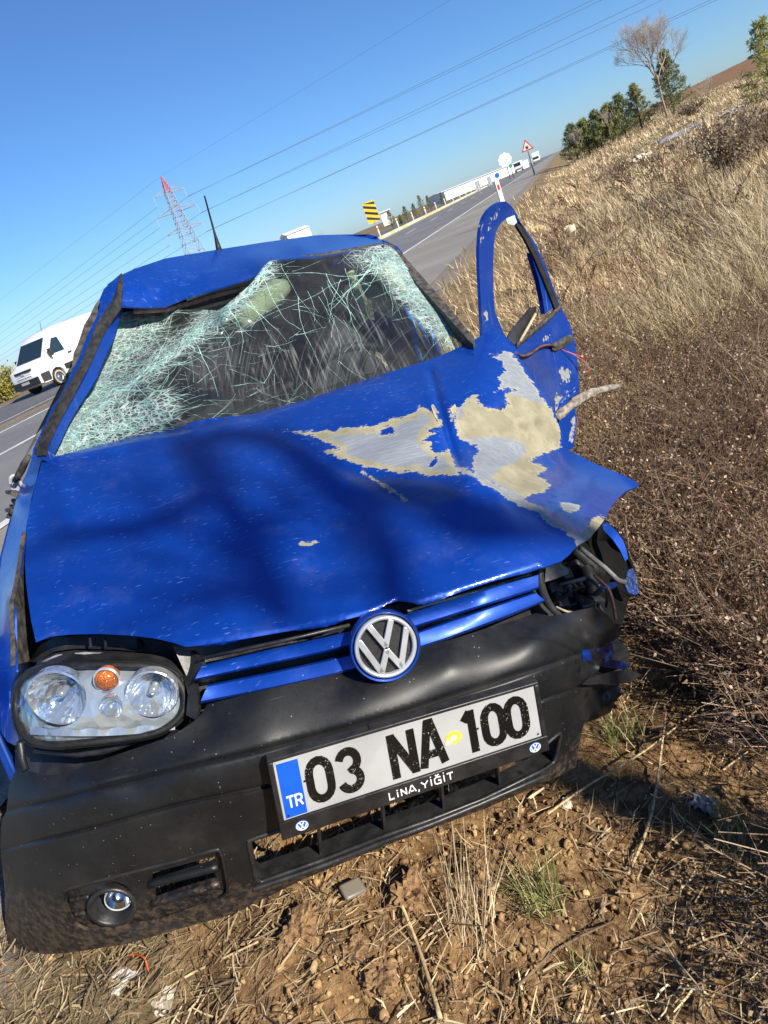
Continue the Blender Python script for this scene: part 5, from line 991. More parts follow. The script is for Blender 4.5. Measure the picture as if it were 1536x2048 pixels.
cs_.location = (X[0], X[1], ROADZ); zb = 1.30
MB().tube([(0, 0, -.2), (0, 0, 1.4)], .04, 8).build('post', simple('galvanised', (.3, .31, .32), .5, .6), cs_, True)
board(cs_, (0, 0, 2.25), 1.15, 1.9, ym, 'panel')
for k in range(4):
    z0 = 1.42 + k * .52
    pts = []
    for a_, dz in ((-.565, .38), (.565, -.12), (.565, .12), (-.565, .62)): pts.append(np.array(fx) * .02 + rx * a_ * 1 + np.array([0, 0, min(max(z0 + dz - .05, 1.31), 3.19)]))
    MB().prism(pts, np.array(fx) * .006).build('stripe', bm_, cs_)

# ---- roadside marker post and warning sign by the verge
mp = empty('marker_post', sl2w(np.array(22.3), np.array(-1.35), .0)); mx, my = mp.location[0], mp.location[1]; mp.location = (mx, my, float(gz(mx, my)) - .05)
tag(mp, 'white roadside marker post with red reflector, standing just beyond the car door', 'post')
MB().box((0, 0, .56), (.11, .11, 1.1)).build('shaft', wm, mp); MB().add([(-.055, -.055, 1.11), (.055, -.055, 1.11), (.055, .055, 1.16), (-.055, .055, 1.16)], [(0, 1, 2, 3)]).build('cap', wm, mp); MB().box((0, -.057, .92), (.06, .012, .14)).build('reflector', rm_, mp)
def tri_sign():
    X = at(1068, 346, 72.); X[2] = float(gz(X[0], X[1])); o_ = empty('warning_sign', X); global rx, fx; rx, fx = sign_frame(X)
    tag(o_, 'triangular red-edged warning sign on a tall grey post beside the road', 'sign')
    MB().tube([(0, 0, -.3), (0, 0, 2.0)], .05, 8).build('post', simple('post_grey', (.12, .12, .12), .6), o_, True); MB().tube([rx * .06 + (0, 0, .1), rx * .06 + (0, 0, 1.3)], .05, 8).build('post_sleeve', wm, o_, True)
    T = lambda r, y: [np.array([0, 0, 2.35]) + r * (math.cos(a) * rx + math.sin(a) * np.array([0, 0, 1])) + np.array(fx) * y for a in (math.pi / 2, math.pi * 7 / 6, math.pi * 11 / 6)]
    MB().prism(T(.62, .03), np.array(fx) * .02).build('red_border', rm_, o_); MB().prism(T(.44, .052), np.array(fx) * .006).build('white_panel', simple('sign_cream', (.7, .66, .55), .5), o_)
    b = MB(); c = np.array([0, 0, 2.30]) + np.array(fx) * .06
    for a in np.linspace(0, math.pi, 4)[:-1]: b.tube([c - .15 * (math.cos(a) * rx + math.sin(a) * np.array([0, 0, 1])), c + .15 * (math.cos(a) * rx + math.sin(a) * np.array([0, 0, 1]))], .022, 5)
    b.tube([c + .08 * (math.cos(a) * rx + math.sin(a) * np.array([0, 0, 1])) for a in np.linspace(0, 2 * math.pi, 13)], .02, 5); b.build('symbol', bm_, o_)
tri_sign()
# far signs and traffic
def round_sign(u, v, dist, r, hgt, col, name, label, post, cat='sign', lobes=0):
    X = at(u, v, dist); zc = X[2]; g0 = float(gz(X[0], X[1])); o_ = empty(name, (X[0], X[1], g0)); rx_, fx_ = sign_frame(X); tag(o_, label, cat); c = np.array([0, 0, zc - g0])
    P = [c + r * (1 + (.07 * math.cos(lobes * a) if lobes else 0)) * (math.cos(a) * rx_ + math.sin(a) * np.array([0, 0, 1])) for a in np.linspace(0, 2 * math.pi, 48, False)]
    MB().prism(P, np.array(fx_) * .05).build('panel', col, o_); MB().tube([(0, 0, -.2), c - np.array(fx_) * .03 + (0, 0, r * .3)], .06, 6).build('post', post, o_, True)
    if lobes: MB().tube([c * .55, c * .75 + rx_ * r * .5], .05, 6).build('fork', post, o_, True)
brn = simple('brown_post', (.16, .08, .05), .7)
round_sign(1010, 320, 118, .92, 4, simple('sign_white', (.8, .8, .8), .5, var=.03), 'round_sign', 'large white scalloped round sign on a forked brown post', brn, lobes=9)
round_sign(1021, 332, 120, .26, 3, simple('sign_green', (.05, .3, .17), .5), 'round_sign', 'small green round sign right beside the large white one', brn)
round_sign(994, 351, 100, .30, 2, simple('sign_blue', (.02, .16, .6), .4), 'round_sign', 'small blue round sign above the top of the marker post', M['black'])
grm = simple('sign_back', (.45, .47, .48), .5, .3)
for (u, v, dist, lab) in ((956, 372, 95, 'tall grey sign back nearer the car, beside the kerb end'), (979, 362, 108, 'tall grey sign back just left of the marker post')):
    X = at(u, v, dist); g0 = ROADZ; o_ = empty('grey_sign', (X[0], X[1], g0)); rx, fx = sign_frame(X); tag(o_, lab, 'sign'); h_ = X[2] - g0; board(o_, (0, 0, h_), .55, 1.1, grm, 'panel'); MB().tube([(0, 0, -.1), (0, 0, h_)], .05, 6).build('post', grm, o_, True)
def truck(u, v, dist, label, wd=2.4, hh=3.2, box=True):
    X = at(u, v, dist); o_ = empty('white_truck', (X[0], X[1], ROADZ + .01)); tag(o_, label, 'truck', 'trucks far down the road'); a = math.atan2(DS[0] + .04, DS[1]); o_.rotation_euler = (0, 0, -a)
    wt = simple('truck_white', (.78, .78, .77), .4, var=.05); bevel(MB().box((0, .9, 1.35), (wd * .95, 1.9, 2.1)).build('cab', wt, o_), .12, 2)
    MB().box((0, -.07, 1.75), (wd * .8, .06, .75)).build('windscreen', simple('dark_glass', (.02, .025, .03), .1), o_)
    MB().box((0, -.07, .62), (wd * .9, .08, .35)).build('bumper', simple('truck_grey', (.2, .2, .2), .5), o_)
    if box: bevel(MB().box((0, 4.4, hh / 2 + .5), (wd, 4.9, hh - .9)).build('cargo_box', wt, o_), .05, 2)
    for x in (-1, 1):
        for y in (.9, 5.5): MB().lathe([(0, -.14), (.45, -.14), (.48, 0), (.45, .14), (0, .14)], (x * wd * .42, y, .48), (1, 0, 0), 18).build('wheel', M['tyre'], o_, True)
truck(1040, 349, 215, 'small white truck on the road below the large white sign', 2.1, 2.4)
truck(1076, 331, 300, 'white box truck far off behind the triangular sign', 2.5, 3.6)

# ---- white van on the far carriageway
def make_van():
    o_ = empty('white_van'); wt = simple('van_white', (.80, .80, .79), .3, var=.03, scale=3, coat=.4); bk = simple('van_black_plastic', (.02, .02, .022), .55); gl = simple('van_glass', (.015, .03, .04), .06, var=.2, spec=.8)
    # side outline (y back, z up); front at y=0
    side = [(.03, .42), (.0, .62), (.02, .95), (.10, 1.18), (.62, 1.38), (1.42, 2.22), (1.75, 2.42), (2.3, 2.50), (5.4, 2.50), (5.52, 2.40), (5.55, .50), (5.5, .38), (4.85, .36), (4.80, .60), (4.62, .76), (4.40, .80), (4.18, .76), (4.0, .60), (3.95, .36), (1.45, .36), (1.38, .62), (1.22, .76), (1.0, .82), (.78, .76), (.62, .62), (.55, .36), (.2, .36)]
    P = np.array(side); n = len(P)
    def hw(y, z): return 1.02 - .13 * np.clip((z - 1.25) / 1.25, 0, 1) ** 1.4 - .16 * np.clip((.45 - y) / .45, 0, 1) ** 2 - .05 * np.clip((.6 - z) / .3, 0, 1)
    o3 = [];
    for s in (-1, -.9, 0, .9, 1):
        k = 1.0 if abs(s) == 1 else .985
        q = np.stack([s * hw(P[:, 0], P[:, 1]), P[:, 0] if abs(s) == 1 else 2.75 + (P[:, 0] - 2.75) * 1.012, P[:, 1] if abs(s) == 1 else 1.3 + (P[:, 1] - 1.3) * (1.03 if s != 0 else 1.036)], -1); o3.append(q)
    V = np.concatenate(o3); F = [(r * n + i, r * n + (i + 1) % n, (r + 1) * n + (i + 1) % n, (r + 1) * n + i) for r in range(4) for i in range(n)] + [tuple(range(n))[::-1], tuple(4 * n + i for i in range(n))]
    body = obj('body', V, F, wt, o_); smooth_angle(body, 32)
    def patch(name, pts, mat, th=.02, par=o_): # pts in (x,y,z), pushed outward by normal
        p = np.array(pts, float); nn = np.cross(p[1] - p[0], p[2] - p[0]); nn /= np.linalg.norm(nn); c = p.mean(0) - [0, 2.7, 1.2]; nn = nn if nn @ c > 0 else -nn; return MB().prism(p + nn * .004, nn * th).build(name, mat, par)
    fw_ = lambda x, y, z: (x, y, z)
    ws_ = patch('windscreen', [(-.86, .66, 1.43), (.86, .66, 1.43), (.80, 1.36, 2.17), (-.80, 1.36, 2.17)], gl, .035)
    for s in (-1, 1):
        X_ = lambda y, z: s * (float(hw(np.array(y), np.array(z))) + .004)
        patch('side_window', [(X_(.98, 1.42), .98, 1.42), (X_(1.95, 1.42), 1.95, 1.40), (X_(1.92, 2.0), 1.92, 2.02), (X_(1.55, 2.05), 1.58, 2.05)], gl, .012)
        for k_, (y0, y1) in enumerate(((1.50, 3.90), (4.88, 5.45))): patch('rubbing_strip', [(X_(y0, .6), y0, .56), (X_(y1, .6), y1, .56), (X_(y1, .8), y1, .80), (X_(y0, .8), y0, .80)], bk, .03)
        patch('corner_bumper', [(X_(.08, .5), .10, .42), (X_(.5, .5), .52, .42), (X_(.5, .8), .55, .80), (X_(.08, .8), .12, .80)], bk, .03)
        hlm = patch('headlamp', [(s * .62, .08, 1.02), (s * .86, .22, 1.05), (s * .90, .45, 1.30), (s * .74, .26, 1.24)], simple('van_lamp', (.25, .27, .3), .12, .3), .03)
        mr = bevel(MB().box((s * 1.16, 1.0, 1.50), (.22, .12, .34)).build('mirror', bk, o_), .03, 2)
        patch('door_handle', [(X_(2.05, 1.2), 2.05, 1.18), (X_(2.3, 1.2), 2.28, 1.18), (X_(2.3, 1.25), 2.28, 1.24), (X_(2.05, 1.25), 2.05, 1.24)], bk, .025)
        for yy in (2.12, 3.5): MB().tube([(X_(yy, .85), yy, .85), (X_(yy, 1.5), yy, 1.5), (X_(yy, 2.2), yy, 2.2)], .008, 4).build('door_seam', simple('seam_grey', (.3, .3, .3), .6), o_)
        for wy in (1.0, 4.40):
            t_ = MB().lathe([(.2, -.11), (.33, -.12), (.36, -.09), (.365, 0), (.36, .09), (.33, .12), (.2, .11)], (s * .88, wy, .36), (1, 0, 0), 28).build('wheel', M['tyre'], o_, True)
            MB().lathe([(0, .09 * s), (.07, .10 * s), (.1, .07 * s), (.20, .07 * s), (.225, .11 * s), (.235, .1 * s), (.235, 0)], (s * .88, wy, .36), (1, 0, 0), 20).build('rim', M['steel'], t_, True)
            MB().lathe([(.235, .118 * s), (.30, .122 * s), (.34, .10 * s)], (s * .88, wy, .36), (1, 0, 0), 28).build('dusty_sidewall', simple('dust', (.36, .30, .22), .9), t_, True)
    patch('bumper', [(-.86, -.02, .40), (.86, -.02, .40), (.88, -.01, .74), (-.88, -.01, .74)], bk, .07)
    gr = patch('grille', [(-.52, .02, .78), (.52, .02, .78), (.60, .09, 1.16), (-.60, .09, 1.16)], bk, .04)
    for z in (.86, .95, 1.04): MB().tube([(-.5, -.03 + (z - .86) * .18, z), (.5, -.03 + (z - .86) * .18, z)], .012, 4).build('grille_bar', M['grey'], gr)
    bdg = MB().box((0, -.02, 1.02), (.2, .03, .08)).build('badge', M['chrome'], gr)
    patch('number_plate', [(-.26, -.10, .56), (.26, -.10, .56), (.26, -.10, .68), (-.26, -.10, .68)], M['white_plate'], .01)
    MB().tube([(.3, 1.9, 2.5), (.3, 2.05, 2.85)], .012, 5).build('aerial', bk, o_)
    return o_
van = make_van(); vX = sl2w(np.array(28.3), np.array(-22.7), ROADZ - .188); van.location = tuple(vX); van.rotation_euler = (0, 0, -AZ - .22); van.scale = (.94, .94, .94)
tag(van, 'white high-roof panel van with black bumper on the far carriageway', 'van')

# ---- pylon with six conductor pairs
gm_ = simple('galvanised_lattice', (.30, .33, .37), .7, .0, var=.1, scale=1); redm = simple('pylon_red', (.50, .15, .15), .6, var=.1)
PD = 275.; Xp = at(322, 352, PD); tip_z = Xp[2]; py = empty('power_pylon', (Xp[0], Xp[1], 1.0)); tag(py, 'tall steel lattice power pylon with a red top, behind the car roof', 'pylon')
HT = tip_z - 1.0; dirc = np.array([-.42, .907]); # line direction
lat = np.array([-dirc[1], dirc[0]])              # crossarm direction
lat = np.array([math.cos(math.radians(24)), math.sin(math.radians(24))]); ax2 = np.array([-lat[1], lat[0]])
def wid(z): return np.interp(z / HT, [0, .40, .66, .87, 1.0], [4.2, 2.5, 1.55, 1.05, .06])
def leg_pt(z, i): a, c = ((-1, -1), (1, -1), (1, 1), (-1, 1))[i]; q = (lat * a + ax2 * c) * wid(z); return np.array([q[0], q[1], z])
lev = [0, .14, .26, .36, .44, .51, .57, .62, .665, .71, .75, .79, .83, .87]
def lattice(levels, name, mat, rr_):
    b = MB()
    for i in range(4):
        for a_, c_ in zip(levels[:-1], levels[1:]):
            z0, z1 = a_ * HT, c_ * HT; j = (i + 1) % 4; zm = (z0 + z1) / 2
            b.tube([leg_pt(z0, i), leg_pt(z1, i)], rr_ * 1.5, 4); b.tube([leg_pt(z0, i), leg_pt(z1, j)], rr_, 4); b.tube([leg_pt(z0, j), leg_pt(z1, i)], rr_, 4); b.tube([leg_pt(z1, i), leg_pt(z1, j)], rr_, 4)
    return b.build(name, mat, py)
lattice(lev, 'lattice_body', gm_, .065); lattice([.87, .90, .93, .96, 1.0], 'red_top', redm, .07)
arms = [(.855, 4.4), (.70, 6.0), (.545, 4.8)]; tips = []
for za, la in arms:
    b = MB(); z = za * HT; w_ = wid(z)
    for sgn in (-1, 1):
        tp = np.array([*(lat * sgn * (la + w_)), z + .25])
        for c in (-1, 1):
            r0 = np.array([*(lat * sgn * w_ + ax2 * c * w_), z]); r1 = np.array([*(lat * sgn * w_ + ax2 * c * w_), z + 1.7]); b.tube([r0, tp], .08, 4); b.tube([r1, tp], .08, 4)
            for k in (.25, .5, .75): b.tube([r0 + (tp - r0) * k, r1 + (tp - r1) * max(0, k - .2)], .05, 4)
        b.tube([np.array([*(lat * sgn * w_ - ax2 * w_), z]), np.array([*(lat * sgn * w_ + ax2 * w_), z])], .06, 4); tips.append((tp, sgn, za))
    b.build('crossarm', gm_, py)
ends = []
for tp, sgn, za in tips:
    q = tp + np.array([*(lat * -0.0), -3.0]); ins = MB(); ins.tube([tp, q], [.10, .10], 6); ins.build('insulator', M['grey'], py); ends.append((q + np.array([Xp[0], Xp[1], 1.0]), sgn, za))
cm = simple('cable_grey', (.22, .25, .30), .6)
names = {.855: 'topmost', .70: 'middle', .545: 'lowest'}
# exit pixels of the conductors at the picture edge
right_exit = {(.855, -1): (1192, 0, 1204, 0), (.70, -1): (1288, 0, 1330, 0), (.545, -1): (1398, 12, 1430, 0)}
def cable(p0, p1, label, r_, sag, ext=1.25):
    n = 40; k = np.linspace(0, ext, n)[:, None]; P = p0 + (p1 - p0) * k; kk = k[:, 0]; P[:, 2] -= sag * 4 * kk * (ext - kk) / ext ** 2
    o_ = MB().tube(P, r_, 4).build('power_cable', cm, None, True); tag(o_, label, 'cable', 'overhead power cables'); return o_
sgn_r = 1
pairs = []
for (q, sgn, za) in ends:
    if sgn == 1:
        for j, (eu, ev) in enumerate({.855: ((1185, 0), (1203, 0)), .70: ((1292, 0), (1325, 0)), .545: ((1408, 6), (1433, 0))}[za]):
            d = ray(eu, ev); e_ = math.atan2(d[2], math.hypot(d[0], d[1])); hz = {.855: 25, .70: 20.5, .545: 16.}[za]; p1 = at(eu, ev, hz / math.tan(e_))
            cable(q + np.array([0, 0, .12 * j]), p1, ('%s right-hand pair of cables, its %s cable, from the pylon to the upper right' % (names[za], ('upper', 'lower')[j])), .042, .0)
for i, ((q, sgn, za), (eu, ev)) in enumerate(zip([e for e in ends if e[1] == -1] + [e for e in ends if e[1] == 1], ((0, 655), (0, 684), (0, 712), (0, 668), (0, 697), (0, 722)))):
    d = ray(eu, ev); e_ = math.atan2(d[2], math.hypot(d[0], d[1])); p1 = at(eu, ev, 470.); 
    cable(q, p1, '%s cable of the %s side of the pylon, falling away to the left edge' % (names[za], ('near', 'far')[i // 3]), .05, 0., 1.1)
p_tip = np.array([Xp[0], Xp[1], tip_z]); cable(p_tip, at(0, 600, 470.), 'thin earth wire from the red pylon top down to the left', .03, 0., 1.1); cable(p_tip, at(900, 0, 150.), 'thin earth wire from the red pylon top to the upper right', .018, 0.)

# ---- far buildings, far hills
wb = simple('white_wall', (.74, .74, .72), .6, var=.06, scale=.3)
def long_building(u0, v0, d0, u1, v1, d1, hgt, label, base=.3):
    A_ = at(u0, v0, d0); B_ = at(u1, v1, d1); dv = (B_ - A_)[:2]; L = np.linalg.norm(dv); o_ = empty('white_building', (A_[0], A_[1], base), (0, 0, math.atan2(dv[1], dv[0]))); tag(o_, label, 'building')
    MB().box((L / 2, 5, hgt / 2), (L, 10, hgt)).build('wall', wb, o_); MB().add([(-.3, -.4, hgt), (L + .3, -.4, hgt), (L + .3, 10.4, hgt), (-.3, 10.4, hgt), (-.3, 5, hgt * 1.12), (L + .3, 5, hgt * 1.12)], [(0, 1, 5, 4), (3, 4, 5, 2), (0, 4, 3), (1, 2, 5)]).build('roof', simple('white_roof', (.8, .8, .8), .5), o_)
    return o_
long_building(893, 400, 240, 1062, 344, 260, 2.6, 'very long low white shed behind the road, across the middle distance')
long_building(772, 462, 200, 790, 452, 200, 3.2, 'small white hut left of the conifers by the chevron board')
long_building(576, 478, 260, 624, 470, 262, 8.2, 'white gable roof just showing above the car roof')
# ================================================================== VEGETATION AND GROUND LITTER
def veg_mat(name, rough=.8, trans=.15):
    g = G(name); c = g.attr('col', 'Color'); df = g.n('BsdfDiffuse', {'Color': c, 'Roughness': .5}); tr = g.n('BsdfTranslucent', {'Color': c}); gl = g.n('BsdfGlossy', {'Color': (.6, .6, .6, 1), 'Roughness': .45})
    a_ = g.n('MixShader', {0: trans, 1: df.outputs[0], 2: tr.outputs[0]}); b_ = g.n('MixShader', {0: .04, 1: a_.outputs[0], 2: gl.outputs[0]}); g.t.links.new(b_.outputs[0], g.out.inputs[0]); return g.m
M['veg'] = veg_mat('dry_stems'); M['leaf'] = veg_mat('leaves', trans=.3)
def pal(n, cols, wts=None, jit=.18):
    c = np.array(cols)[RNG.choice(len(cols), n, p=wts)]; return np.clip(c * (1 + RNG.normal(0, jit, (n, 1))), .005, .9)
STRAW = [(.68, .54, .32), (.56, .425, .24), (.42, .305, .175), (.74, .62, .41), (.27, .19, .115)]
WEED = [(.14, .085, .057), (.25, .16, .11), (.45, .315, .195), (.64, .50, .35), (.08, .048, .036)]
def blades(P, H, Wd, lean, bend, col, tipcol=None):
    n = len(P); a = RNG.uniform(0, 2 * np.pi, n); sd = np.stack([np.cos(a), np.sin(a), np.zeros(n)], -1) * (Wd / 2)[:, None]
    up = np.array([0, 0, 1.]); d1 = np.stack([lean[:, 0], lean[:, 1], np.ones(n)], -1); d1 /= np.linalg.norm(d1, axis=1)[:, None]
    d2 = np.stack([lean[:, 0] * (1 + bend) + 0, lean[:, 1] * (1 + bend), np.ones(n) * (1 - .35 * np.minimum(bend, 2))], -1); d2 /= np.linalg.norm(d2, axis=1)[:, None]
    m_ = P + d1 * (H * .55)[:, None]; t_ = m_ + d2 * (H * .5)[:, None]
    V = np.stack([P - sd, P + sd, m_ - sd * .8, m_ + sd * .8, t_], 1).reshape(-1, 3); b = np.arange(n)[:, None] * 5
    F = np.concatenate([b + [0, 1, 3], b + [0, 3, 2], b + [2, 3, 4]]).reshape(-1, 3); return V, F, np.repeat(col, 5, 0)
class Acc:
    def __init__(s): s.V = []; s.F = []; s.C = []; s.n = 0
    def add(s, V, F, C): s.V.append(V); s.F.append(np.asarray(F) + s.n); s.C.append(C); s.n += len(V)
    def build(s, name, mat, parent=None): return obj_np(name, np.concatenate(s.V), np.concatenate(s.F), mat, parent, col=np.concatenate(s.C))
def in_car(x, y, m_=.0):
    L = w_car(np.stack([x, y, ground_z(x, y)], -1)); return ((np.abs(L[:, 0]) < .90 + m_) & (L[:, 1] > .05 - m_) & (L[:, 1] < 4.15 + m_))
def front_zone(x, y):                              # trodden patch in front of the bumper
    return (y < 1.75 - .55 * (x + .2)) & (x < 1.0)
def polar(n, r0, r1, a0, a1):
    r = np.exp(RNG.uniform(math.log(r0), math.log(r1), n)); a = np.radians(RNG.uniform(a0, a1, n)); return r * np.sin(a), r * np.cos(a), r
WIND = np.array([-.30, -.05])

# ---- field of dry grass
A_ = Acc()
x, y, r = polar(330000, 1.6, 75, 2, 62); s, l = w2sl(x, y)
keep = (l > -.9 + .4 * RNG.random(len(x))) & ~in_car(x, y, .05) & ~front_zone(x, y)
dens = hash_noise(x, y, .9, 5) * .6 + hash_noise(x, y, .25, 6) * .4; keep &= RNG.random(len(x)) < np.clip((dens - .12) * 2.2, .12, 1)
x, y, r, l = x[keep], y[keep], r[keep], l[keep]; n = len(x); dens = dens[keep]
H = RNG.uniform(.06, .30, n) * (.55 + .9 * hash_noise(x, y, .7, 7)) * np.clip(.55 + .25 * (l + .9), .5, 1.05); Wd = np.maximum(.0022, .00062 * r) * RNG.uniform(.6, 1.3, n)
P = np.stack([x, y, gz(x, y) - .01], -1); ln = RNG.normal(0, .5, (n, 2)) + WIND; c = pal(n, STRAW, [.26, .26, .2, .18, .10]); c *= (.66 + .75 * hash_noise(x, y, .55, 8))[:, None] * np.clip(.8 + r / 12, .8, 1.15)[:, None]; c *= np.where(hash_noise(x, y, 1.3, 12) > .70, .62, 1.)[:, None]
A_.add(*blades(P, H, Wd, ln, RNG.uniform(0, 1.4, n), c))
# verge between the car and the road, and behind the car
x, y, r = polar(26000, 2.5, 40, -40, 20); s, l = w2sl(x, y); keep = (l > -1.75 + .5 * RNG.random(len(x))) & (l < .2) & ~in_car(x, y, .0); x, y, r = x[keep], y[keep], r[keep]; n = len(x)
A_.add(*blades(np.stack([x, y, gz(x, y) - .01], -1), RNG.uniform(.06, .30, n), np.maximum(.0022, .0011 * r), RNG.normal(0, .4, (n, 2)) + WIND, RNG.uniform(0, 1.2, n), pal(n, STRAW, [.2, .3, .25, .1, .15])))
# far-field blades
x, y, r = polar(60000, 60, 420, 16, 50); s, l = w2sl(x, y); keep = l > 1.0; x, y, r = x[keep], y[keep], r[keep]; n = len(x)
c = pal(n, STRAW, [.22, .26, .24, .14, .14]) * (.6 + .6 * hash_noise(x, y, .08, 8))[:, None]
A_.add(*blades(np.stack([x, y, ground_z(x, y) - .02], -1), RNG.uniform(.15, .5, n), .0007 * r, RNG.normal(0, .4, (n, 2)) + WIND, RNG.uniform(0, 1, n), c))
for k in range(70):                                 # paler clumps here and there up the slope
    x, y, r = polar(1, 4.0, 20, 6, 48); s, l = w2sl(x, y)
    if l[0] < .8 or in_car(x, y, .3)[0]: continue
    n = 240; px_ = x + RNG.normal(0, .16 + .01 * r[0], n); py_ = y + RNG.normal(0, .16 + .01 * r[0], n)
    A_.add(*blades(np.stack([px_, py_, gz(px_, py_) - .01], -1), RNG.uniform(.25, .6, n), np.full(n, max(.003, .0006 * r[0])), RNG.normal(0, .3, (n, 2)) + WIND, RNG.uniform(0, 1.2, n), pal(n, [(.66, .56, .36), (.58, .46, .27), (.72, .63, .44), (.44, .34, .19)])))
fo = A_.build('dry_grass', M['veg']); fo['kind'] = 'stuff'; tag(fo, 'dry straw-coloured grass covering the field beside the car', 'grass')

# ---- brown seed-headed weeds
def weed(P, H, A, nst=8, nh=34, hs=.007, cols=WEED, wpx=.0016, spread=.45):
    V = []; F = []; C = []; tips = []
    for _ in range(nst):
        ln = RNG.normal(0, spread, 2) + WIND * .6; h = H * RNG.uniform(.55, 1.1); p0 = P + np.array([RNG.normal(0, .025), RNG.normal(0, .025), -.01])
        d = np.array([ln[0], ln[1], 1.]); d /= np.linalg.norm(d); p1 = p0 + d * h * .5; d2 = d + np.array([ln[0] * .5, ln[1] * .5, -.15]) + RNG.normal(0, .15, 3); d2 /= np.linalg.norm(d2); p2 = p1 + d2 * h * .55
        segs = [(p0, p1, 1.), (p1, p2, .8)]; tips.append((p2, d2))
        for k in range(RNG.integers(1, 4)):
            q = p1 + (p2 - p1) * RNG.uniform(-.4, .8); dd = d2 + RNG.normal(0, .55, 3); dd /= np.linalg.norm(dd); q2 = q + dd * h * RNG.uniform(.15, .4); segs.append((q, q2, .6)); tips.append((q2, dd))
        for a_, b_, w_ in segs:
            sd = np.cross(b_ - a_, RNG.normal(0, 1, 3)); sd *= wpx * w_ / (np.linalg.norm(sd) + 1e-9); sd2 = np.cross(b_ - a_, sd); sd2 *= wpx * w_ / (np.linalg.norm(sd2) + 1e-9)
            for q in (sd, sd2): k = len(V); V += [a_ - q, a_ + q, b_ + q * .7, b_ - q * .7]; F += [(k, k + 1, k + 2), (k, k + 2, k + 3)]; C += [cols[1 if RNG.random() < .55 else 2]] * 4
    for _ in range(nh):
        t, d = tips[RNG.integers(len(tips))]; c = t - d * abs(RNG.normal(0, H * .12)) + RNG.normal(0, H * .035, 3); a_ = RNG.normal(0, 1, 3); a_ /= np.linalg.norm(a_); b_ = np.cross(a_, RNG.normal(0, 1, 3)); b_ /= np.linalg.norm(b_) + 1e-9; z = hs * RNG.uniform(.5, 1.3); k = len(V)
        V += [c - a_ * z, c + b_ * z * .6, c + a_ * z, c - b_ * z * .6]; F += [(k, k + 1, k + 2), (k, k + 2, k + 3)]; C += [cols[RNG.choice(5, p=[.28, .28, .2, .1, .14])]] * 4
    A.add(np.array(V), np.array(F), np.array(C) * RNG.uniform(.6, 1.2))
B_ = Acc(); cnt = 0
while cnt < 760:
    px = RNG.uniform(1150, 1640); pv = RNG.uniform(640, 1640)
    if px < 1290 and pv > 1230: continue
    d = ray(np.array(px), np.array(pv)); t = (.05 - EYE) / d[2]
    if t < 0: continue
    X = CAM + d * t; X[2] = gz(X[0], X[1])
    if in_car(X[:1], X[1:2], .10)[0] or front_zone(X[:1] - .25, X[1:2])[0] and RNG.random() < .6 or X[1] > 6.5: continue
    if X[0] < .55 and X[1] < 1.9: continue
    weed(X, RNG.uniform(.22, .55) * np.clip(.35 + X[0] * .45, .5, 1.1), B_, nst=7, nh=46, hs=.0078); cnt += 1
for k in range(420):                                # the same weeds go on beside the photographer, just out of the picture
    P = np.array([RNG.uniform(.30, 1.7), RNG.uniform(-.1, 1.15), 0.]); q = proj(np.array([P[0], P[1], .35])); dpt = (P - CAM) @ _F
    if P[0] < .34 + .15 * P[1] or (q[0] < 1600 and q[1] < 2120 and dpt > .1): continue
    P[2] = gz(P[0], P[1]); weed(P, RNG.uniform(.25, .5), B_, nst=7, nh=40, hs=.0075)
for px_, py_, hh in ((1.25, 1.0, 1.15), (1.42, .86, 1.2), (1.10, .62, .95), (1.55, 1.12, 1.1)): weed(np.array([px_, py_, float(gz(px_, py_))]), hh, B_, nst=9, nh=110, hs=.011, wpx=.002, spread=.16)
for k in range(420):                                # thinner scatter farther up the slope
    x, y, r = polar(1, 5, 32, 8, 50); s, l = w2sl(x, y)
    if l[0] < -.3: continue
    P = np.array([x[0], y[0], gz(x, y)[0]]); weed(P, RNG.uniform(.25, .6), B_, nst=7, nh=26, hs=.0012 * r[0] + .004, wpx=.0006 * r[0] + .0008)
wo = B_.build('dried_weeds', M['veg']); wo['kind'] = 'stuff'; tag(wo, 'dense brown dried weeds with small seed heads right of the car', 'weeds')

# ---- straw litter, twigs and soil crumbs on the bare patch
def fore(n, margin=80, zref=.2, u=(-80, 1620), v=(1180, 2140)):
    U = RNG.uniform(*u, n); Vv = RNG.uniform(*v, n); d = ray(U, Vv); t = (zref - EYE) / d[:, 2]; X = CAM + d * t[:, None]
    for _ in range(3):
        t = (ground_z(X[:, 0], X[:, 1]) - EYE) / d[:, 2]; X = CAM + d * t[:, None]
    return X[:, 0], X[:, 1]
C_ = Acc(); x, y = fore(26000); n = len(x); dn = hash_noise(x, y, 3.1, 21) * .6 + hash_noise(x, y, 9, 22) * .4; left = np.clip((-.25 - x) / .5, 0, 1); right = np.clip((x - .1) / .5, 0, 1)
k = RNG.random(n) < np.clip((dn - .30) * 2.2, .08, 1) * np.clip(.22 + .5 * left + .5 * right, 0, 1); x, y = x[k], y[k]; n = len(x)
L = RNG.uniform(.015, .085, n); a = RNG.normal(.6, 1.1, n); el = RNG.normal(.06, .16, n); dv = np.stack([np.cos(a) * np.cos(el), np.sin(a) * np.cos(el), np.abs(np.sin(el))], -1); wv = np.stack([-np.sin(a), np.cos(a), RNG.normal(0, .5, n)], -1) * RNG.uniform(.0005, .0017, n)[:, None]
p0 = np.stack([x, y, gz(x, y) + RNG.uniform(.0, .014, n)], -1); p1 = p0 + dv * (L / 2)[:, None] + RNG.normal(0, .003, (n, 3)); p2 = p1 + dv * (L / 2)[:, None] + RNG.normal(0, .005, (n, 3))
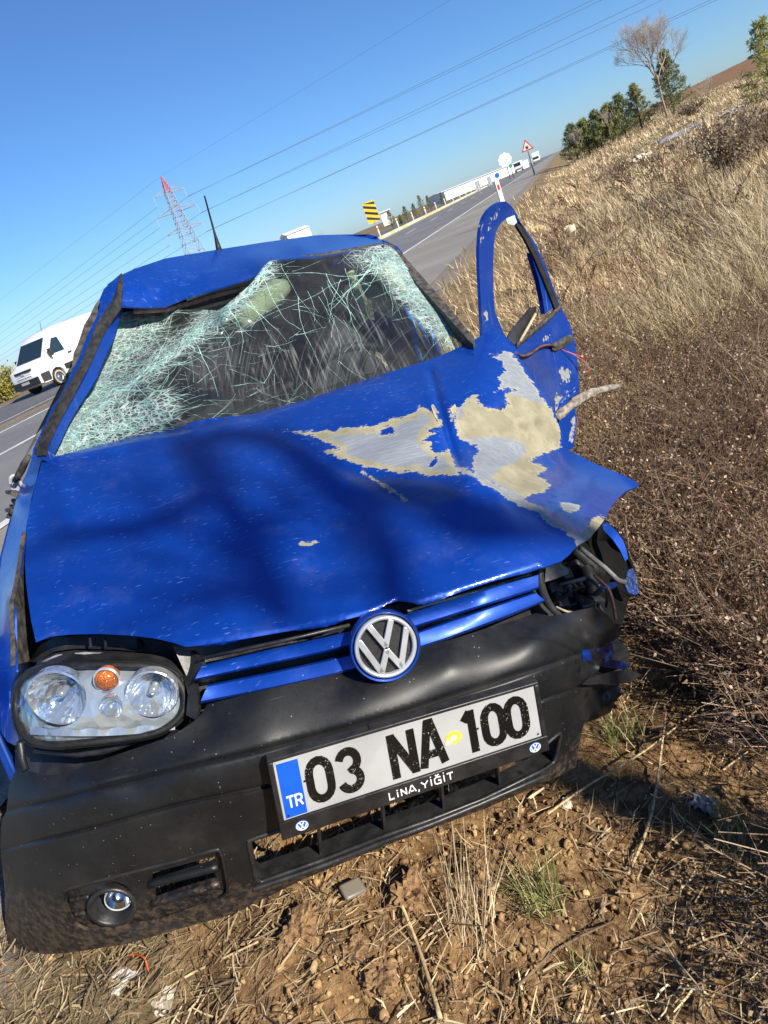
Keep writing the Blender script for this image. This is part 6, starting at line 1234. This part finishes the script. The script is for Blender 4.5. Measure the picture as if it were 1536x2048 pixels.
V = np.stack([p0 - wv, p0 + wv, p1 - wv, p1 + wv, p2 - wv * .6, p2 + wv * .6], 1).reshape(-1, 3); b = np.arange(n)[:, None] * 6; F = np.concatenate([b + [0, 1, 3], b + [0, 3, 2], b + [2, 3, 5], b + [2, 5, 4]]).reshape(-1, 3)
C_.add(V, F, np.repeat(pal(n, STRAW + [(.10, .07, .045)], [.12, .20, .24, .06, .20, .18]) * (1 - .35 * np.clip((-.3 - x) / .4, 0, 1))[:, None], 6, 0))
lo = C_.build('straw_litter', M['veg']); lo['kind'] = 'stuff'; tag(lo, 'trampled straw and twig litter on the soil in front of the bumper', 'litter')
ico = bmesh.new(); bmesh.ops.create_icosphere(ico, subdivisions=1, radius=1); IV = np.array([v.co[:] for v in ico.verts]); IF = np.array([[v.index for v in f.verts] for f in ico.faces]); ico.free()
D_ = Acc(); x, y = fore(16000); n = len(x); soilz = np.clip(1.2 - np.hypot((x + .22) / .55, (y - 1.2) / .6), 0, 1) + .7 * np.clip(1 - np.hypot((x - .62) / .35, (y - 1.75) / .5), 0, 1) + .5 * np.clip(1 - np.hypot((x - .35) / .5, (y - 1.1) / .5), 0, 1)
k = RNG.random(n) < np.clip(soilz * 1.1 * hash_noise(x, y, 5, 31) * 1.6, .05, 1); x, y = x[k], y[k]; n = len(x)
rad = np.exp(RNG.normal(math.log(.0034), .55, n)); rad = np.minimum(rad, .010)
V = IV[None] * (1 + RNG.normal(0, .45, (n, len(IV), 1))) * rad[:, None, None] * RNG.uniform(.6, 1.2, (n, 1, 3)); V = V + np.stack([x, y, gz(x, y) + rad * .25], -1)[:, None, :]
F = (IF[None] + (np.arange(n) * len(IV))[:, None, None]).reshape(-1, 3); D_.add(V.reshape(-1, 3), F, np.repeat(pal(n, [(.30, .185, .085), (.22, .13, .06), (.38, .26, .13), (.145, .085, .045)], [.35, .3, .2, .15], .15), len(IV), 0))
co = D_.build('soil_crumbs', veg_mat('soil_crumb', trans=.0)); co['kind'] = 'stuff'; tag(co, 'loose orange-brown soil crumbs scattered below the bumper', 'soil')

# ---- single plants and oddments one can point at
def ground_at(u, v):
    d = ray(np.array(float(u)), np.array(float(v))); X = CAM + d * ((.1 - EYE) / d[2])
    for _ in range(12): X = CAM + d * ((float(gz(X[0], X[1])) - EYE) / d[2])
    return X
def tuft(u, v, n, H, cols, label, name='grass_tuft', spread=.06, lean=(0, 0), wd=.003, bend=.8, ls=.35, group='grass tufts', dist=None):
    X = ground_at(u, v) if dist is None else np.array([*at(u, v, dist)[:2], 0.]);
    if dist is not None: X[2] = float(gz(X[0], X[1]))
    p = RNG.normal(0, spread, (n, 2)); P = np.stack([X[0] + p[:, 0], X[1] + p[:, 1], np.full(n, X[2]) - .01], -1); A = Acc()
    A.add(*blades(P, H * RNG.uniform(.45, 1.1, n), np.full(n, wd) * RNG.uniform(.6, 1.3, n), RNG.normal(0, ls, (n, 2)) + np.array(lean), RNG.uniform(0, bend, n), pal(n, cols))); o_ = A.build(name, M['veg']); tag(o_, label, 'grass', group); return o_
PALE = [(.60, .50, .30), (.52, .41, .22), (.66, .57, .38), (.40, .30, .16)]; GREEN = [(.13, .18, .045), (.20, .24, .07), (.30, .29, .12), (.42, .36, .18)]
tuft(1400, 705, 420, .62, PALE, 'tall pale grass tuft with green at its foot, right of the car door', lean=(-.25, .1), spread=.10, wd=.004)
tuft(1250, 720, 420, .60, PALE, 'tall pale grass clump close beside the car door', lean=(-.35, .1), spread=.16, wd=.004)
tuft(1330, 690, 320, .55, PALE, 'pale grass clump between the two tallest tufts', lean=(-.3, .1), spread=.15, wd=.004)
tuft(1500, 640, 320, .6, PALE, 'pale grass clump at the right edge of the picture', lean=(-.2, .1), spread=.16, wd=.004)
tuft(1200, 560, 300, .55, PALE[1:2] + STRAW[:3], 'straw grass clump seen above the rear edge of the door', lean=(-.2, 0), spread=.2, wd=.005)
tuft(1085, 1800, 150, .13, GREEN, 'small green grass tuft on the soil right of the licence plate', spread=.025, wd=.0022, ls=.4)
tuft(1160, 1950, 60, .10, GREEN, 'tiny green grass tuft near the lower edge of the picture', spread=.02, wd=.0022)
tuft(1480, 1690, 120, .16, GREEN, 'sparse green grass tuft at the lower right edge', spread=.04, wd=.002)
tuft(1240, 1480, 80, .14, GREEN, 'thin dark green tuft beside the torn bumper end', spread=.03, wd=.002)
tuft(1290, 1200, 110, .14, GREEN, 'low green blades beside the crushed wing', spread=.04, wd=.002)
tuft(945, 1905, 55, .30, STRAW[:4], 'bent bundle of long straw lying in front of the bumper', 'straw_bundle', spread=.022, lean=(.32, .7), wd=.0022, bend=.9, ls=.22, group=None)
def stick(pts, r_, label, name='dry_stick', mat='wood_grey', cat='stick', group='loose dry sticks'):
    o_ = MB().tube(smooth_line(pts, 5), np.interp(np.linspace(0, 1, (len(pts) - 1) * 5 + 1), np.linspace(0, 1, len(r_)), r_), 7).build(name, M[mat], None, True); tag(o_, label, cat, group); return o_
W_c = lambda u, v, y: car_w(cl(u, v, y=y))
br_ = MB().tube(smooth_line([W_c(1112, 836, 1.0), W_c(1140, 812, 1.02), W_c(1165, 795, 1.05), W_c(1195, 782, 1.1), W_c(1238, 772, 1.18)], 5), np.interp(np.linspace(0, 1, 21), [0, .5, 1], [.017, .017, .009]) * (1 + RNG.normal(0, .12, 21)), 9).build('broken_branch', M['wood_grey'], None, True); tag(br_, 'thick grey broken branch jammed against the open door', 'branch')
M['straw'] = simple('dry_stalk', (.46, .34, .18), .8, var=.35, scale=60, bump=.3); M['twig'] = simple('brown_twig', (.15, .095, .06), .85, var=.4, scale=60, bump=.4)
G_ = lambda u, v, h=.012: ground_at(u, v) + np.array([0, 0, h])
stick([G_(800, 1800, .02), G_(840, 1900), G_(885, 2045)], [.0035, .004, .005], 'long straight tan stalk at the bottom, under the middle of the bumper', mat='straw')
stick([G_(1345, 1470, .08), G_(1310, 1640, .03), G_(1258, 1755, .01)], [.002, .0045, .003], 'pale upright twig standing in the soil at lower right', mat='straw')
stick([G_(1100, 1640, .02), G_(1180, 1590, .03), G_(1300, 1530, .05), G_(1400, 1450, .05)], [.003, .003, .002], 'long thin stem lying right of the bumper corner', mat='straw')
stick([G_(1040, 1980), G_(1120, 1905), G_(1230, 1850)], [.003, .003, .002], 'dark thin twig below the green tuft', mat='twig')
stick([G_(1400, 1200, .25), G_(1440, 1330, .12), G_(1536, 1440, .03)], [.002, .003, .003], 'slanting bare stem in front of the brown weeds', mat='straw')
stick([G_(560, 1945), G_(480, 1965), G_(400, 1990)], [.003, .003, .002], 'crooked brown twig lying left of the soil patch', mat='twig')
stick([G_(300, 2010), G_(390, 1960, .02), G_(520, 1890, .01)], [.002, .003, .002], 'thin pale stalk under the left fog lamp', mat='straw')
def rock(u, v, size, col, label, name='stone', sq=(1, 1, .7), rough=.2, cat='stone', group='loose stones', sub=3, lift=.3):
    X = ground_at(u, v); bm = bmesh.new(); bmesh.ops.create_icosphere(bm, subdivisions=sub, radius=1)
    seed = RNG.uniform(0, 50, 3)
    for vv in bm.verts:
        c = np.array(vv.co); f = 1 + rough * (math.sin(c[0] * 3.1 + seed[0]) * math.sin(c[1] * 2.7 + seed[1]) + .5 * math.sin(c[2] * 6 + c[0] * 5 + seed[2]) + .25 * math.sin(c[1] * 13 + c[2] * 11 + seed[0])); q = np.sign(c) * np.abs(c) ** .8; vv.co = Vector((q * f * (1 + (RNG.normal(0, .11) if cat == 'clod' else RNG.normal(0, .02))) * size * np.array(sq)))
    me = bpy.data.meshes.new(name); bm.to_mesh(me); bm.free(); o_ = bpy.data.objects.new(name, me); COL.objects.link(o_); o_.location = tuple(X + np.array([0, 0, size * sq[2] * lift])); o_.rotation_euler = (0, 0, RNG.uniform(0, 6)); me.materials.append(col); smooth_angle(o_, 30); tag(o_, label, cat, group); return o_
pale = simple('pale_limestone', (.56, .50, .40), .9, var=.3, scale=60, bump=.6); greyr = simple('grey_stone', (.32, .29, .26), .9, var=.4, scale=50, bump=.7); clod = simple('orange_clod', (.23, .135, .062), .95, var=.35, scale=90, bump=1.)
rock(1133, 1610, .014, pale, 'small white stone on the soil right of the licence plate'); rock(1340, 1235, .045, greyr, 'striped grey stone on orange soil beside the crushed wing', sq=(1.2, .9, .6)); rock(1205, 910, .05, pale, 'pale stone in the weeds behind the hood flap')
rock(1458, 605, .05, pale, 'white stone at the foot of the tallest pale tuft'); rock(1140, 462, .16, pale, 'white stones pile in the grass above the door', sq=(1.3, .6, .5)); rock(1285, 318, .3, pale, 'white stone on the slope below the trees', sq=(1.4, .6, .5))
for i, (u, v, s_, lab) in enumerate(((600, 1860, .05, 'biggest soil clod under the bumper opening'), (820, 1790, .055, 'soil clod below the licence plate'), (700, 1900, .045, 'crumbly soil clod at the bottom centre'), (1290, 1190, .05, 'orange clod left of the striped stone'), (1250, 1290, .04, 'orange clod touching the torn bumper end'), (1230, 1400, .04, 'orange clod below the torn flap'), (760, 1960, .04, 'soil clod beside the long tan stalk'), (1330, 1290, .045, 'orange clod below the striped stone'))):
    rock(u, v, s_ * .72, clod, lab, 'soil_clod', (1.1, 1, .75), .3, 'clod', 'clods of orange soil', 4, .1)
X = ground_at(712, 1790); gp = bevel(MB().box((0, 0, .02), (.055, .04, .012), rotm(.45, .35, .5)).build('plastic_shard', (lambda g: g.p(col=(.22, .19, .15), rough=.45, trans=.3).m)(G('dusty_clear_plastic'))), .008, 2); gp.location = tuple(X); tag(gp, 'dusty clear plastic block lying in the soil under the bumper lip', 'debris')
stick([G_(258, 1918, .01), G_(280, 1921, .02), G_(298, 1930, .02), G_(300, 1948, .008)], [.0018, .0018, .0018], 'short bright orange wire on the ground below the fog lamp', 'orange_wire', 'wire_orange', 'wire', None)
stick([G_(265, 1966, .008), G_(280, 1960, .01), G_(300, 1949, .01)], [.003, .003, .003], 'black cable end joined to the orange wire', 'black_cable', 'black', 'cable', None)
def crumple(u, v, sz, label, name='crumpled_paper', col=(.45, .43, .40)):
    X = ground_at(u, v); n = 7; gx_, gy_ = np.meshgrid(np.linspace(-1, 1, n), np.linspace(-1, 1, n)); V = np.stack([gx_ * sz * (1 + RNG.normal(0, .12, gx_.shape)), gy_ * sz * .8 * (1 + RNG.normal(0, .12, gx_.shape)), RNG.uniform(.0, sz * .55, gx_.shape)], -1).reshape(-1, 3); o_ = obj(name, V, [(r_ * n + i, r_ * n + i + 1, (r_ + 1) * n + i + 1, (r_ + 1) * n + i) for r_ in range(n - 1) for i in range(n - 1)], simple(name + '_mat', col, .8, var=.3, scale=80)); o_.location = tuple(X); o_.rotation_euler = (0, 0, RNG.uniform(0, 6)); sm = o_.modifiers.new('thick', 'SOLIDIFY'); sm.thickness = .001; tag(o_, label, 'litter', 'crumpled litter'); return o_
crumple(240, 1975, .035, 'crumpled grey paper scrap left of the black cable end'); crumple(325, 2010, .03, 'flat pale scrap at the bottom, right of the grey paper', 'pale_scrap', (.42, .37, .3)); crumple(1410, 1610, .03, 'thin torn white plastic film at lower right', 'plastic_film', (.36, .34, .32)); crumple(1395, 880, .03, 'white litter scrap among the brown weeds', 'pale_scrap', (.6, .58, .55))

# ---- trees
def shade_tree():
    # unseen tree added towards the sun, limbs laid out to shade the hood
    D = 9.0; SV = np.array(sv); lift = lambda pts: np.array([car_w(S_hood(np.array([float(u)]), np.array([float(v)]))[0]) + SV * D for u, v in pts])
    liftz = lambda pts: np.array([car_w(cl(u, v, z=z)) + SV * D for u, v, z in pts])
    B0 = np.concatenate([liftz([(1560,1500,.3),(1420,1290,.5),(1260,1130,.62),(1100,1075,.66)]), lift([(960,1045),(880,1000),(800,985),(715,1005),(640,950),(560,885),(470,868),(380,890)])])
    L1 = lift([(380,890),(430,970),(490,1070),(535,1160),(565,1235)]); L2 = lift([(430,970),(330,1040),(220,1062),(110,1075)]); L3 = lift([(715,1005),(765,1085),(785,1170),(800,1225)]); L4 = lift([(535,1160),(470,1190),(380,1180)])
    g0 = B0[0]; base = np.array([g0[0] + .5, g0[1] - .35, 0.]); base[2] = float(ground_z(base[0], base[1])); o_ = empty('bare_tree', base); tag(o_, 'unseen bare tree added behind the photographer, its limbs shaped to shade the hood', 'tree')
    MB().tube(smooth_line([np.array([0, 0, -.2]), (g0 - base) * [.3, .3, .5], g0 - base], 6), np.linspace(.15, .09, 13), 10).build('trunk', bark, o_, True)
    def limb(P, r0, r1): q = smooth_line([p - base for p in P], 6); MB().tube(q, np.linspace(r0, r1, len(q)), 8).build('limb', bark, o_, True)
    limb(B0, .085, .038); limb(L1, .050, .036); limb(L2, .040, .024); limb(L3, .046, .030); limb(L4, .034, .018)
    rg = random.Random(4); tw = MB()
    for L in (L1, L2, L3, L4):
        for _ in range(7):
            p = L[rg.randrange(len(L))] - base; d = np.array([rg.gauss(0, 1), rg.gauss(0, 1), rg.gauss(.3, .6)]); d /= np.linalg.norm(d); tw.tube([p, p + d * rg.uniform(.2, .5) + (0, 0, .05), p + d * rg.uniform(.6, 1.1)], [.014, .009, .004], 4)
    tw.build('twigs', bark, o_)
def leaf_cloud(P, size, cols, A, flat=.0, asp=.45):
    n = len(P); a_ = RNG.normal(0, 1, (n, 3)); a_ /= np.linalg.norm(a_, axis=1)[:, None]; b_ = np.cross(a_, RNG.normal(0, 1, (n, 3))); b_ /= np.linalg.norm(b_, axis=1)[:, None] + 1e-9; z = size * RNG.uniform(.5, 1.3, (n, 1))
    V = np.stack([P - a_ * z, P + b_ * z * asp, P + a_ * z, P - b_ * z * asp], 1).reshape(-1, 3); b = np.arange(n)[:, None] * 4; A.add(V, np.concatenate([b + [0, 1, 2], b + [0, 2, 3]]).reshape(-1, 3), np.repeat(pal(n, cols), 4, 0))
FIR = [(.26, .27, .085), (.34, .34, .115), (.18, .20, .07), (.44, .39, .15)]; BLUEFIR = [(.17, .215, .11), (.24, .28, .13), (.12, .15, .08)]
bark = simple('bark_brown', (.17, .11, .075), .9, var=.4, scale=20, bump=.6)
shade_tree()
def conifer(u, v, dist, H, R, label, cols=FIR, lean=0., n=2600, size=None, group='conifers', base_z=None, name='conifer_tree'):
    X = at(u, v, dist); zb = float(ground_z(X[0], X[1])) if base_z is None else base_z; o_ = empty(name, (X[0], X[1], zb)); tag(o_, label, 'tree', group); MB().tube([(0, 0, -.2), (0, 0, H * .5), (0, 0, H * .97)], [H * .022, H * .014, H * .004], 7).build('trunk', bark, o_, True)
    A = Acc(); nb = int(H * 9) + 20; pts = []; n = int(n * 1.9)
    for i in range(nb):
        h = (.08 + .9 * (i / nb) ** .9) * H; a = i * 2.4 + RNG.normal(0, .3); L = R * (1 - h / H) ** .8 * RNG.uniform(.65, 1.15) + .05 * R; k = RNG.random(int(n / nb)) ** .7
        q = np.stack([np.cos(a) * L * k, np.sin(a) * L * k, h + L * k * .28 - .1 * L * k ** 2], -1) + RNG.normal(0, .05 * R, (len(k), 3)) * (1.2 - k[:, None] * .6); pts.append(q)
    leaf_cloud(np.concatenate(pts), (size or R * .085) * .95, cols, A, asp=.14); A.build('crown', M['leaf'], o_); return o_
def bare_tree(u, v, dist, H, label, lean=(0, 0), depth=6, seed=3, spread=.55, name='bare_tree', rad=.02, col=None, cat='tree', group=None, trunk=.42):
    X = at(u, v, dist); o_ = empty(name, (X[0], X[1], float(ground_z(X[0], X[1])))); tag(o_, label, cat, group); rg = random.Random(seed); T = MB(); Bq = MB()
    def grow(p, d, L, r_, k):
        e = p + d * L; mid = p + d * L * .5 + np.array([rg.gauss(0, .04), rg.gauss(0, .04), 0]) * L; (T if k <= 1 else Bq).tube([p, mid, e], [r_, r_ * .85, r_ * .7], 5 if k < 3 else 3, False)
        if k >= depth: return
        for j in range((3 if k < 3 or depth < 7 else 4) if k > 0 else 5):
            dd = d + np.array([rg.gauss(0, spread), rg.gauss(0, spread), rg.gauss(.30 if k else .25, .25)]); dd /= np.linalg.norm(dd); grow(p + d * L * (rg.uniform(.55, 1.0) if k else rg.uniform(.75, 1.0)), dd, L * rg.uniform(.55, .85) if k else H * .22, r_ * .58, k + 1)
    d0 = np.array([lean[0], lean[1], 1.]); d0 /= np.linalg.norm(d0); grow(np.array([0, 0, -.1]), d0, H * trunk, H * rad, 0); T.build('trunk', simple('bare_bark', (.27, .19, .13), .85, var=.35, scale=8), o_, True); Bq.build('branches', simple('pale_twigs', col or (.36, .30, .25), .85, var=.2), o_, True); return o_
def bush(u, v, dist, H, R, label, cols, n=1500, size=.08, name='bush', cat='bush', group='roadside bushes'):
    X = at(u, v, dist); o_ = empty(name, (X[0], X[1], float(ground_z(X[0], X[1])))); tag(o_, label, cat, group); st = MB(); pts = []
    for i in range(14):
        a = RNG.uniform(0, 6.28); e = np.array([math.cos(a) * R * RNG.uniform(.2, .9), math.sin(a) * R * RNG.uniform(.2, .9), H * RNG.uniform(.5, 1)]); st.tube([(0, 0, -.05), e * [.4, .4, .55], e], [.03 * H, .018 * H, .006 * H], 4); k = RNG.random((n // 14, 1)) ** .6; pts.append(e * [1, 1, 1] * (.25 + .8 * k) + RNG.normal(0, .13 * R, (n // 14, 3)))
    st.build('stems', bark, o_); A = Acc(); P = np.concatenate(pts); P[:, 2] = np.abs(P[:, 2]); leaf_cloud(P, size, cols, A); A.build('crown', M['leaf'], o_); return o_
bare_tree(1335, 228, 68, 8.0, 'tall bare leafless tree in front of the dark fir on the slope', lean=(-.04, .02), depth=7, seed=5, spread=.5, rad=.011)
conifer(1348, 222, 72, 4.9, 2.0, 'dark green fir tree right behind the bare tree', BLUEFIR + FIR[:1], n=3600)
conifer(1282, 248, 74, 3.7, 1.6, 'yellowish green fir left of the bare tree', FIR, n=3000)
for i, (u, v, H, R, lab) in enumerate(((1250, 262, 3.2, 1.5, 'rightmost dark fir of the hedge row on the ridge'), (1225, 270, 2.9, 1.6, 'second fir from the right in the hedge row'), (1200, 280, 2.9, 1.6, 'bushy fir in the middle of the hedge row'), (1175, 288, 2.8, 1.5, 'second fir from the left in the hedge row'), (1150, 295, 2.9, 1.4, 'leftmost fir of the hedge row, above the road end'))):
    conifer(u, v, 80, H * 1.15, R * 1.45, lab, FIR if i % 2 else BLUEFIR + FIR[:1], n=2400, group='fir hedge on the ridge')
bare_tree(1415, 195, 60, 2.6, 'small bare shrub right of the fir against the brown hill', depth=5, seed=9, spread=.5, rad=.012, cat='shrub', trunk=.25)
bare_tree(1222, 272, 76, 3.0, 'thin bare sapling in front of the hedge row', depth=5, seed=12, spread=.35, rad=.012, trunk=.5)
bare_tree(1160, 292, 79, 3.6, 'grey leafless bush at the left end of the hedge row', depth=6, seed=15, spread=.45, rad=.012, cat='shrub', trunk=.25)
conifer(1545, 195, 26, 2.3, 1.0, 'young bright green pine at the upper right edge', [(.34, .38, .12), (.46, .46, .17), (.24, .28, .10), (.52, .46, .18)], n=1100, size=.11, group=None, name='pine_tree')
bush(1452, 345, 15, 1.0, .85, 'large dry grey-brown bush on the slope at upper right', [(.28, .21, .13), (.20, .15, .1), (.35, .27, .17)], n=2600, size=.035, name='dry_bush')
bush(1380, 205, 50, .8, 1.0, 'dry brown scrub below the small bare shrub', [(.28, .21, .13), (.22, .16, .1)], n=900, size=.07, name='dry_bush')
bush(1530, 300, 18, .7, .7, 'dry scrub at the right edge beside the large dry bush', [(.28, .21, .13), (.20, .15, .1)], n=900, size=.04, name='dry_bush')
bush(12, 800, 46, 1.5, 1.4, 'yellow-green shrub at the left edge in front of the van', [(.34, .29, .05), (.24, .24, .06), (.42, .34, .08), (.16, .17, .05)], n=2600, size=.10)
for i, (u, v, H, lab) in enumerate(((788, 458, 2.0, 'small fir beside the chevron board, first of the row'), (804, 447, 1.1, 'smallest fir in the row along the kerb'), (817, 444, 1.8, 'third small fir behind the kerb'), (834, 436, 1.7, 'fourth small fir behind the kerb'), (848, 428, 2.3, 'tallest small fir behind the kerb'), (862, 420, 1.9, 'sixth small fir behind the kerb'), (888, 410, 1.6, 'round dark fir at the far end of the row'))):
    conifer(u, v, 92 + i * 6, H * (1 + i * .04), H * .42, lab, BLUEFIR + FIR[:1], n=700, size=.12, group='small firs behind the kerb', base_z=.4)
bare_tree(648, 482, 120, 4.2, 'bare tree top showing over the car roof', depth=5, seed=21, spread=.5, rad=.01, trunk=.3)
# old snow lying in the furrow
def snow(u0, v0, u1, v1, dist, wd, label):
    a_, b_ = at(u0, v0, dist), at(u1, v1, dist * .93); k = np.linspace(0, 1, 24); pts = []
    V = []; dv = (b_ - a_)[:2]; nn = np.array([-dv[1], dv[0]]) / np.linalg.norm(dv)
    for i, t in enumerate(k):
        c = a_[:2] + dv * t; w_ = wd * (math.sin(math.pi * t) ** .6 + .05) * RNG.uniform(.2, 1.3)
        for j, q in enumerate((-1, -.4, .3, 1)): p = c + nn * w_ * q; V.append((p[0], p[1], float(ground_z(p[0], p[1])) + (.10 if j in (1, 2) else .0)))
    o_ = obj('snow_patch', V, [(i * 4 + j, i * 4 + j + 1, i * 4 + j + 5, i * 4 + j + 4) for i in range(23) for j in range(3)], simple('old_snow', (.5, .5, .5), .8, var=.4, scale=6), None, True); tag(o_, label, 'snow', 'old snow on the slope')
snow(1312, 270, 1420, 225, 38, .5, 'longer strip of old snow on the slope below the bare tree'); snow(1440, 228, 1490, 205, 36, .5, 'shorter patch of old snow nearer the right edge')
